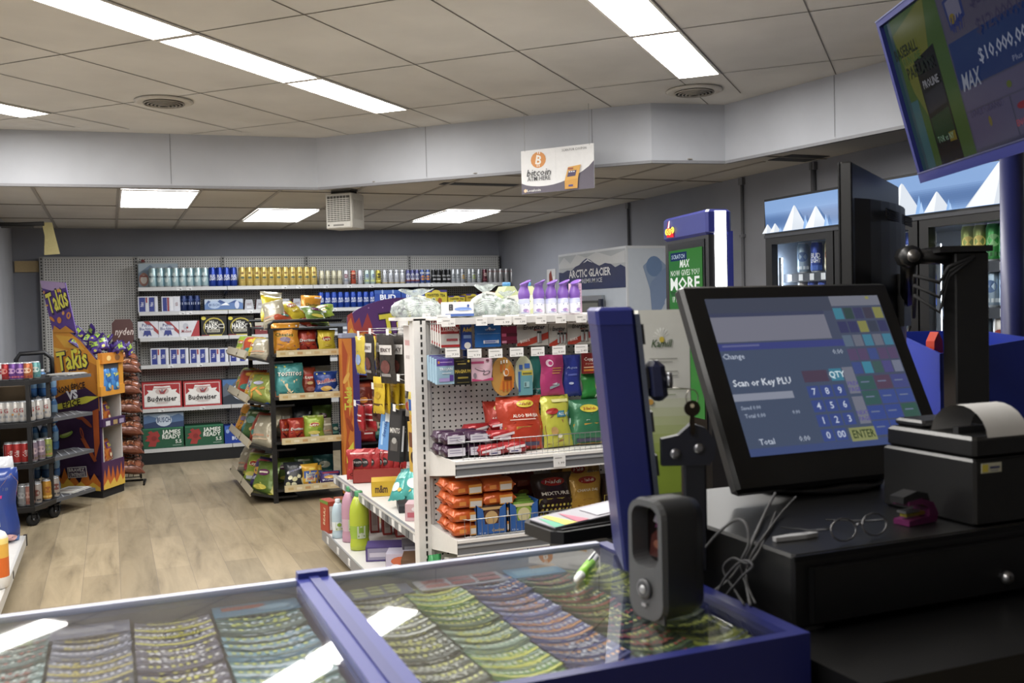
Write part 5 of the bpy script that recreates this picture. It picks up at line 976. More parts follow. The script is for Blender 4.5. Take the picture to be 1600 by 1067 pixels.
for i,(dx,dy,dz,rz) in enumerate([(1.475,-.27,0,.05),(1.575,-.25,0,-.1),(1.46,-.19,.045,-.1),(1.55,-.2,.048,.12),(1.51,-.11,.01,.0),(1.60,-.12,.03,.3),(1.48,-.1,.07,.2),(1.57,-.16,.09,-.2)]):
    if pr is None: pr=pack('candy_pack',0,0,0,.13,.06,.045,'#a3242a',[('p',[(.1,.3),(.9,.6),(.9,.85),(.1,.5)],'#e0d6d8'),('r',.35,.1,.4,.35,'#c7bcc4'),('r',.4,.2,.25,.1,'#3a3a6a')],'','snack pack'); o=pr
    else: o=dup(pr,None)
    o.location=(dx-.02,GY+dy-.03,z+dz); o.rotation_euler=(0,0,rz); o['group']='red and white bars heaped on the upper wire-front shelf'; o['label']='red and white wrapped bar in the heap, number %s counted from the front left'%ORD[i] if False else '%s bar of the red and white heap on the upper wire-front shelf'%ORD[i]
def sbag(key,x0,x1,ytop,zb,yp,base,ops,label,rz=0,lean=-10,seed=0,t_=.07,cat='snack bag'):
    a,c,h=on(x0,x1,ytop,zb,yp); o=bag('snack_bag',c-a,h,t_,base,ops,label,cat,seed=seed); o.location=((a+c)/2,yp+t_/2,zb+.001); o.rotation_euler=(R(lean),0,rz); return o
HB=lambda nm,w2,win,c1,c2,txt:[('r',.08,.0,.84,.42,win),('p',[(.0,.42),(.3,.5),(.7,.44),(1,.5),(1,.36),(0,.36)],c1),('e',.62,.84,.2,.07,'#cdb83a'),('t',nm,.62,.84,.05,'#8f2a1c',.28,{'s':.2}),('t',txt,.58,.62,.06,'#efe9dc',.6,{'b':.03}),('r',.1,.06,.8,.07,'#3b3558'),('r',.2,.54,.6,.015,'#e6cfc0')]
sbag('a',762,800,628,z,GY-.16,'#b5301f',HB('HR',0,'#c58a34','#8f2418','#fff','ALOO'),'red snack bag leaning behind the larger one on the upper wire-front shelf',R(-20),seed=41)
sbag('a',786,856,620,z,GY-.25,'#bb3a22',HB('Haldi',0,'#bd8a2e','#a32c1a','#fff','ALOO BHUJIA'),'large red snack bag with golden window on the upper wire-front shelf',R(-4),seed=42,t_=.09)
sbag('a',853,901,618,z,GY-.24,'#b9b83a',[('p',[(.1,.05),(.6,.1),(.7,.5),(.3,.62),(.05,.4)],'#8f6a38'),('r',.45,.56,.5,.12,'#3f7f98'),('t','ALL IN',.7,.62,.05,'#dfe8ea',.4),('e',.3,.68,.2,.06,'#a8302c'),('r',.3,.85,.6,.06,'#d9d48a'),('e',.3,.3,.12,.08,'#b08a50'),('e',.45,.2,.08,.04,'#e6e0c8')],'yellow-green snack bag with brown window on the upper wire-front shelf',R(5),seed=43)
sbag('a',897,958,625,z,GY-.24,'#2f6e4a',[('r',.06,.0,.88,.45,'#bd8f34'),('e',.5,.78,.24,.09,'#c9b83a'),('t','Haldi',.5,.78,.06,'#a03a22',.34,{'s':.2}),('p',[(0,.45),(.4,.52),(1,.46),(1,.6),(.5,.66),(0,.6)],'#b9ccc0'),('r',.15,.05,.7,.07,'#3b3558')],'green snack bag with golden window near the blue panel',R(-3),seed=44,t_=.09)
# second shelf
z=EZ[1]+.001
pr=None; k=0
for r_ in range(4):
    for c_ in range(2):
        for dpt in range(2):
            if pr is None: pr=pack('biscuit_roll',0,0,0,.15,.085,.055,'#c8551c',[('r',.5,.1,.38,.7,'#d9913a'),('r',.52,.18,.34,.42,'#cfcac4'),('r',.2,.3,.2,.3,'#e08a3a')],'','biscuits'); o=pr
            else: o=dup(pr,None)
            o.location=(1.335+.135*c_,GY-.32+.12*dpt,z+.056*r_+.002*c_); o.rotation_euler=(0,random.uniform(-.04,.04),random.uniform(-.05,.05)); o['group']='orange biscuit rolls stacked on the lower wire-front shelf'
            o['label']='orange wrapped biscuit roll, %s layer from the shelf, %s, %s'%(ORD[r_],['left','right'][c_],['front','rear'][dpt])
def tray(x,y,z,w,d,h,label,fill,rz=0):
    t2=thing('display_tray',label,'display box',(x,y,z),rz); b=MB(); c='#2f62b0'; e=.004
    b.box(0,0,0,w,d,e,c,'card'); b.prism([(0,0),(w,0),(w,h),(w*.78,h*.86),(w*.72,h*.35),(w*.28,h*.35),(w*.22,h*.86),(0,h)],0,e,c,'card'); b.prism([(0,0),(w,0),(w,h*1.0),(0,h*1.0)],d-e,d,c,'card')
    for x_ in (0,w-e): b.prism([(0,0),(d,0),(d,h*1.0),(0,h*1.0)],x_,x_+e,c,'card',ax='x')
    b.art(flat(y=0),w,h,[('t','Cookies',.7,.14,.1,'#d9b23a',.4,{'b':.04}),('t','12 x',.2,.08,.06,'#c9d6ea',.2)],.0006); b.build('tray',t2)
    return t2
A=aty(737,766,YS); B=aty(788,818,YS)
tray(A.x+.01,GY-.33,z,.135,.11,.125,'bright blue display tray of dark round cookies, left of two','b'); tray(A.x+.155,GY-.33,z,.135,.11,.125,'bright blue display tray of green cookies, right of two','b')
for j,(c1,c2,dx) in enumerate([('#3a241c','#c9a46a',.01),('#6f9a34','#d9cf9a',.155)]):
    pr=None
    for i in range(4):
        if pr is None: pr=pack('cookie_pack',0,0,0,.118,.022,.115,c1,[('e',.5,.55,.34,.36,'#5a3a2a' if j==0 else '#8fb03c'),('e',.5,.55,.24,.25,c2),('r',.1,.84,.8,.1,c2)],'','biscuits'); o=pr
        else: o=dup(pr,None)
        o.location=(A.x+dx+.0675,GY-.324+.025*i,z+.006+.006*i); o['label']='%s cookie pack standing in the %s blue tray, %s from the front'%(['dark brown','green'][j],['left','right'][j],ORD[i]); o['group']='%s cookie packs in the blue trays'%['dark brown','green'][j]
for i,(x0,x1) in enumerate([(705,750),(748,790),(786,838)]): sbag('a',x0+8,x1+6,742+3*(i%2),z,GY-.10,'#7a2020',[('r',.1,.7,.8,.12,'#a03a30'),('e',.5,.55,.2,.07,'#a89a3a'),('r',.1,.1,.8,.4,'#5a1a18')],'dark red snack bag at the back of the lower wire-front shelf, %s from left'%ORD[i],R([6,-5,8][i]),seed=50+i)
HL2=[('r',.08,.0,.84,.48,'#b3a03c'),('e',.5,.82,.3,.09,'#9c2420'),('t','Haldi',.5,.82,.07,'#e6d9d0',.42,{'s':.2}),('r',.05,.02,.9,.09,'#3b3558')]
sbag('a',838,901,742,z,GY-.27,'#33201c',HL2+[('t','MIXTURE',.5,.58,.07,'#e3ddd0',.7,{'b':.03})]+[('e',.15+.1*(i%8),.16+.09*(i//8),.03,.025,['#d9c65a','#8f8a2c','#c9a83c'][i%3]) for i in range(24)],'dark brown snack bag with yellow mixture window on the lower shelf',R(-4),seed=53,t_=.08)
GD=[('r',.1,.0,.8,.42,'#b07a2c'),('e',.5,.84,.27,.08,'#9c2420'),('t','Haldi',.5,.84,.06,'#e6d9d0',.38,{'s':.2}),('t','CHANA DAL',.5,.62,.06,'#efe6d0',.66,{'b':.02}),('r',.15,.02,.7,.07,'#2c2440')]
sbag('a',886,930,723,z,GY-.17,'#b98a2e',GD,'gold snack bag standing behind the front gold one',R(4),seed=54)
sbag('a',893,948,742,z,GY-.27,'#c0902f',GD+[('e',.15+.1*(i%8),.13+.08*(i//8),.03,.022,['#c9933c','#9c6a24','#d9a850'][i%3]) for i in range(24)],'gold snack bag with chickpea window on the lower wire-front shelf',R(3),seed=55,t_=.08)
sbag('a',945,985,742,z,GY-.25,'#33201c',HL2,'dark brown snack bag mostly hidden by the blue panel',R(-10),seed=56)
sbag('a',868,905,706,z,GY-.08,'#8f6a2c',GD,'tall gold snack bag at the back of the lower shelf, left one',R(10),seed=57)
sbag('a',905,945,708,z,GY-.07,'#8f6a2c',GD,'tall gold snack bag at the back of the lower shelf, right one',R(-8),seed=58)
# bottom shelf
z=EZ[2]+.001
for i,(x0,x1,yt,c) in enumerate([(668,690,870,'#2a8a4a'),(695,740,872,'#c9c6bc'),(742,790,860,'#3a7a4a'),(770,822,848,'#b5752c'),(830,880,855,'#8a3a2a')]):
    a,c_,h=on(x0,x1,yt,z,GY-.2); o=bag('snack_bag',c_-a,h,.09,c,[('r',.1,.7,.8,.15,'#d9d6c8'),('e',.5,.4,.3,.14,'#c9a83c')],'%s bag on the bottom shelf of the white end unit'%['bright green','off-white','mid green','orange-brown','rusty red'][i],'snack bag',seed=60+i); o.location=((a+c_)/2,GY-.16,z)
# ------------------------------------------------------------------ on top of the end unit
z=GTOP+.003
def fresh(x,y,rz,label,first=[None]):
    if first[0]: o=dup(first[0],(x,y,z),rz); o['label']=label; return o
    t2=thing('air_freshener',label,'spray can',(x,y,z),rz,'violet-capped air fresheners on the white unit'); b=MB(); r_=.0262
    b.lathe([(r_*.94,0),(r_,.004),(r_,.01),(r_,.045),(r_,.058),(r_*.93,.066),(r_*.88,.070)],['#cfd0d6','#d6d8e2','#dcdde6','#c4c8e2','#b9bfe0','#b9b0dc'],'gloss',20)
    fn=lambda a,c,e:V(((r_+e)*math.sin((a-.03)/r_),-(r_+e)*math.cos((a-.03)/r_),c)); b.art(fn,.06,.070,[('e',.5,.6,.26,.1,'#e9eaf2'),('r',.3,.56,.4,.08,'#33508f'),('e',.45,.25,.2,.1,'#9a7fb8'),('e',.6,.2,.12,.08,'#c9a6c9'),('r',.1,.1,.5,.04,'#8f9ac4')],.0005); b.build('canister',t2)
    b=MB(); P_=[(.90,.066,0),(1.0,.076,0),(1.02,.088,0),(.92,.100,0),(.76,.112,0),(.66,.122,-.001),(.68,.128,-.002),(.82,.134,-.003),(.98,.139,-.005),(.94,.142,-.005),(.4,.140,-.004)]
    n=20; vs=[];fs=[]
    for q,(rr,zz,sh) in enumerate(P_):
        for j in range(n):
            a=2*math.pi*j/n; tilt=(zz-.118)*.35*math.cos(a) if zz>.118 else 0
            vs.append((rr*r_*math.cos(a)-sh,rr*r_*.95*math.sin(a)+sh,zz+tilt*1.2))
    for q in range(len(P_)-1):
        for j in range(n): fs.append((q*n+j,q*n+(j+1)%n,(q+1)*n+(j+1)%n,(q+1)*n+j))
    fs.append(tuple(range((len(P_)-1)*n,len(P_)*n))); b.add(vs,fs,'#7a52ae','plastic',True); b.build('trigger_cap',t2); first[0]=t2; return t2
YT2=4.02
for i,(px,rz) in enumerate([(816,.0),(839,-.3),(858,.1),(877,.05),(895,.4)]):
    p=aty(px,488,YT2); fresh(p.x+.01,YT2,rz,'air freshener can with violet trumpet cap, %s of five on top of the white unit'%ORD[i])
# pink perfume box
p=aty(906,488,YT2+.03); o=carton('perfume_box',.045,.04,.135,'#c7a3bd',[('r',.1,.1,.8,.8,'#d2b2c8')]+[('r',.2,.15+.1*i,.6,.03,'#a87f9c') for i in range(8)],'pale pink box with text lines behind the rightmost air freshener','box'); o.location=(p.x,YT2+.05,z); o.rotation_euler=(0,0,.1)
# white box and yellow-green jugs
p0=aty(694,490,YT2+.02); p1=aty(737,490,YT2+.02); o=carton('medical_box',p1.x-p0.x,.10,.062,'#d5d6da',[('r',0,.0,1,.18,'#3a5aa0'),('r',.15,.4,.04,.45,'#3a3a42'),('r',.21,.4,.04,.45,'#3a3a42'),('e',.62,.5,.3,.12,'#6a8acc'),('r',.5,.42,.45,.05,'#8fa6d9'),('e',.8,.72,.04,.1,'#33509c'),('t','EI',.2,.62,.4,'#3a3a42',.14)],'white and blue box lying on top of the white unit, left end','box'); o.location=((p0.x+p1.x)/2,YT2,z); o.rotation_euler=(0,0,-.15)
b=MB(); b.lathe([(.02,0),(.022,.02),(.02,.05),(.012,.06)],['#9fc23a'],'plastic',14); tag(b.build('lime_tub'),'small lime green tub between the white box and clear bags','tub').location=(aty(735,490,4.1).x,4.12,z)
for i,(px,yy,rz) in enumerate([(792,4.18,.2),(824,4.22,-.2)]):
    t2=thing('juice_jug','pale yellow jug with light blue cap behind the air fresheners, %s one'%['left','right'][i],'bottle',(aty(px,480,yy).x,yy,z),rz); b=MB()
    b.prism([(-.042,0),(.042,0),(.046,.015),(.046,.09),(.02,.128),(-.02,.128),(-.046,.09),(-.046,.015)],-.035,.035,'#b9c48c' if i==0 else '#c9cf9c','gloss'); b.art(flat(T(-.045,.02),-.035),.09,.07,[('p',[(0,.1),(.6,0),(1,.4),(1,1),(.2,.9)],'#dfe3c2'),('r',.1,.5,.5,.1,'#8fa84a')]); b.build('jug_body',t2)
    b=MB(); b.lathe([(.017,.128),(.019,.130),(.019,.144),(.015,.147)],'#4a8ac4','plastic',16); b.lathe([(.015,.124),(.015,.132)],'#d6d9c0','plastic',14); b.build('cap',t2)
# clear gathered bags
def clearbag(px0,px1,pyt,yp,label,rz=0,sd=0,full=True):
    A=aty(px0,488,yp); B=aty(px1,488,yp); h=aty((px0+px1)/2,pyt,yp).z-z; w=B.x-A.x; rn=random.Random(sd)
    t2=thing('gathered_gift_bag',label,'plastic bag',((A.x+B.x)/2,yp,z),rz); b=MB(); n=26; prof=[(.35,0),(.48,.04),(.52,.2),(.5,.4),(.42,.55),(.27,.66),(.12,.73),(.09,.77),(.2,.86),(.3,.95),(.34,1.0)]
    vs=[];fs=[]; ph=[rn.uniform(0,6) for _ in range(4)]
    for q,(rr,zz) in enumerate(prof):
        for j in range(n):
            a=2*math.pi*j/n; f=1+(.05+.16*max(0,zz-.5))*math.sin(7*a+ph[0])+(.03+.08*max(0,zz-.5))*math.sin(11*a+ph[1]+3*zz)
            vs.append((rr*w*f*math.cos(a),rr*w*.55*f*math.sin(a),zz*h*(1+.03*math.sin(5*a+ph[2]) if zz>.8 else 1)))
    for q in range(len(prof)-1):
        for j in range(n): fs.append((q*n+j,q*n+(j+1)%n,(q+1)*n+(j+1)%n,(q+1)*n+j))
    b.add(vs,fs,'#c9d2d0','clear',True); b.build('clear_wrap',t2)
    b=MB()
    for k in range(26):
        a=rn.uniform(0,6.28); q=rn.uniform(.1,.85); zz=rn.uniform(.03,.5)*h; r_=rn.uniform(.007,.013); c=rn.choice(['#b9c6bd','#8fa89a','#c9cfc6','#5f8a74','#d0d3cf','#a3b0ae'])
        b.lathe([(0.001,-r_),(r_*.7,-r_*.7),(r_,0),(r_*.7,r_*.7),(.001,r_)],c,'gloss',7,MX.Translation(V((q*.42*w*math.cos(a),q*.42*w*.5*math.sin(a),zz+r_))))
    o=b.build('wrapped_sweets',t2); o['kind']='stuff'
    b=MB(); 
    for k in range(5): b.tube([(.3*w*math.cos(a_),-.27*w,h*(.08+.07*k)+.0+.02*math.sin(a_)) for a_ in [math.pi*(.15+.7*i/8) for i in range(9)]],.0012,'#dfe4e2','gloss',4)
    b.build('ornament_lines',t2)
    b=MB(); b.box(-.02,-.02,h*.70,.02,-.012,h*.78,'#d6d6cf','card',MX.Rotation(.2,4,'Y')); b.tube([(.05*w*math.cos(a_*.7)*1.8,.05*w*math.sin(a_*.7),h*.75) for a_ in range(9)],.003,'#c9c9c0','gloss',5); b.build('tie_tag',t2)
clearbag(612,690,452,4.30,'bulging clear bag of green and white sweets at the left corner of the white unit',.1,3)
clearbag(735,784,445,4.05,'clear gathered bag with white tag right of the white box',-.2,4)
clearbag(772,812,455,3.99,'clear gathered bag with arched ornament lines beside the air fresheners',.2,6)
# tag strip along the top front edge
for px,w_ in ((700,.06),(752,.05),(785,.08),(812,.06),(845,.05),(876,.05),(908,.05)):
    p=aty(px,494,GY-.264); b=MB(); b.box(-w_/2,0,-.025,w_/2,.001,.008,'#e6e4e2','card'); b.art(flat(T(-w_/2,-.025),-.0005),w_,.033,[('t','1.99',.7,.35,.25,'#3a3a3a',.35,{'b':0}),('r',.1,.7,.5,.08,'#999999')],.0003); o=b.build('top_price_tag',bpy.data.objects['white_gondola']); o.location=(p.x-GX0,-.266,GTOP-.012)
# ------------------------------------------------------------------ LEFT FACE OF THE GONDOLA
def side_hook(y,z): return hook(1.78-GX0,z,.36,.05,'',y0=y-GY,dirx=True)
def stack(key,base,ops,label,y,z,w,h,n,x0=1.44,sp=.035,t_=.03,cat='snack bag',kind='foil',seed=0,box=False,name='hanging_bag',tilt=0):
    side_hook(y,z); pr=None
    for i in range(n):
        if pr is None:
            if box:
                m=MB(); m.box(-w/2,-t_/2,0,w/2,t_/2,h,base,'card'); m.art(flat(T(-w/2,0),-t_/2),w,h,ops,.0006); m.art(lambda a,c,e:V((w/2+e,a-t_/2,c)),t_,h,[('r',.1,.1,.8,.8,ops[0][5] if ops[0][0]=='r' else base),('r',.3,.2,.4,.5,'#d9d9e0')],.0006); pr=tag(m.build('hanging_box'),'',cat)
            else: pr=bag(name,w,h,t_,base,ops,'',cat,seed=seed,kind=kind,gather=False)
            o=pr
        else: o=dup(pr,None)
        o.location=(x0+sp*i,y+random.uniform(-.01,.01),z-h+.005); o.rotation_euler=(R(tilt+random.uniform(-3,3)),0,R(-80+random.uniform(-12,12))); o['label']=label+(', %s from outside'%ORD[i] if n>1 else ''); 
        if n>1: o['group']=label
J=[('r',.1,.6,.8,.2,'#c9c5c2'),('e',.5,.35,.3,.14,'#6a3a34'),('r',.2,.15,.6,.06,'#8f8a86'),('t','JERKY',.5,.7,.08,'#3a2420',.7)]
stack('a','#c9b23a',[('p',[(0,0),(1,0),(1,.5),(.4,.62),(0,.45)],'#2f4a9c'),('e',.5,.4,.25,.14,'#8fa6d0')],'yellow and blue bag on the top side hooks',6.05,1.36,.17,.24,2,1.44,.05,.05,seed=71)
stack('b','#2c2624',J,'dark foil jerky bag, far hook of the top side row',5.75,1.38,.16,.27,3,1.42,.05,.03,seed=72)
stack('c','#35302c',J,'dark foil jerky bag, middle hook of the top side row',5.35,1.38,.16,.27,4,1.42,.045,.03,seed=73)
stack('d','#3a342f',[('r',.1,.5,.8,.3,'#a39a8f'),('e',.5,.3,.3,.12,'#a03a30')],'dark silver bag, near hook of the top side row',4.95,1.38,.15,.24,4,1.43,.04,.03,seed=74)
stack('e','#cfae22',[('r',.1,.72,.8,.1,'#a8861c'),('r',.1,.0,.8,.28,'#5a3a22'),('e',.5,.5,.25,.1,'#b3901c')],'bright yellow peanut bag on the middle row of side hooks',5.5,1.14,.13,.21,4,1.40,.045,.03,seed=75)
stack('f','#4a2420',[('r',.1,.6,.8,.14,'#8a5a3a'),('e',.5,.3,.3,.14,'#2a1512')],'dark brown bag under the yellow ones on side hooks',5.72,1.06,.14,.20,4,1.44,.045,.03,seed=76)
stack('g','#8f8a86',[('r',.1,.5,.8,.3,'#3a3632'),('e',.5,.3,.3,.12,'#a03a30')],'silver and dark bag on the middle row, near side hook',5.15,1.14,.13,.20,3,1.48,.045,.03,seed=77)
stack('h','#d3bd4a',[('r',.1,.45,.8,.3,'#2f5aa8'),('e',.5,.2,.3,.14,'#c9923a')],'yellow bag with blue patch near the white upright',4.62,1.13,.11,.18,2,1.35,.05,.04,seed=78)
stack('i','#5a8fcc',[('r',.06,.05,.88,.9,'#5a90cf'),('r',.2,.1,.2,.5,'#9cc0e6'),('r',.45,.6,.4,.2,'#dfe8f2'),('t','Stride',.5,.45,.12,'#2c4a8f',.8,{'r':1.4})],'light blue slanted candy box on the lower row of side hooks',5.55,.985,.12,.27,1,1.44,.05,.03,'candy box',box=True,tilt=-6)
stack('j','#201e1f',[('r',.1,.5,.8,.4,'#2c2a2b'),('t','MINTS',.5,.6,.1,'#cfcdc8',.8),('r',.2,.2,.6,.2,'#4a4644'),('e',.5,.4,.2,.06,'#9a9894')],'black candy box on the lower row, middle side hook',5.25,.97,.11,.28,3,1.42,.05,.03,'candy box',box=True,tilt=-4)
stack('k','#c29a34',[('r',.1,.5,.8,.3,'#6a3a22'),('e',.5,.3,.3,.12,'#3a2418')],'gold and brown pouch on the lower row, near side hook',4.72,.96,.12,.25,2,1.38,.05,.03,'candy box',box=True)
stack('l','#a8242a',[('r',.1,.6,.8,.06,'#e6cfd0'),('r',.1,.4,.8,.06,'#e6cfd0')],'red striped candy bag low on the far side hooks',6.2,.92,.14,.17,2,1.46,.06,.04,seed=79)
# side shelf goods (z .45)
z=.452
t2=thing('display_tray','low red cardboard tray holding red and yellow snack pouches on the side shelf','display box',(1.36,6.06,z),R(-14)); b=MB(); c='#8f2a24'
b.box(0,0,0,.30,.16,.005,c,'card'); b.box(0,0,0,.30,.005,.085,c,'card'); b.box(0,.155,0,.30,.16,.15,c,'card'); b.prism([(0,0),(.16,0),(.16,.15),(.05,.13),(0,.09)],0,.005,c,'card',ax='x'); b.prism([(0,0),(.16,0),(.16,.15),(0,.085)],.295,.30,c,'card',ax='x')
b.art(lambda a,c_,e:V((-e,.16-a,c_)),.16,.13,[('p',[(0,.2),(.5,.5),(1,.2),(.5,0)],'#c9bdb4'),('t','BBQ',.5,.5,.2,'#2a1a18',.5)],.0006); b.build('tray',t2)
pr=None
for i in range(7):
    x=.04+.042*i; 
    if pr is None: pr=bag('snack_pouch',.13,.19,.045,'#a8262a',[('r',.08,.0,.84,.34,'#c9b23a'),('t','CORN',.5,.18,.1,'#2c2418',.7,{'b':.03}),('e',.5,.56,.26,.14,'#241f20'),('t','TOSTI',.5,.57,.06,'#cfcac6',.4,{'b':.02}),('r',.2,.84,.6,.05,'#d9a0a0')],'','snack bag',seed=81); o=pr
    else: o=dup(pr,None)
    o.location=(1.365+x*.97,6.13-x*.24,z+.012); o.rotation_euler=(R(-6),0,R(-20 if i==0 else -40+random.uniform(-15,15))); o['label']='red pouch with yellow foot standing in the red tray, %s from left'%ORD[i]; o['group']='red and yellow pouches in the red tray'
def sc(name,X,Y,zz,w,d,h,base,ops,label,cat='box',rz=0,side=None,sideops=None):
    o=carton(name,w,d,h,base,ops,label,cat,side=side,sideops=sideops); o.location=(X,Y,zz); o.rotation_euler=(0,0,rz); return o
sc('candy_box',1.455,5.55,z,.20,.16,.085,'#c9a21c',[('t','m&m',.28,.5,.5,'#4a3018',.36,{'b':.06}),('r',.6,.2,.3,.5,'#d9b83a')],'yellow candy box with brown lettering on the side shelf',rz=R(-14),side='#c79c18',sideops=[('t','m&m',.5,.5,.45,'#4a3018',.6,{'b':.06})])
pr=None
for i in range(9):
    if pr is None: pr=bag('mint_pouch',.15,.2,.05,'#3fa09a',[('r',.1,.6,.8,.2,'#8fd0c8'),('e',.4,.35,.25,.14,'#c9e6dc'),('e',.7,.25,.12,.06,'#c9a84a')],'','snack bag',seed=91); o=pr
    else: o=dup(pr,None)
    o.location=(1.385+.035*i,5.15-.045*i+random.uniform(-.02,.02),z+.05+.012*min(i,4)); o.rotation_euler=(R(-38+4*i),R(random.uniform(-12,12)),R(-55+random.uniform(-20,20))); o['label']='teal foil pouch, %s in the leaning heap on the side shelf'%ORD[i]; o['group']='teal foil pouches heaped on the side shelf'
sc('price_card_box',1.60,4.72,z+.1,.16,.10,.07,'#c9c9cb',[('t','C',.3,.5,.4,'#2a2a2c',.2),('r',.5,.3,.4,.1,'#8a8a8c')],'grey box with round mark beside the teal pouches',rz=R(-12),side='#2c2c30')
sc('card_tray',1.50,5.02,z,.26,.22,.035,'#23262c',[('r',.1,.3,.5,.3,'#3c4048')],'dark shallow tray under the teal pouches',rz=R(-12))
for i,(X,Y,w,h,c,cc,nm) in enumerate([(1.40,4.82,.11,.085,'#c9a6b0',[('r',.1,.2,.8,.3,'#b85a6a'),('e',.5,.7,.2,.14,'#dcd9e0')],'pink and white'),(1.46,4.68,.12,.10,'#c9873a',[('e',.4,.5,.3,.3,'#dcd2b8'),('r',.1,.1,.8,.1,'#8a3a2a')],'amber printed'),(1.52,4.50,.13,.10,'#b3342a',[('t','DARE',.5,.6,.3,'#e9dccf',.7),('r',.1,.1,.8,.2,'#d9c23a')],'red'),(1.58,4.34,.12,.09,'#b9b43a',[('r',.1,.3,.8,.3,'#5a8a3a'),('t','SOUR',.5,.7,.2,'#8a2a2a',.6)],'yellow-green')]):
    sc('candy_box',X,Y,z,w,.12,h,c,cc,nm+' open candy box on the near end of the side shelf',rz=R(-25),side=cc[0][5] if cc[0][0]=='r' else c)
sc('candy_box',1.62,4.66,z,.12,.12,.05,'#7a4a2c',[('r',.1,.3,.8,.3,'#a8683c')],'brown carton behind the open candy boxes on the side shelf',rz=R(-20))
# base shelf goods (z .12)
z=.122
sc('cereal_box',1.265,6.22,z,.065,.14,.20,'#a83a26',[('r',.1,.1,.8,.75,'#c4bfbd'),('r',.2,.2,.6,.5,'#aaa4a4')],'red and green snack box at the far end of the side base shelf',side='#b03c24',sideops=[('t','BEARS',.5,.5,.16,'#e6d0a8',.8,{'r':1.4}),('r',0,.9,1,.1,'#6a8a34')],rz=R(10))
sc('cereal_box',1.35,6.30,z,.06,.12,.19,'#b0502c',[('r',0,.85,1,.15,'#7a8a3a')],'second orange-red snack box behind the first one on the base shelf',rz=R(5))
def bottle(X,Y,zz,h,r_,c1,c2,lab,label,cap='#3f8a5a'):
    t3=thing('detergent_bottle',label,'bottle',(X,Y,zz)); b=MB()
    b.lathe([(r_*.9,0),(r_,.01*h),(r_,.1*h),(r_*.92,.2*h),(r_,.3*h),(r_,.42*h),(r_,.62*h),(r_*.9,.75*h),(r_*.6,.87*h),(r_*.36,.92*h)],[c1,c1,c1,lab,lab,c1,c1,c1,c2],'gloss',22,sy=.8)
    b.art(lambda a,c,e:V(((r_+e)*math.sin((a-.05)/r_),-(r_*.8+e)*math.cos((a-.05)/r_),c+.18*h)),.1,.26*h,[('r',.25,.1,.5,.8,'#b9c4a8'),('r',.3,.2,.4,.1,'#6f8a3a'),('e',.5,.65,.14,.18,'#7aa02c')],.0006); b.build('bottle_body',t3)
    b=MB(); b.lathe([(r_*.42,.91*h),(r_*.42,.915*h),(r_*.42,.985*h),(r_*.36,h)],cap,'plastic',16); b.build('cap',t3)
bottle(1.315,5.72,z,.345,.058,'#a8b82c','#b9c850','#8fb03a','lime green detergent bottle at the front edge of the side base shelf')
bottle(1.315,5.95,z,.335,.055,'#b98aa0','#c9a0b4','#c2a2b4','pink detergent bottle behind the lime green one')
bottle(1.265,6.08,z,.24,.04,'#a9c0cc','#c0d0d8','#d0d9dd','pale blue bottle between the snack box and pink bottle','#c9d3d9')
for i in range(5): sc('cracker_box',1.50+.062*i*.9,6.10-.10*i,z,.055,.14,.235,'#9c2c28',[('r',.15,.05,.7,.9,'#b3a8a6'),('r',.25,.2,.5,.5,'#a0928f')],'red edged carton standing in the row behind the bottles, %s from the far end'%ORD[i],rz=R(-10),side='#8a2422')
sc('candy_box',1.37,5.38,z,.20,.16,.08,'#4a3a7a',[('r',.05,.1,.9,.8,'#8a86a0'),('r',.1,.3,.5,.3,'#b9b4c4')],'violet edged open candy box on the base shelf',rz=R(-18),side='#5a4688')
sc('candy_box',1.55,5.15,z,.26,.14,.13,'#5a5660',[('r',.04,.1,.92,.8,'#8f8e94'),('r',.1,.5,.4,.06,'#4a3c8a')],'grey and violet carton at the back of the base shelf',rz=R(-14))
o=sc('candy_box',1.46,4.86,z,.26,.2,.115,'#6f5038',[('r',.2,.05,.8,.42,'#2f55a8'),('t','Mike & Ike',.62,.26,.2,'#e3ddd0',.6,{'b':.03}),('p',[(.0,.3),(.3,.9),(.5,.6),(.7,.95),(.95,.55),(1,.5),(.2,.47)],'#8fb6d0'),('e',.35,.72,.1,.14,'#cf6a3a')],'brown open candy carton with blue name band near the white upright',rz=R(-20),side='#c98a7a')
sc('candy_box',1.40,5.10,z+.0,.18,.14,.10,'#b9b4c8',[('e',.5,.6,.35,.25,'#c9643a'),('r',.1,.1,.8,.2,'#5a86b0'),('e',.3,.35,.14,.1,'#e6e0e4')],'white and orange printed candy box beside the brown open carton',rz=R(-22),side='#b8728a')
for i,(X,Y) in enumerate([(1.27,4.72),(1.33,4.60),(1.28,4.52)]): 
    o=pack('candy_pack',X,Y,z,.14,.08,.04,['#6fa0b4','#c9c3cf','#8f7ab0'][i],[('r',.2,.2,.6,.5,'#d9dfe4')],'%s candy pack at the near edge of the base shelf'%['blue','white','lilac'][i],'snack pack'); o.rotation_euler=(0,0,-1.1)
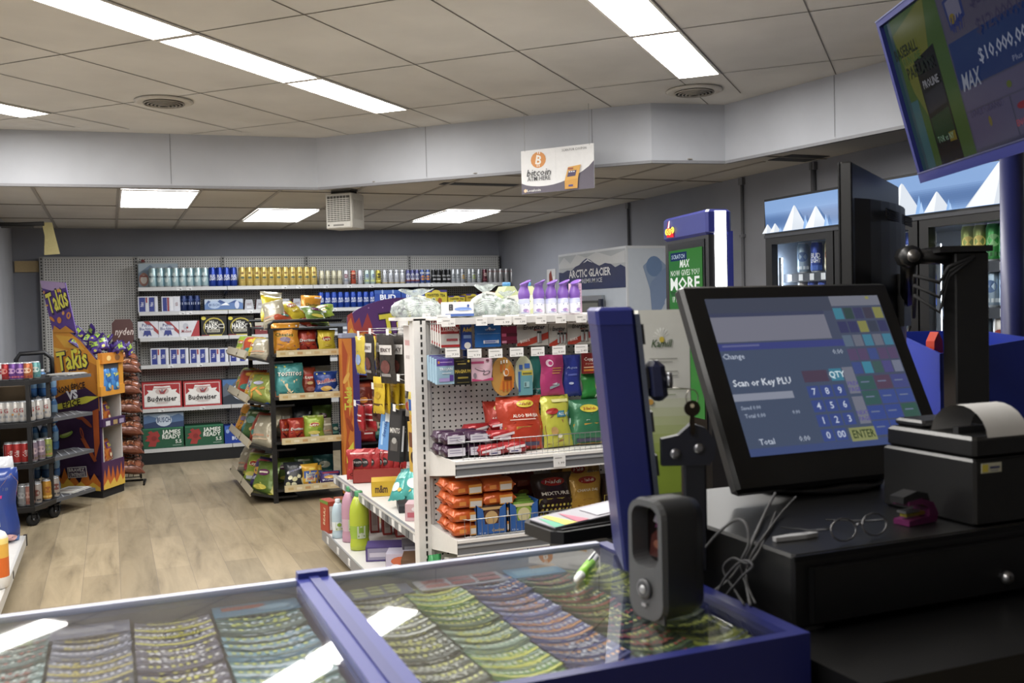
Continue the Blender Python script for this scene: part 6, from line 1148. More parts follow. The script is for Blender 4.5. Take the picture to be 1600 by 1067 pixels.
# ================================================================== ICE FREEZER
t=thing('ice_freezer','tall white ice merchandiser with mountain logo panel beside the right wall','freezer',(3.62,6.62,0))
IW,ID,IH=.70,1.22,1.965
b=MB(); b.box(0,0,0,IW,ID,IH,'#d6dbe2','gloss'); 
b.art(flat(),IW,IH,[('r',.02,.735,.96,.255,'#c9d3e0'),('e',.35,.86,.2,.09,'#8da3c4'),('e',.34,.92,.1,.04,'#6f8cb8'),('p',[(.2,.76),(.4,.74),(.6,.85),(.55,.93),(.42,.9),(.3,.86)],'#8299c0'),('e',.6,.78,.14,.03,'#c6d2e2'),('p',[(.05,.74),(.3,.74),(.28,.83),(.16,.96),(.08,.9)],'#c9d3e0'),('p',[(.7,.74),(.96,.74),(.96,.9),(.86,.96),(.75,.88)],'#d2dae6'),
 ('r',.02,.2,.96,.53,'#bcc6d4'),('p',[(.1,.3),(.5,.25),(.9,.5),(.8,.72),(.6,.66),(.3,.7)],'#a9b7cc'),('e',.75,.55,.1,.12,'#93a6c8',.4),('r',0,.728,1,.006,'#8f98a6')],.0008,'gloss')
b.build('cabinet',t)
b=MB(); s2=lambda a,c,e:V((-e,ID-a,c)); OPS_=[('r',.01,.74,.98,.25,'#aeb4bc'),('p',[(.01,.93),(.1,.98),(.2,.93),(.3,.99),(.45,.96),(.6,.99),(.8,.95),(.99,.98),(.99,.90),(.01,.90)],'#c6cacf'),
 ('p',[(.01,.74),(.99,.74),(.99,.87),(.93,.89),(.86,.875),(.8,.90),(.72,.91),(.64,.895),(.56,.92),(.5,.945),(.45,.955),(.4,.94),(.34,.915),(.28,.905),(.22,.88),(.15,.885),(.08,.87),(.01,.875)],'#1f2f62'),
 ('p',[(.4,.925),(.47,.95),(.55,.92),(.5,.93),(.47,.94),(.44,.93)],'#d6dae2'),('t','ARCTIC GLACIER',.49,.855,.046,'#d9dce4',.62,{'b':.05}),('t','PREMIUM ICE',.52,.80,.026,'#c6cad6',.32,{'b':.02}),
 ('r',.01,.1,.98,.62,'#b9c3d0'),('p',[(.75,.3),(.99,.3),(.99,.66),(.9,.7),(.8,.66)],'#7f96c4'),('p',[(.85,.3),(.99,.4),(.99,.5)],'#d3dae6')]
fz=lambda v:v if v<.735 else .992-(.992-v)*.60
o2=[('r',.01,.1,.98,.74,'#b9c3d0')]
for o in OPS_:
    if o[0]=='r':
        if o[2]<.7: continue
        o2.append(('r',o[1],fz(o[2]),o[3],fz(o[2]+o[4])-fz(o[2]),o[5]))
    elif o[0]=='p':
        o2.append(('p',[(u,fz(v)) for u,v in o[1]],o[2]))
    elif o[0]=='t': o2.append(o[:3]+(fz(o[3]),o[4]*.68)+o[5:])
b.art(s2,ID,IH,o2,.001,'gloss'); b.build('logo_panel',t)
b=MB(); b.box(-.03,.36,.35,-.004,.98,1.60,'#a9adb2','metal'); b.box(-.034,.40,.40,-.03,.94,1.56,'#3a3d38','gloss'); b.box(-.036,.42,1.42,-.034,.92,1.54,'#6a6d64','gloss')
b.build('hatch_door',t); b=MB(); b.box(-.055,.33,1.40,-.03,.37,1.57,'#1a2036','plastic'); b.box(-.06,.34,1.46,-.03,.355,1.50,'#c9c9c9','metal'); b.build('latch',t)
q=aty(856,440,8.4); 
b=MB(); b.box(0,0,0,.004,.22,.26,'#b9b6b4','card'); b.art(lambda a,c,e:V((-e,.22-a,c)),.22,.26,[('p',[(.3,.05),(.6,.05),(.7,.5),(.5,.95),(.25,.8)],'#7a2f26'),('r',.72,.3,.2,.4,'#d0cdca')]); tag(b.build('wall_poster'),'small pale poster with dark red figure on the right wall behind the ice freezer','poster').location=(4.394,9.6,1.66)
# ================================================================== LOTTERY KIOSK (blue, lit edge)
t=thing('lottery_kiosk','tall navy kiosk with green advertising screen and glowing white side strip','kiosk',(2.53,3.85,0),R(90-9))
# local: x runs away from camera along the screen face, y points left-to-right across thickness (screen faces local -y... towards the left)
KW=.52; KH=1.945; TH=.115
def kf(a,c,e): return V((KW-a,0+e,c))
b=MB(); b.box(0,-TH,0,KW,0,KH-.115,'#15151a','plastic'); b.box(-.004,-TH,KH-.115,KW,.012,KH,'#20266e','plastic',bev=.012); b.box(0,-TH-.002,0,.0+.02,-TH+.03,KH-.115,'#222a74','plastic'); b.box(-.003,-TH-.004,0,.03,-TH+.022,KH-.1,'#252d7c','plastic'); b.build('cabinet',t)
b=MB(); b.box(-.006,-TH+.030,1.15,.004,-.030,KH-.008,'#ffffff','glow2.0'); b.build('light_strip',t)
b=MB(); b.add([kf(.04,.9,.004),kf(.48,.9,.004),kf(.48,KH-.13,.004),kf(.04,KH-.13,.004)],[(3,2,1,0)],'#0e0e12','gloss')
GS=[('r',0,0,1,1,'#3f8a3c'),('p',[(0,.0),(.5,.3),(.35,1),(0,1)],'#2f7436'),('r',.06,.935,.5,.05,'#243a6a'),('t','SCRATCH',.3,.96,.025,'#b9cfe0',.4),('t','MAX',.5,.915,.045,'#e8efe4',.3,{'b':.04,'s':.2}),('t','NOW GIVES YOU',.5,.86,.035,'#e4eedd',.86,{'b':.01}),('t','MORE',.5,.795,.075,'#f2f6ee',.88,{'b':.045}),('p',[(.05,.75),(.5,.74),(.95,.76),(.9,.73),(.6,.745),(.1,.72)],'#245a30'),('t','UP TO',.22,.70,.035,'#dfead8',.2,{'b':.02}),('t','$100,000',.3,.61,.05,'#e6f0df',.5,{'b':.04}),('t','CASH',.25,.2,.06,'#dfead8',.3),('e',.8,.66,.14,.04,'#1f4a2a')]
b.art(lambda a,c,e:V((KW-.06-a,.006+e,.98+c)),.40,.80,[(o[:6]+('glow0.3',)) if o[0]=='r' else o for o in GS],.0006,'glow0.38'); b.build('ad_screen',t)
b=MB(); b.art(lambda a,c,e:V((KW-.04-a,.016+e,KH-.105+c)),.13,.095,[('p',[(.15,.1),(.85,.05),(.8,.35),(.5,.3),(.35,.95),(.2,.5)],'#c8242a'),('p',[(.3,.55),(.42,.9),(.5,.95),(.45,.6)],'#ffffff'),('e',.2,.38,.17,.17,'#e6d23c'),('e',.5,.36,.17,.17,'#e6d23c'),('e',.8,.42,.17,.17,'#e6d23c'),('t','OLG',.5,.38,.2,'#b8242a',.6,{'b':.05})],.0008,'glow0.9'); b.build('logo_light',t)
# ================================================================== DRINK COOLERS
def cooler(y0,y1,name_label,nd,lb):
    XF=3.70; t=thing('drink_cooler',name_label,'cooler',(XF,y1,0)); L_=y0-y1 # y0 far, y1 near
        # hollow look: dark cabinet skin with interior box
    b=MB(); sk='#101012'
    b.box(.05,0,0,.66,.02,2.14,sk,'plastic'); b.box(.05,L_-.02,0,.66,L_,2.14,sk,'plastic'); b.box(.64,0,0,.66,L_,2.14,sk,'plastic'); b.box(.05,0,1.90,.66,L_,2.14,sk,'plastic'); b.box(.05,0,0,.66,L_,.14,sk,'plastic'); b.build('cabinet',t)
    b=MB(); b.box(.60,.03,.15,.63,L_-.03,1.9,'#8f9cac','paint'); b.box(.06,L_-.03,.15,.62,L_-.022,1.9,'#a3b2c4','paint'); b.box(.06,.022,.15,.62,.03,1.9,'#a3b2c4','paint'); b.box(.06,.02,1.88,.62,L_-.02,1.895,'#8fa0b4'); b.build('lining',t)
    b=MB(); b.box(.0,0,1.915,.05,L_,2.135,'#0f0f11','plastic')
    W=L_-.03; H_=.19; fn=lambda a,c,e:V((-e-.001,L_-.015-a,1.93+c))
    ops=[('r',0,0,1,1,'#6f93c4')]+[('r',0,.05*i,1,.05,'#%02x%02x%02x'%(int(118-42*math.sin(math.pi*min(1,i/12))),int(152-44*math.sin(math.pi*min(1,i/12))),int(200-42*math.sin(math.pi*min(1,i/12))))) for i in range(20)]
    for (u,w_,h_,c) in MT_: 
        ops.append(('p',[(u-w_,0),(u+w_*1.05,0),(u+.1*w_,h_*.95),(u,h_),(u-.1*w_,h_*.93)],'#c6cdd6')); ops.append(('p',[(u-w_*.95,0),(u-.2*w_,0),(u-.05*w_,h_*.6),(u,h_),(u-.1*w_,h_*.93)],'#dfe4ea'))
        if c: ops.append(('p',[(u+w_*.72,0),(u+w_*1.08,0),(u+w_*.9,h_*.55)],'#7fa8dc')); ops.append(('p',[(u+w_*.9,0),(u+w_*1.15,0),(u+w_*1.02,h_*.35)],'#9cbce4'))
    ops=[o if o[0]!='r' else o[:6]+('glow0.55',) for o in ops]
    b.art(fn,W,H_,ops,.0004,'glow0.55'); b.build('light_box_sign',t)
    b=MB(); b.box(-.006,0,1.900,.03,L_,1.918,'#55565a','metal'); b.build('chrome_trim',t)
    dw=L_/nd
    for i in range(nd):
        ya=L_-dw*(i+1); yb=L_-dw*i; f=.065; g=MB(); zt2=1.912
        for (a_,c_,z0_,z1_) in ((ya+.006,ya+f,.15,zt2),(yb-f,yb-.006,.15,zt2),(ya+f,yb-f,zt2-.052,zt2),(ya+f,yb-f,.15,.22)): g.box(0,a_,z0_,.045,c_,z1_,'#131315','plastic')
        g.box(-.004,ya+.02,zt2-.012,.0,yb-.02,zt2-.006,'#8f9094','metal')
        d=g.build('door',t)
        g=MB(); g.add([(.02,ya+f,.22),(.02,yb-f,.22),(.02,yb-f,zt2-.052),(.02,ya+f,zt2-.052)],[(0,1,2,3)],'#cccccc','glass'); g.build('glass_pane',d)
        g=MB(); g.tube([(-.03,ya+.03,.9),(-.045,ya+.03,.93),(-.045,ya+.03,1.35),(-.03,ya+.03,1.38)],.008,'#1a1a1c','plastic'); g.build('handle',d)
        g=MB(); g.box(.055,yb-f-.012,.25,.07,yb-f,1.78,'#e6f0ff','glow12.0'); g.box(.05,yb-f-.02,.25,.056,yb-f,1.78,'#5f6a78','paint'); g.build('led_strip',t)
        for z in SZC:
            g=MB(); g.box(.10,ya+.03,z-.012,.60,yb-.06,z,'#7f8a98','metal'); g.box(.09,ya+.03,z-.045,.10,yb-.06,z+.006,'#3a3f48','plastic'); 
            k=5
            for q in range(k): g.box(.087,yb-.09-(dw-.12)*(q+.5)/k,z-.038,.09,yb-.055-(dw-.12)*(q+.5)/k,z+.0,'#cfd2d6','card')
            g.build('shelf',t)
    return t,dw
SZC=(1.675,1.46,1.23,.98,.6,.3)
MT_=[(.04,.06,.28,0),(.12,.045,.33,1),(.30,.11,.75,1),(.44,.10,.62,1),(.66,.12,.9,1),(.83,.13,.8,1),(.95,.05,.5,1)]
yA=5.02; yB=3.17
MT_=[(.015,.03,.28,0),(.055,.03,.28,1),(.155,.06,.75,1),(.26,.052,.62,1),(.46,.06,.92,1),(.62,.07,.85,1),(.745,.045,.5,1),(.95,.11,1.0,1)]
cA,dw=cooler(yA,yB,'black three-door drink cooler with glowing snowy peak sign',3,'')
MT_=[(.03,.06,.6,1),(.3,.1,.8,1),(.6,.1,.7,1)]
cB,_=cooler(yB-.02,yB-1.2,'second black drink cooler continuing past the right edge of frame',2,'')
cdefs=[('blue',.0,'#1f3f9c',[('t','BUD',.5,.56,.15,'#e6ecf8',.55,{'b':.05}),('t','LIGHT',.5,.40,.13,'#e6ecf8',.6,{'b':.05}),('r',.1,.1,.8,.15,'#2f5ab8')]),('silver blue',0,'#8fa6bc',O1('#4a6a9c','#c6d2dc')),('pale gold',0,'#c2b684',O1('#8a4a30','#d9d3b0')),('green',0,'#3f9a4a',O1('#8fd08a','#2c6a34')),('gold and green',0,'#7f8f3f',O1('#d9c25a','#3c5a2c')),('white and red',0,'#b9b6b2',O1('#a03a32','#5a6a4a'))]
cm={}
for i,(nm,_,c,ops) in enumerate(cdefs): cm[i]=can('drink_can',.185,.036,c,'','can',ops,n=12)
usedc=set()
# door rows: (door index, shelf z, list of kinds from far to near)
rowsC=[(0,1.675,[1,0,2,5]),(0,1.46,[5,0,0,2,1]),(0,1.23,[0,1,0,2]),(1,1.675,[2,1,0,5]),(1,1.46,[1,0,2,0]),(2,1.675,[4,4,3,3,5,5]),(2,1.46,[1,5,1,1,0,0]),(2,1.23,[5,1,5,0,5])]
lvn={1.675:'top',1.46:'second',1.23:'third'}
for (di,z,ks) in rowsC:
    n=len(ks)
    for j,kk in enumerate(ks):
        y=yA-dw*di-.17-(dw-.25)*j/(n-1); o=cm[kk] if kk not in usedc else dup(cm[kk],None); usedc.add(kk)
        o.location=(3.70+.15,y,z+.002); o.rotation_euler=(0,0,R(-62)+random.uniform(-.3,.3)); o['label']='%s can behind the %s cooler door, %s shelf, %s from left'%(cdefs[kk][0],['left','middle','right'][di],lvn[z],ORD[j]); o['group']='cans in the drink coolers'
o=carton('beer_case',.16,.25,.2,'#b9c4cc',[('r',.1,.6,.8,.3,'#8fa0ac'),('t','Lite',.4,.7,.14,'#3a5a7a',.5),('e',.6,.3,.25,.16,'#b0402c')],'white and red case behind the right cooler door, lowest visible shelf','box'); o.location=(3.82,yA-dw*2-.2,.982); o.rotation_euler=(0,0,R(-75))
o=carton('beer_case',.16,.25,.2,'#a33a30',[('e',.5,.5,.3,.3,'#d9c9b0')],'red case beside the white one behind the right cooler door','box'); o.location=(3.82,yA-dw*2-.42,.982); o.rotation_euler=(0,0,R(-75))
# ================================================================== SALES COUNTER, FOREGROUND
def LD(lat,D,z): # lateral / forward in the horizontal plane of the viewing direction
    f=V((math.sin(YAW),math.cos(YAW),0)); return f*D+r0*lat+V((0,0,z))
t=thing('sales_counter','dark sales counter carrying the ticket case and the till','counter',(-1.2,.9,0))
b=MB(); b.box(0,.05,0,1.98,.60,1.0,'#1d1f2a','paint'); b.box(-.02,.02,.985,1.985,.62,1.015,'#16171c','satin'); b.build('low_section',t)
t=thing('till_counter','black raised counter under the cash drawer at the lower right','counter',(-1.2,.9,0))
b=MB(); b.box(1.99,.0,0,3.6,.74,1.045,'#0a0a0b','paint'); b.box(1.985,-.01,1.045,3.62,.75,1.078,'#0c0c0d','satin'); b.build('raised_section',t)
b=MB(); b.box(2.02,.605,.95,2.7,.95,1.098,'#141416','satin'); b.build('customer_ledge',t)
# ---- lottery ticket case
CX0,CX1,CY0,CY1,CZ0,CZ1=-.98,.768,.965,1.492,1.017,1.12
t=thing('lottery_ticket_case','glass-topped blue-framed case of scratch tickets across the foreground','display case',(CX0,CY0,CZ0))
w=CX1-CX0; d=CY1-CY0; h=CZ1-CZ0; BF='#151d66'
b=MB(); b.box(0,0,0,w,.016,h,BF,'plastic'); b.build('front_frame',t)
b=MB(); b.box(w-.02,.016,0,w,d,h,BF,'plastic'); b.build('side_frame',t)
b=MB(); b.box(0,d-.010,0,w-.02,d,h-.002,'#8c8f9c','plastic'); b.box(0,d-.012,h-.006,w-.02,d+.002,h+.002,'#a7abc0','plastic'); b.build('back_wall',t)
b=MB(); b.box(0,.016,.0,w-.02,d-.01,.058,'#3a3f52','plastic'); b.build('case_floor',t)
DX=.243-CX0
b=MB(); b.box(DX,.02,.04,DX+.05,d,h+.003,'#2a3282','plastic'); b.box(DX+.018,.02,h+.003,DX+.032,d,h+.006,'#1c2470','plastic'); b.box(DX+.002,d-.012,h,DX+.048,d+.006,h+.012,'#262e78','plastic'); b.build('divider',t)
DX2=-.30-CX0
b=MB(); b.box(DX2-.03,.02,.04,DX2+.02,d,h+.003,'#2a3282','plastic'); b.build('divider',t)
for a,c in ((0.005,DX2-.03),(DX2+.02,DX),(DX+.05,w-.02)):
    b=MB(); b.prism([(.017,h-.013),(d-.012,h-.0065),(d-.012,h-.0025),(.017,h-.009)],a,c,'#ffffff','glass',ax='x'); b.build('glass_top',t)
random.seed(17)
def ticket(cw,base,ops):
    lt=lambda c:'#%02x%02x%02x'%tuple(min(255,int(int(c[i:i+2],16)*.95+50)) for i in(1,3,5))  # lifts ticket colours to paint in the pale ceiling reflection on the glass
    base=lt(base); ops=[tuple(lt(q) if isinstance(q,str) and q.startswith('#') else q for q in o) for o in ops]
    b=MB(); n=10; tl=.062; vs=[];fs=[]
    def P(u,v,e=0): # u across 0..1, v 0 front ..1 back
        s=(2*u-1); return V((u*cw,v*tl+.010*s*s,.004+e+.012*(1-v)+.005*s*s*(1-v*.3)+.006*(1-(1-v)**2)))
    for j in range(4):
        for i in range(n+1): vs.append(P(i/n,j/3))
    for j in range(3):
        for i in range(n): q=j*(n+1)+i; fs.append((q,q+1,q+n+2,q+n+1))
    o=len(vs)
    for i in range(n+1): p=P(i/n,0); vs.append(p-V((0,0,.004)))
    for i in range(n): fs.append((o+i,o+i+1,i+1,i))
    b.add(vs,fs,base,'gloss',True)
    fn=lambda a,c,e:P(a/cw,c/tl,.0003+e)
    b.art(fn,cw,tl,ops,.0002,'gloss'); return b.build('scratch_ticket')
def tops_(bg2,dot,dot2,stripe,seed,txt):
    rn=random.Random(seed); o=[('r',0,0,1,.10,stripe),('r',0,.42,1,.5,bg2)]
    for i in range(11): o.append(('e',.07+.086*i,.25,.026,.07,dot if rn.random()<.8 else dot2))
    o+= [('t',txt,.5,.6,.26,dot2,.7,{'b':.05})]
    for i in range(8): o.append(('r',.05+.115*i,.86,.08,.07,dot if i%2 else dot2))
    return o
colsT=[ # x0,width,colour name, palette sets
 (-.27,.085,'pale blue',['#8fa0b0','#7a94ac','#c9d0d6','#b5453a','#4a5f74']),
 (-.18,.09,'grey teal',['#6f8a8c','#8aa0a0','#cfd6cf','#a8443c','#35504f']),
 (-.085,.095,'slate violet',['#5c5f74','#6f7088','#c2bccb','#b9a23c','#33344a']),
 (.015,.10,'violet grey',['#6a6478','#585468','#cfc9d0','#c8bd3a','#37304a']),
 (.12,.115,'blue green',['#3f6f6c','#4f86a4','#c9cf4a','#b9c9d6','#24423f']),
 (.300,.088,'dark olive',['#4a5244','#6a6a5c','#d3cf5a','#c9c6bb','#2b3028']),
 (.392,.088,'leaf green',['#5f8f3c','#86a08a','#cfe0c0','#d9d44a','#2e4a2c']),
 (.484,.088,'purple blue',['#4b5296','#6a6fb0','#c9c9e6','#d98a4a','#33356e']),
 (.576,.082,'dark green',['#33502f','#4f6a3a','#c9c65a','#a3342c','#1c2a1c']),
 (.660,.082,'lime and black',['#98a02c','#3c4a20','#d3d44a','#23301c','#22281a'])]
names_=['CASH','LUCKY','BINGO','CROSSWORD','MEGA','GOLD','MONEY','PLUS','BONUS','WIN']
for ci,(x,cw,nm,pal) in enumerate(colsT):
    vars_=[]
    for k in range(3):
        random.seed(ci*10+k); b2=[pal[1],pal[0],pal[4]][k]; bs=[pal[0],pal[4],pal[1]][k]
        vars_.append(ticket(cw,bs,tops_(b2,pal[2] if k!=1 else pal[3],pal[3] if k!=1 else pal[2],pal[4] if k else pal[3],ci*7+k,names_[(ci+k*3)%10])))
    used=[False]*3; n=14; y=1.445; prev=0
    for r in range(n):
        k=(r//3+ci)%3; o=vars_[k] if not used[k] else dup(vars_[k],None); used[k]=True
        o.location=(x,1.412-.0335*r-.0,1.0755+.0012*(r%3)); o.rotation_euler=(0,0,random.uniform(-.02,.02))
        tag(o,'%s scratch ticket under the glass, %s from the back of its column'%(nm,ORD[r]),'lottery ticket','%s tickets in one column of the case'%nm)
    for k in range(3):
        if not used[k]: bpy.data.objects.remove(vars_[k])
# flat header cards at the back of the case
for i,(x,w_,c,ops,nm) in enumerate([(.42,.14,'#b9b6bd',[('r',.08+.3*a,.15+.42*c_,.26,.32,'#b06a68') for a in range(3) for c_ in range(2)],'white card with pink blocks'),(.31,.10,'#6a7088',[('r',.1+.25*a,.15+.28*c_,.2,.2,'#b9bd84') for a in range(3) for c_ in range(3)],'violet card with pale yellow blocks'),(.12,.12,'#5a86a4',[('r',.1,.5,.5,.3,'#a85a50'),('e',.7,.4,.2,.2,'#8fb0c8')],'blue card with red patch'),(.57,.09,'#5c9ac0',[('r',.1,.2,.8,.5,'#8fc0d9'),('r',.5,.7,.5,.3,'#cf9a4a')],'light blue card with orange corner'),(-.09,.10,'#7a7a90',[('r',.1,.3,.7,.4,'#a6a3b0')],'grey violet card'),(-.2,.09,'#8fa06a',[('r',.1+.22*a,.1,.15,.8,'#c9bd5a') for a in range(3)]+[('r',.72,.1,.2,.8,'#a8504a')],'striped yellow and green card')]):
    b=MB(); b.box(0,0,0,w_,.055,.002,c,'gloss'); b.art(lambda a,c_,e:V((a,c_,.002+e)),w_,.055,ops,.0003,'gloss'); tag(b.build('info_card'),nm+' lying at the back edge inside the ticket case','card').location=(x,1.425,1.0955)
# ---- pen on the glass
A=atz(901,912,CZ1-.002); B=atz(931,874,CZ1-.002); dv=(B-A); ang=math.atan2(dv.y,dv.x)
t=thing('highlighter_pen','white and lime green pen lying on the glass of the ticket case','pen',(A.x,A.y,CZ1-.005+.0075),ang)
L_=dv.length; Mx=MX.Rotation(R(90),4,'Y')
b=MB(); b.lathe([(.0035,0),(.006,.008),(.007,.03)],'#dfe2dc','plastic',12,Mx); b.build('tip_cap',t)
b=MB(); b.lathe([(.0075,.03),(.0078,L_*.45),(.0075,L_*.72)],'#86c83a','plastic',14,Mx); b.build('barrel',t)
b=MB(); b.lathe([(.0074,L_*.72),(.007,L_*.95),(.004,L_)],'#e6e9e4','plastic',12,Mx); b.box(L_*.6,-.001,.006,L_*.95,.001,.010,'#e6e9e4','plastic'); b.build('end_cap',t)
# ---- cash drawer
DZ=1.079; DT=1.183
t=thing('cash_drawer','black metal cash drawer with round key lock under the till screen','cash drawer',(.825,1.07,DZ))
b=MB(); b.box(0,0,.004,.50,.46,DT-DZ,'#0b0b0c','satin',bev=.004); b.box(0,-.004,DT-DZ-.008,.50,.0,DT-DZ-.001,'#2c2c2e','metal'); b.box(.02,-.0,0,.05,.04,.005,'#0c0c0c','rubber'); b.build('housing',t)
b=MB(); b.box(.025,-.010,.012,.485,.0,DT-DZ-.018,'#09090a','satin'); b.box(.025,-.0112,DT-DZ-.020,.485,-.010,DT-DZ-.0185,'#3a3a3c','metal'); b.box(.025,-.0112,.012,.0265,-.010,DT-DZ-.018,'#2f2f31','metal'); f_=b.build('drawer_front',t)
q=aty(1573,902,1.058); b=MB(); Mk=MX.Translation(V((q.x-.825,-.010,q.z-DZ)))@MX.Rotation(R(90),4,'X'); b.lathe([(.0095,0),(.0095,.005),(.0075,.007),(.0075,.0085),(.002,.0085)],'#9a9a9c','metal',20,Mk); b.box(q.x-.825-.0012,-.0188,q.z-DZ-.004,q.x-.825+.0012,-.0184,q.z-DZ+.004,'#0c0c0c','matte'); b.build('key_lock',f_)
# ---- till screen
t=thing('till_screen','black touch-screen till with blue key grid standing on the cash drawer','monitor',(.945,1.362,1.207))
MWd=.470; MH=.385; tl=math.atan2(.17,.343)
MT2=MX.Rotation(-tl,4,'X')
b=MB(); b.box(0,0,0,MWd,.028,MH,'#121213','plastic',MT2,bev=.006); b.box(.05,.028,.05,MWd-.05,.06,MH-.06,'#161617','plastic',MT2); b.build('screen_housing',t)
SX0,SZ0,SW,SHh=.042,.058,.392,.298
sf=lambda a,c,e:MT2@V((SX0+a,-.0012-e,SZ0+c))
G='glow1'
def hz_(c,q=.42): a=[int(c[i:i+2],16) for i in(1,3,5)]; k=[84,90,112]; return '#%02x%02x%02x'%tuple(int(x+(y-x)*q) for x,y in zip(a,k))  # mixes the haze over the screen into its colours
def rr(u,v,w_,h_,c,g='glow0.3'): return ('r',u,1-v-h_,w_,h_,hz_(c),g)
ops=[rr(0,0,1,1,'#4c5670'),rr(0,.33,.72,.67,'#4a5c7c'),rr(0,.0,.7,.1,'#464b5c'),rr(0,.10,.64,.025,'#3f4468'),rr(0,.125,.64,.165,'#a39fae'),rr(0,.30,.72,.045,'#3a42a8'),rr(.02,.31,.2,.012,'#7a7fc8'),rr(.70,.0,.30,.07,'#9c9ca6'),rr(.92,.005,.02,.02,'#c9c23a'),
 rr(.0,.62,.32,.045,'#c9cfdf'),rr(0,.955,1,.045,'#3f56a0')]
gr=[['#3ab0c8','#2c4a3a','#3a3868','#443a4a','#b9b43a'],['#34346a','#34346a','#b9b43a','#3a4050','#34346a'],['#6f8aa0','#8a8c98','#3fa9c9','#8a8c98','#3fa9c9'],['#6a4a78','#6a4a78','#3f56b0','#6a4a78','#6a4a78'],['#3f56b0','#3ab8d9','#3f6a5a','#5a50a8','#9aa0b8']]
vy=[.085,.18,.275,.37,.46]
for j,row in enumerate(gr):
    for i,c in enumerate(row): ops.append(rr(.70+.06*i,vy[j],.053,.078,c)); 
for j,row in enumerate([['#2f6a58','#6a4058','#4a50a8'],['#2f6a58','#3a56c0','#3a56c0'],['#3450c0','#3450c0','#2f6a4a'],['#3450c0','#3450c0','#3450c0']]):
    for i,c in enumerate(row): ops.append(rr(.70+.10*i,.555+.098*j,.094,.09,c)); ops.append(rr(.715+.10*i,.59+.098*j,.05,.008,'#8fa0c8'))
ops+=[rr(.40,.50,.14,.075,'#5a3a50'),rr(.555,.495,.07,.08,'#35aacb'),rr(.632,.49,.062,.175,'#9c9cac'),rr(.632,.685,.062,.175,'#9c9cac'),rr(.555,.88,.145,.085,'#c3c85a')]
for j,row in enumerate([['7','8','9'],['4','5','6'],['1','2','3'],['0','00']]):
    for i,s_ in enumerate(row): ops.append(rr(.40+.073*i,.60+.092*j,.064,.075,'#3650b8'));
tx=[('t',s_,.432+.073*i,1-(.637+.092*j),.042,'#c9d3ea') for j,row in enumerate([['7','8','9'],['4','5','6'],['1','2','3'],['0','00']]) for i,s_ in enumerate(row)]
tx+=[('t','Change',.06,1-.385,.035,'#b9c3d6'),('t','0.00',.64,1-.385,.032,'#a9b3c6'),('t','Scan or Key PLU',.17,1-.555,.042,'#dfe6f2',.31,{'b':.03}),('t','Total',.10,1-.92,.035,'#c3cde0'),('t','0.00',.30,1-.92,.032,'#b3bdd0'),('t','Saved 0.00',.07,1-.71,.022,'#a9b5cc'),('t','Total 0.00',.08,1-.76,.024,'#a9b5cc'),('t','0.00',.30,1-.755,.022,'#a9b5cc'),('t','QTY',.59,1-.535,.04,'#dff2f8'),('t','PREV',.663,1-.60,.026,'#5a50a0'),('t','PAGE',.663,1-.64,.026,'#5a50a0'),('t','NEXT',.663,1-.79,.026,'#5a50a0'),('t','PAGE',.663,1-.83,.026,'#5a50a0'),('t','ENTER',.628,1-.922,.05,'#3c4a2c',.125,{'b':.04})]
b=MB(); b.art(sf,SW,SHh,ops,.00002,'glow0.3'); b.art(lambda a,c,e:sf(a,c,e+.0024),SW,SHh,tx,.00002,'glow0.34'); b.build('lit_screen',t)
b=MB(); b.box(.175,.11,-.02,.295,.155,.12,'#101012','plastic',bev=.006); b.lathe([(.12,-.022),(.125,-.016),(.118,-.008),(.09,-.003),(.05,.0)],'#131315','plastic',30,MX.Translation(V((.235,.09,0))),1.0,.72); b.build('stand',t)
# ---- customer display seen from behind
P0=LD(.712,2.1,0); P1=LD(1.006,2.6,0); dv=(P1-P0); ang=math.atan2(dv.y,dv.x)
t=thing('customer_display','black flat monitor seen from its curved back on an arm','monitor',(P0.x,P0.y,1.335),ang)
Wd=dv.length
# local x runs away from camera along the panel; -y is the back side facing right
b=MB(); b.box(0,-.012,0,Wd,.014,.475,'#0e0e10','plastic',bev=.003); b.box(.0,.014,.0,Wd,.017,.475,'#08080a','gloss'); b.build('panel',t)
b=MB(); n=10; pr_=[(Wd*.04,-.012)]+[(Wd*(.04+.92*i/n),-.012-.05*math.sin(math.pi*i/n)**.7) for i in range(1,n)]+[(Wd*.96,-.012)]
b.prism(pr_,.02,.40,'#151517','plastic',ax='z'); 
for k in range(6): b.box(Wd*.2+.0,-.0615,.36+.004*k,Wd*.8,-.058,.362+.004*k,'#0a0a0b','matte')
b.build('curved_back',t)
for k in range(6): 
    b=MB(); b.box(-.0015,-.006,.10+.018*k,.0,-.002,.104+.018*k,'#8a8a8e','metal'); b.build('edge_button',t)
b=MB(); b.box(Wd*.5-.05,-.075,.12,Wd*.5+.05,-.058,.24,'#0d0d0e','plastic'); b.build('mount_plate',t)
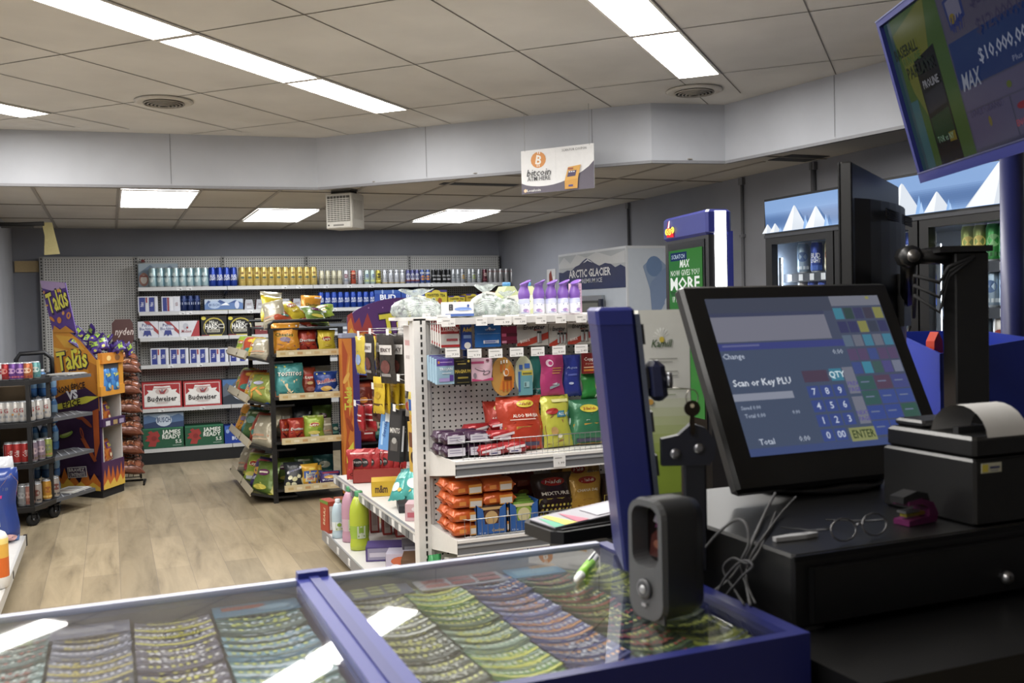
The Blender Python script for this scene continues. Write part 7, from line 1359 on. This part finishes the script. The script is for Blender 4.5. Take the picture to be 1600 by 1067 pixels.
# arm and pole
pp=LD(.925,2.02,1.079)
t=thing('pole_mount','square black pole with jointed arm and hanging cables behind the till','mount',pp,-YAW)
b=MB(); b.box(-.034,-.03,0,.034,.03,.53,'#0e0e10','plastic',bev=.003); b.box(-.07,-.045,.53,.035,.045,.542,'#131315','plastic'); b.box(-.06,-.06,0,.06,.06,.012,'#131315','plastic'); b.build('pole',t)
cM=(P0+P1)/2+V((0,0,1.335+.18)); iv=MX.Rotation(YAW,4,'Z')@MX.Translation(-pp); c2=iv@(cM+V((math.sin(ang)*.075,-math.cos(ang)*.075,0)))
b=MB(); j0=V((-.115,-.0,.525)); b.tube([c2,c2.lerp(j0,.6)+V((0,0,0)),j0],.016,'#0f0f11','plastic'); b.tube([j0-V((0,.02,0)),j0+V((0,.02,0))],.022,'#151517','plastic'); b.tube([j0,V((0,0,.52))],.015,'#0f0f11','plastic'); b.build('arm',t)
b=MB(); b.tube([j0-V((0,.022,0)),j0-V((0,.028,0))],.013,'#8d8a88','metal',14); b.build('joint_bolt',t)
for k in range(3):
    b=MB(); b.tube([c2+V((.01,-.01,-.02*k)),j0+V((.0,-.03,-.04-.02*k)),V((-.07,-.04,.47-.03*k)),V((-.05,-.035,.50-.01*k)),V((.0,-.04,.52))],.004,'#17171a','rubber'); b.build('cable',t)
# ---- receipt printer
t=thing('receipt_printer','black receipt printer with curling white paper at the right edge','printer',(1.155,1.078,DT+.001),R(-1))
b=MB(); b.box(0,0,0,.145,.19,.098,'#0d0d0e','plastic',bev=.004); b.box(0.004,.004,.098,.141,.186,.130,'#111112','satin',bev=.005); b.box(0,-.0008,.096,.145,.0,.0985,'#333335','metal'); b.build('body',t)
b=MB(); b.box(.02,.05,.130,.125,.06,.140,'#202022','plastic'); b.build('tear_bar',t); b=MB(); b.box(.02,.12,.13,.125,.185,.142,'#18181a','plastic',bev=.004); b.build('paper_slot',t)
b=MB(); vs=[];fs=[]; n=12
for i in range(n+1):
    a=math.pi*1.05*i/n; yy=.085-.05*math.cos(a)+.0; zz=.128+.045*math.sin(a); xx=-.01*i/n
    vs+= [(.03+xx,yy-.03,zz+ (0 if i<n else 0)),(.11+xx,yy-.03,zz)]
for i in range(n): fs.append((2*i,2*i+1,2*i+3,2*i+2))
b.add(vs,fs,'#c9c8c6','card',True); b.build('receipt_paper',t)
b=MB(); b.box(.012,-.0012,.078,.05,0,.092,'#b9b7a0','card'); b.art(flat(T(.012,.078),-.0012),.038,.014,[('r',.02,.1,.3,.8,'#c9b93a'),('r',.4,.4,.5,.25,'#3a4066'),('r',.42,.15,.4,.1,'#7a7c8a')],.0002); b.build('sticker',t)
# ---- small things on the drawer top
zt3=DT+.001
A=atz(1210,846,zt3); B=atz(1300,842,zt3)
b=MB(); b.prism([(0,-.004),(.05,-.007),(.072,-.004),(.072,.004),(.03,.007),(0,.004)],0,.006,'#9a9a9c','plastic',ax='z'); tag(b.build('letter_opener'),'pale plastic letter opener lying on the front of the cash drawer','tool').location=(A.x,A.y,zt3); 
A=atz(1318,846,zt3); t=thing('eyeglasses','thin dark-rimmed glasses lying folded on the cash drawer','glasses',(A.x-.004,A.y-.004,zt3+.002),R(6))
for k,x in enumerate((0,.060)):
    b=MB(); pts=[(x+.024*math.cos(q*.5236),-.001+.004*math.sin(q*.5236),.016+.015*math.sin(q*.5236)) for q in range(12)]; b.tube(pts,.0013,'#6f6f72','metal',6,closed=True); b.build('lens_rim',t)
    b=MB(); b.add([V(p) for p in pts],[tuple(range(12))],'#ffffff','glass'); b.build('lens',t)
b=MB(); b.tube([(.024,0,.018),(.03,-.002,.022),(.036,0,.018)],.0012,'#6f6f72'); b.tube([(-.024,.0,.02),(-.026,.03,.012),(-.02,.10,.003)],.0014,'#3a3a3c'); b.tube([(.084,.0,.02),(.086,.03,.012),(.07,.10,.003)],.0014,'#3a3a3c'); b.build('temples',t)
A=atz(1425,824,zt3); t=thing('stapler','small translucent magenta and yellow stapler beside the glasses','stapler',(A.x,A.y+.005,zt3),R(8))
b=MB(); b.prism([(0,0),(.062,0),(.066,.012),(.055,.03),(.03,.038),(.0,.036),(.0,.03),(.03,.03),(.045,.022),(.045,.010),(0,.008)],0,.028,'#5a1c48','gloss'); b.build('shell',t)
b=MB(); b.box(.004,.008,.012,.05,.02,.0165,'#b9ad3a','metal'); b.box(.0,.006,.018,.03,.022,.021,'#9a9a9c','metal'); b.build('staple_track',t)
b=MB(); b.prism([(-.01,.034),(.035,.038),(.05,.03),(.045,.044),(.02,.05),(-.01,.044)],.002,.026,'#1a1a1c','plastic'); b.build('top_arm',t)
# ---- cables
def cable(pts,r,c,label):
    P=[atx(x,y,z[1]) if isinstance(z,tuple) else atz(x,y,z) for x,y,z in pts]; out=[]
    for i in range(len(P)-1):
        p0=P[max(0,i-1)];p1=P[i];p2=P[i+1];p3=P[min(len(P)-1,i+2)]
        for s in range(6):
            q=s/6; out.append(.5*((2*p1)+(-p0+p2)*q+(2*p0-5*p1+4*p2-p3)*q*q+(-p0+3*p1-3*p2+p3)*q**3))
    out.append(P[-1]); b=MB(); b.tube(out,r,c,'rubber',7); return tag(b.build('cable'),label,'cable')
a_=('x',.812); b_=('x',.805); c_=('x',.797)
cable([(1212,770,1.215),(1196,800,1.19),(1180,835,1.187),(1165,868,a_),(1140,905,b_),(1105,928,b_),(1092,925,b_)],.0022,'#5c5c5e','grey cable looping from the till down beside the cash drawer')
cable([(1092,868,b_),(1120,835,b_),(1150,812,b_),(1166,820,b_),(1170,850,b_),(1158,880,b_),(1166,915,b_),(1172,945,1.123)],.0021,'#525254','pale cable looping up and over left of the cash drawer')
cable([(1212,800,1.19),(1200,830,1.187),(1185,862,a_),(1168,880,c_),(1145,872,c_),(1130,890,c_),(1150,925,c_),(1162,944,1.123)],.0017,'#444446','thin cable knotted in front of the drawer side')
cable([(1244,776,1.215),(1222,800,1.19),(1192,840,1.187),(1172,872,a_),(1166,900,c_),(1172,925,c_),(1180,942,1.123)],.0015,'#4c4c4e','thin grey cable crossing the knot beside the drawer')
cable([(1090,905,c_),(1112,935,c_),(1135,900,c_),(1160,876,c_),(1176,884,c_),(1160,900,c_),(1130,935,c_)],.0017,'#4a4a4e','dark cable loop just above the ticket case frame')
# ---- hand-free scanner on the case
A=atz(1036,958,CZ1); t=thing('barcode_scanner','dark grey upright barcode scanner with round-cornered window standing on the glass','scanner',(A.x-.018,A.y,CZ1-.006),R(-78))
b=MB(); 
def rrect(x0,z0,x1,z1,r_,n=5):
    out=[]
    for (cx,cz,a0) in ((x1-r_,z0+r_,-90),(x1-r_,z1-r_,0),(x0+r_,z1-r_,90),(x0+r_,z0+r_,180)):
        for i in range(n+1): a=R(a0+90*i/n); out.append((cx+r_*math.cos(a),cz+r_*math.sin(a)))
    return out
sw=.034; O=rrect(-sw,0,sw,.158,.024); I=rrect(-sw+.011,.072,sw-.011,.146,.015); n=len(O)
# tapered body shell
vs=[(x,0.0,z) for x,z in O]+[(x*.97,.048,z*.985) for x,z in O]+[(x*.8,.068,z*.93+.004) for x,z in O]
fs=[]
for q in range(2):
    for i in range(n): fs.append((q*n+i,q*n+(i+1)%n,(q+1)*n+(i+1)%n,(q+1)*n+i))
fs.append(tuple(range(2*n,3*n))); b.add(vs,fs,'#2b2c2e','plastic',True)
# front bezel: ring between outline and window, then recess
vs=[(x,0,z) for x,z in O]+[(x*.93,-.008,z*.97+.003) for x,z in O]+[(x*1.08,-.008,.109+(z-.109)*1.06) for x,z in I]+[(x,.02,z) for x,z in I]
fs=[(i,(i+1)%n,n+(i+1)%n,n+i) for i in range(n)]+[(n+i,n+(i+1)%n,2*n+(i+1)%n,2*n+i) for i in range(n)]+[(2*n+i,2*n+(i+1)%n,3*n+(i+1)%n,3*n+i) for i in range(n)]
b.add(vs,fs,'#4a4b4d','plastic',False); b.box(-.03,-.004,0,.03,.0,.02,'#2b2c2e','plastic'); b.build('shell',t)
b=MB(); b.add([(x,.018,z) for x,z in I],[tuple(range(n))],'#140c0c','gloss'); b.art(lambda a,c,e:V((-.025+a,.018-e,.074+c)),.05,.07,[('p',[(.1,.05),(.8,.05),(.85,.5),(.5,.6),(.2,.45)],'#4a2420'),('p',[(.35,.6),(.85,.72),(.8,.95),(.5,.9)],'#5a2a4a'),('p',[(.3,.72),(.85,.62),(.85,.72),(.4,.85)],'#8f8a96'),('e',.45,.3,.15,.08,'#7a4a3a')],.0006,'gloss'); b.build('scan_window',t)  # red and brown reflections painted onto the dark window glass
b=MB(); b.lathe([(.013,0),(.013,.003),(.009,.004)],'#3c3d40','plastic',18,MX.Translation(V((0,-.009,.042)))@MX.Rotation(R(90),4,'X')); b.lathe([(.006,0),(.005,.002)],'#a9aaac','metal',12,MX.Translation(V((0,-.0125,.042)))@MX.Rotation(R(90),4,'X')); b.box(-.004,-.012,.020,.004,-.009,.024,'#b9babc','metal'); b.build('trigger_button',t)
# ---- blue lockable panel
BP=LD(.122+.0,1.485,CZ1); 
BP=atz(960,905,CZ1+.0); BP=LD((998-800)/F*1.46,1.46,CZ1+.001)
t=thing('lock_panel','upright navy blue lockable panel with side hinge behind the scanner','panel',BP,-YAW)
Ms=MX(((1,0,-.088,0),(0,1,0,0),(0,0,1,0),(0,0,0,1)))
ph=.395
b=MB(); b.box(-.028,0,0,.028,.16,ph,'#141c62','plastic',Ms,bev=.004); b.box(-.029,-.001,ph-.03,.029,.161,ph+.001,'#192270','plastic',Ms,bev=.005); b.build('panel_body',t)
b=MB(); b.box(.029,-.002,.05,.036,.15,ph-.01,'#6a7286','metal',Ms)
for k in range(5): b.box(.034,.0,.08+.065*k,.040,.03,.11+.065*k,'#14151c','plastic',Ms)
b.build('slotted_rail',t)
b=MB(); M1=Ms@MX.Translation(V((.052,.01,.285))); b.box(-.014,-.012,-.03,.014,.03,.03,'#12183c','plastic',M1,bev=.008); b.tube([M1@V((.014,0,0)),M1@V((.022,0,0))],.012,'#7a7c84','metal',14); b.build('lock_barrel',t)
b=MB(); b.prism([(.03,.16),(.10,.16),(.108,.17),(.11,.195),(.095,.215),(.075,.222),(.055,.205),(.03,.20)],-.006,.012,'#0f1220','plastic'); b.box(.062,-.004,.0,.096,.02,.17,'#0d0f18','plastic',bev=.003); b.build('hinge_bracket',t)
for x,z in ((.05,.178),(.085,.185)): b=MB(); b.lathe([(.008,0),(.0075,.003),(.003,.004)],'#7d7d82','metal',14,MX.Translation(V((x,-.006,z)))@MX.Rotation(R(90),4,'X')); b.build('rivet',t)
kp=BP+MX.Rotation(-YAW,4,'Z')@V((.075,-.012,.245)); t=thing('key','dark brass key hanging on a ring from the navy panel lock','key',kp,-YAW)
b=MB(); n=16; b.prism([(.012*math.cos(2*math.pi*i/n),.012*math.sin(2*math.pi*i/n)) for i in range(n)],0,.002,'#332c24','metal'); b.prism([(-.003,-.010),(.003,-.010),(.0035,-.036),(.0,-.042),(-.004,-.036),(-.0025,-.028),(-.0045,-.022)],0,.002,'#332c24','metal'); b.art(lambda a,c,e:V((a,-e,c)),1,1,[('e',0,.004,.003,.003,'#b5a98c')],.0005); b.build('blade',t)
b=MB(); b.tube([(.009*math.cos(q*.5236),.001,.016+.012*math.sin(q*.5236)) for q in range(12)],.0009,'#8f8a80','metal',6,closed=True); b.tube([(0,.001,.028),(-.02,.008,.03),(-.03,.012,.03)],.0008,'#8f8a80','metal',5); b.build('key_ring',t)
# green pen standing behind
A=LD((1024-800)/F*1.40,1.40,1.12); b=MB(); b.tube([A+V((.0,0,.0)),A+V((-.003,.0,.05)),A+V((-.012,.0,.10))],[.004,.0045,.003],'#7fb83a','plastic'); b.tube([A+V((-.012,0,.10)),A+V((-.016,0,.12))],.0035,'#d9dcd6','plastic'); tag(b.build('green_pen'),'thin green pen standing between the navy panel and its post','pen')
# ---- tall white and green carton
P0=LD((998-800)/F*1.9,1.9,1.079); 
t=thing('cosmetics_display_box','tall white carton fading to lime green with small flower logo behind the navy panel','box',(P0.x,P0.y,1.10),R(-20))
w_=.098; h_=.408
b=MB(); b.box(0,0,0,w_,.07,h_,'#c9c9bf','card')
def mix(a,c,q): a=[int(a[i:i+2],16) for i in(1,3,5)]; c=[int(c[i:i+2],16) for i in(1,3,5)]; return '#%02x%02x%02x'%tuple(int(x+(y-x)*q) for x,y in zip(a,c))
ops=[]
for i in range(24):
    v=i/24; q=min(1,max(0,(v-.25)/.35)); c=mix('#7f962a','#d3d3cb',q) if v>.12 else '#3f4a1e'; ops.append(('r',0,v,1,1/24+.002,c))
ops=[o for o in ops]
b.art(flat(),w_,h_,[ops[i] for i in range(24)],.00002)
FL=[('p',[(.45,.87),(.45+.16*math.cos(R(a))-.02,.865+.05*math.sin(R(a))),(.45+.18*math.cos(R(a)),.865+.055*math.sin(R(a))),(.45+.16*math.cos(R(a))+.02,.865+.05*math.sin(R(a)))],'#eef0ea') for a in range(10,180,22)]
b.art(flat(y=-.0008),w_,h_,FL+[('e',.45,.862,.05,.014,'#d3b83a'),('t','Kamill',.45,.845,.035,'#3f5a34',.42,{'s':.3,'b':.03}),('r',.2,.77,.55,.004,'#8f9088'),('r',.3,.755,.35,.004,'#8f9088'),('r',.25,.71,.5,.004,'#8f9088'),('r',.2,.69,.55,.004,'#8f9088'),('r',.05,.625,.9,.003,'#6a7a4a'),('r',.2,.60,.5,.004,'#8f9a78'),('e',.2,.57,.06,.014,'#c9953a'),('r',0,.1,1,.015,'#b9bda0')],.0002)
b.art(lambda a,c,e:V((w_+e,a,c)),.07,h_,[('r',0,0,1,.5,'#5f7420'),('r',0,.5,1,.5,'#9a9c92')],.0005); b.build('carton',t)
# ---- black tray with leaflets
A=atz(868,851,1.10); t=thing('signature_tray','black rounded tray with coloured leaflets sticking out left of the navy panel','tray',(A.x,A.y-.005,1.099),R(8))
b=MB(); b.prism([(0,.02),(.015,0),(.26,0),(.26,.13),(.015,.13),(0,.11)],0,.022,'#0d0d0f','plastic',ax='z'); b.prism([(.012,.02),(.02,.01),(.25,.01),(.25,.12),(.02,.12),(.012,.11)],.022,.025,'#17171a','plastic',ax='z'); b.build('tray',t)
b=MB(); M2=MX.Translation(V((.03,.02,.027)))@MX.Rotation(R(-4),4,'Y'); b.box(-.02,0,0,.20,.09,.002,'#8f8d96','card',M2); b.art(lambda a,c,e:M2@V((a-.02,c,.002+e)),.22,.09,[('p',[(0,0),(.12,0),(.06,.9)],'#3f9a7a'),('p',[(.1,.0),(.22,0),(.16,.9),(.1,.9)],'#c9b93a'),('p',[(.22,0),(.34,0),(.26,.9)],'#b9506a'),('r',.45,.1,.4,.7,'#a7a4b0')],.0004); o=tag(b.build('leaflets'),'grey leaflets with coloured corner tabs lying on the black tray','papers'); o.location=(A.x,A.y-.005,1.099); o.rotation_euler=(0,0,R(8))
# ================================================================== BLUE PLAY STAND, POLE AND BIG SCREEN
ps=LD(1.26,2.75,0); t=thing('lottery_play_stand','bright blue play stand cabinet behind the square black pole','stand',(ps.x,ps.y,0),-YAW)
b=MB(); BLU='#1a2f9c'; b.box(-.125,-.12,0,.125,.20,1.27,BLU,'plastic'); b.prism([(-.12,1.27),(.20,1.27),(.20,1.42),(-.12,1.405)],.12,.125,BLU,'plastic',ax='x'); b.prism([(-.12,1.27),(.20,1.27),(.20,1.42),(-.12,1.37)],-.125,-.12,BLU,'plastic',ax='x'); b.box(-.125,.195,1.27,.125,.20,1.42,BLU,'plastic'); b.prism([(-.125,1.27),(.125,1.27),(.125,1.405),(-.125,1.37)],-.12,-.115,BLU,'plastic'); b.build('cabinet',t)
b=MB(); b.prism([(-.09,1.272),(-.05,1.272),(-.055,1.40),(-.07,1.425),(-.085,1.40)],.0,.03,'#b8331f','gloss'); tag(b.build('red_marker_cup'),'small orange-red cup standing inside the blue play stand','cup').location=(ps.x-.03,ps.y,0)
pl_=LD(1.415,2.80,0); t=thing('display_pole','round dark blue pole holding up the big lottery screen at the right edge','pole',(pl_.x,pl_.y,0))
b=MB(); b.lathe([(.16,0),(.16,.012),(.03,.02)],'#27306e','plastic',28); b.lathe([(.031,.02),(.031,2.03)],'#1c2462','plastic',24); b.build('post',t)
e1=V((math.sin(YAW),math.cos(YAW),0)); BLp=LD(1.066,2.55,1.815); tw=.72; thh=.425
upv=(V((0,0,.41))-r0*.11).normalized(); xv=-e1; nv=xv.cross(upv).normalized() # faces left-down
t=thing('lottery_screen','large blue-framed lottery advertising screen tilted down at the top right','screen',BLp)
Mt=MX(((xv.x,-nv.x,upv.x,0),(xv.y,-nv.y,upv.y,0),(xv.z,-nv.z,upv.z,0),(0,0,0,1)))
b=MB(); b.box(0,0,0,tw,.035,thh,'#1f2566','plastic',Mt); b.box(0,-.012,0,tw,.0,.026,'#272d76','plastic',Mt); b.box(0,-.012,thh-.016,tw,0,thh,'#272d76','plastic',Mt); b.box(0,-.012,.026,.014,0,thh-.016,'#272d76','plastic',Mt); b.box(tw-.014,-.012,.026,tw,0,thh-.016,'#272d76','plastic',Mt); b.box(0,-.0135,.024,tw,-.012,.027,'#8a90c0','metal',Mt); b.box(0,-.0135,thh-.002,tw,.03,thh+.001,'#8a90c0','metal',Mt); b.build('frame',t)
def q_(u,v,w2,h2,c): return ('r',u,1-v-h2,w2,h2,c,'glow0.10')
ops=[q_(0,0,1,1,'#5a5a78'),q_(0,0,.42,1,'#4f7038'),q_(.0,0,.05,1,'#3f6070'),q_(.05,.55,.06,.45,'#4a7a84'),('p',[(.05,.9),(.3,1),(.34,1),(.2,.2),(.1,.5)],'#80853a'),
 ('p',[(.16,.68),(.33,.72),(.33,.0),(.16,.0)],'#24262a'),('p',[(.17,.46),(.32,.48),(.32,.36),(.17,.33)],'#3a3a44'),('p',[(.17,.3),(.32,.33),(.32,.18),(.17,.14)],'#2c4a34'),
 q_(.42,.0,.58,.06,'#2f5a78'),q_(.43,.07,.57,.27,'#64607c'),q_(.43,.34,.57,.28,'#2c4484'),q_(.43,.63,.57,.12,'#68648a'),q_(.43,.76,.27,.22,'#67638a'),q_(.71,.76,.27,.22,'#67638a'),('p',[(.46,.9),(.58,.93),(.58,.76),(.47,.72)],'#38488c'),('p',[(.475,.885),(.565,.91),(.565,.78),(.48,.75)],'#8a88a8'),('e',.50,.78,.02,.03,'#9a8430'),('r',.86,.44,.14,.04,'#6a6890'),('r',.27,.12,.05,.06,'#8a7a30'),('e',.76,.17,.03,.02,'#a83040'),('e',.56,.15,.01,.03,'#8a8040'),('e',.72,.30,.015,.02,'#6a7a30')]
tx=[('t','BASEBALL',.13,.86,.07,'#1e2a20',.19,{'b':.05}),('t','RUN LINE',.16,.79,.05,'#3a5a30',.14,{'b':.04}),('t','PARLAYS!',.20,.71,.075,'#1e2a20',.21,{'b':.05}),('t','PROLINE',.25,.60,.05,'#8f8f98',.12,{'b':.04}),('t','TOR vs NY',.25,.24,.04,'#7a9a80',.12),('t','6/49',.525,.83,.09,'#2a3470',.08,{'b':.05}),('t','$5,000,000',.80,.90,.08,'#3a3656',.34,{'b':.03}),('t','$12,000,000',.80,.75,.08,'#3a3656',.34,{'b':.03}),('t','MAX',.52,.50,.10,'#8f95a8',.13,{'b':.03,'s':.3}),('t','$10,000,000',.76,.60,.075,'#9aa0b8',.32,{'b':.03}),('t','Plus Extra',.85,.50,.03,'#7a80a0',.14),('t','DAILY GRAND',.56,.31,.04,'#3c3858',.2),('t','ENCORE',.76,.17,.035,'#b04050',.1,{'b':.03}),('t','CASH',.27,.07,.04,'#8a7a3a',.08)]
b=MB(); ins=lambda a,c,e:Mt@V((.016+a,-.002-e,.028+c)); b.art(ins,tw-.032,thh-.046,ops,.00006,'glow0.10'); b.art(lambda a,c,e:ins(a,c,e+.003),tw-.032,thh-.046,[o[:3]+(o[3]-.085,)+o[4:] for o in tx],.00003,'glow0.17'); b.build('lit_screen',t)
b=MB(); pm=Mt@V((.15,.05,.2)); b.box(.05,.035,.12,.25,.06,.28,'#27306e','plastic',Mt); b.tube([pm,pl_+V((0,0,2.0))-BLp],.02,'#27306e','plastic'); b.build('tilt_bracket',t)
# ================================================================== CAMERA, WORLD
cam=bpy.data.cameras.new('camera'); co=bpy.data.objects.new('camera',cam); bpy.context.scene.collection.objects.link(co)
cam.sensor_width=36; cam.lens=F/1600*36; cam.clip_start=.05; cam.clip_end=60
m=MX(((rt.x,up.x,-fwd.x,CP.x),(rt.y,up.y,-fwd.y,CP.y),(rt.z,up.z,-fwd.z,CP.z),(0,0,0,1))); co.matrix_world=m
cam.dof.use_dof=True; cam.dof.focus_distance=5.0; cam.dof.aperture_fstop=8
bpy.context.scene.camera=co
w=bpy.data.worlds.new('world'); bpy.context.scene.world=w; w.use_nodes=True; w.node_tree.nodes['Background'].inputs[0].default_value=(.5,.55,.62,1); w.node_tree.nodes['Background'].inputs[1].default_value=.25
vs=bpy.context.scene.view_settings; vs.view_transform='Standard'; vs.look='None'; vs.exposure=1.25; vs.gamma=1
cy=bpy.context.scene.cycles; cy.max_bounces=8; cy.diffuse_bounces=4; cy.transparent_max_bounces=24; cy.sample_clamp_indirect=4; cy.use_denoising=True; cy.caustics_reflective=False; cy.caustics_refractive=False
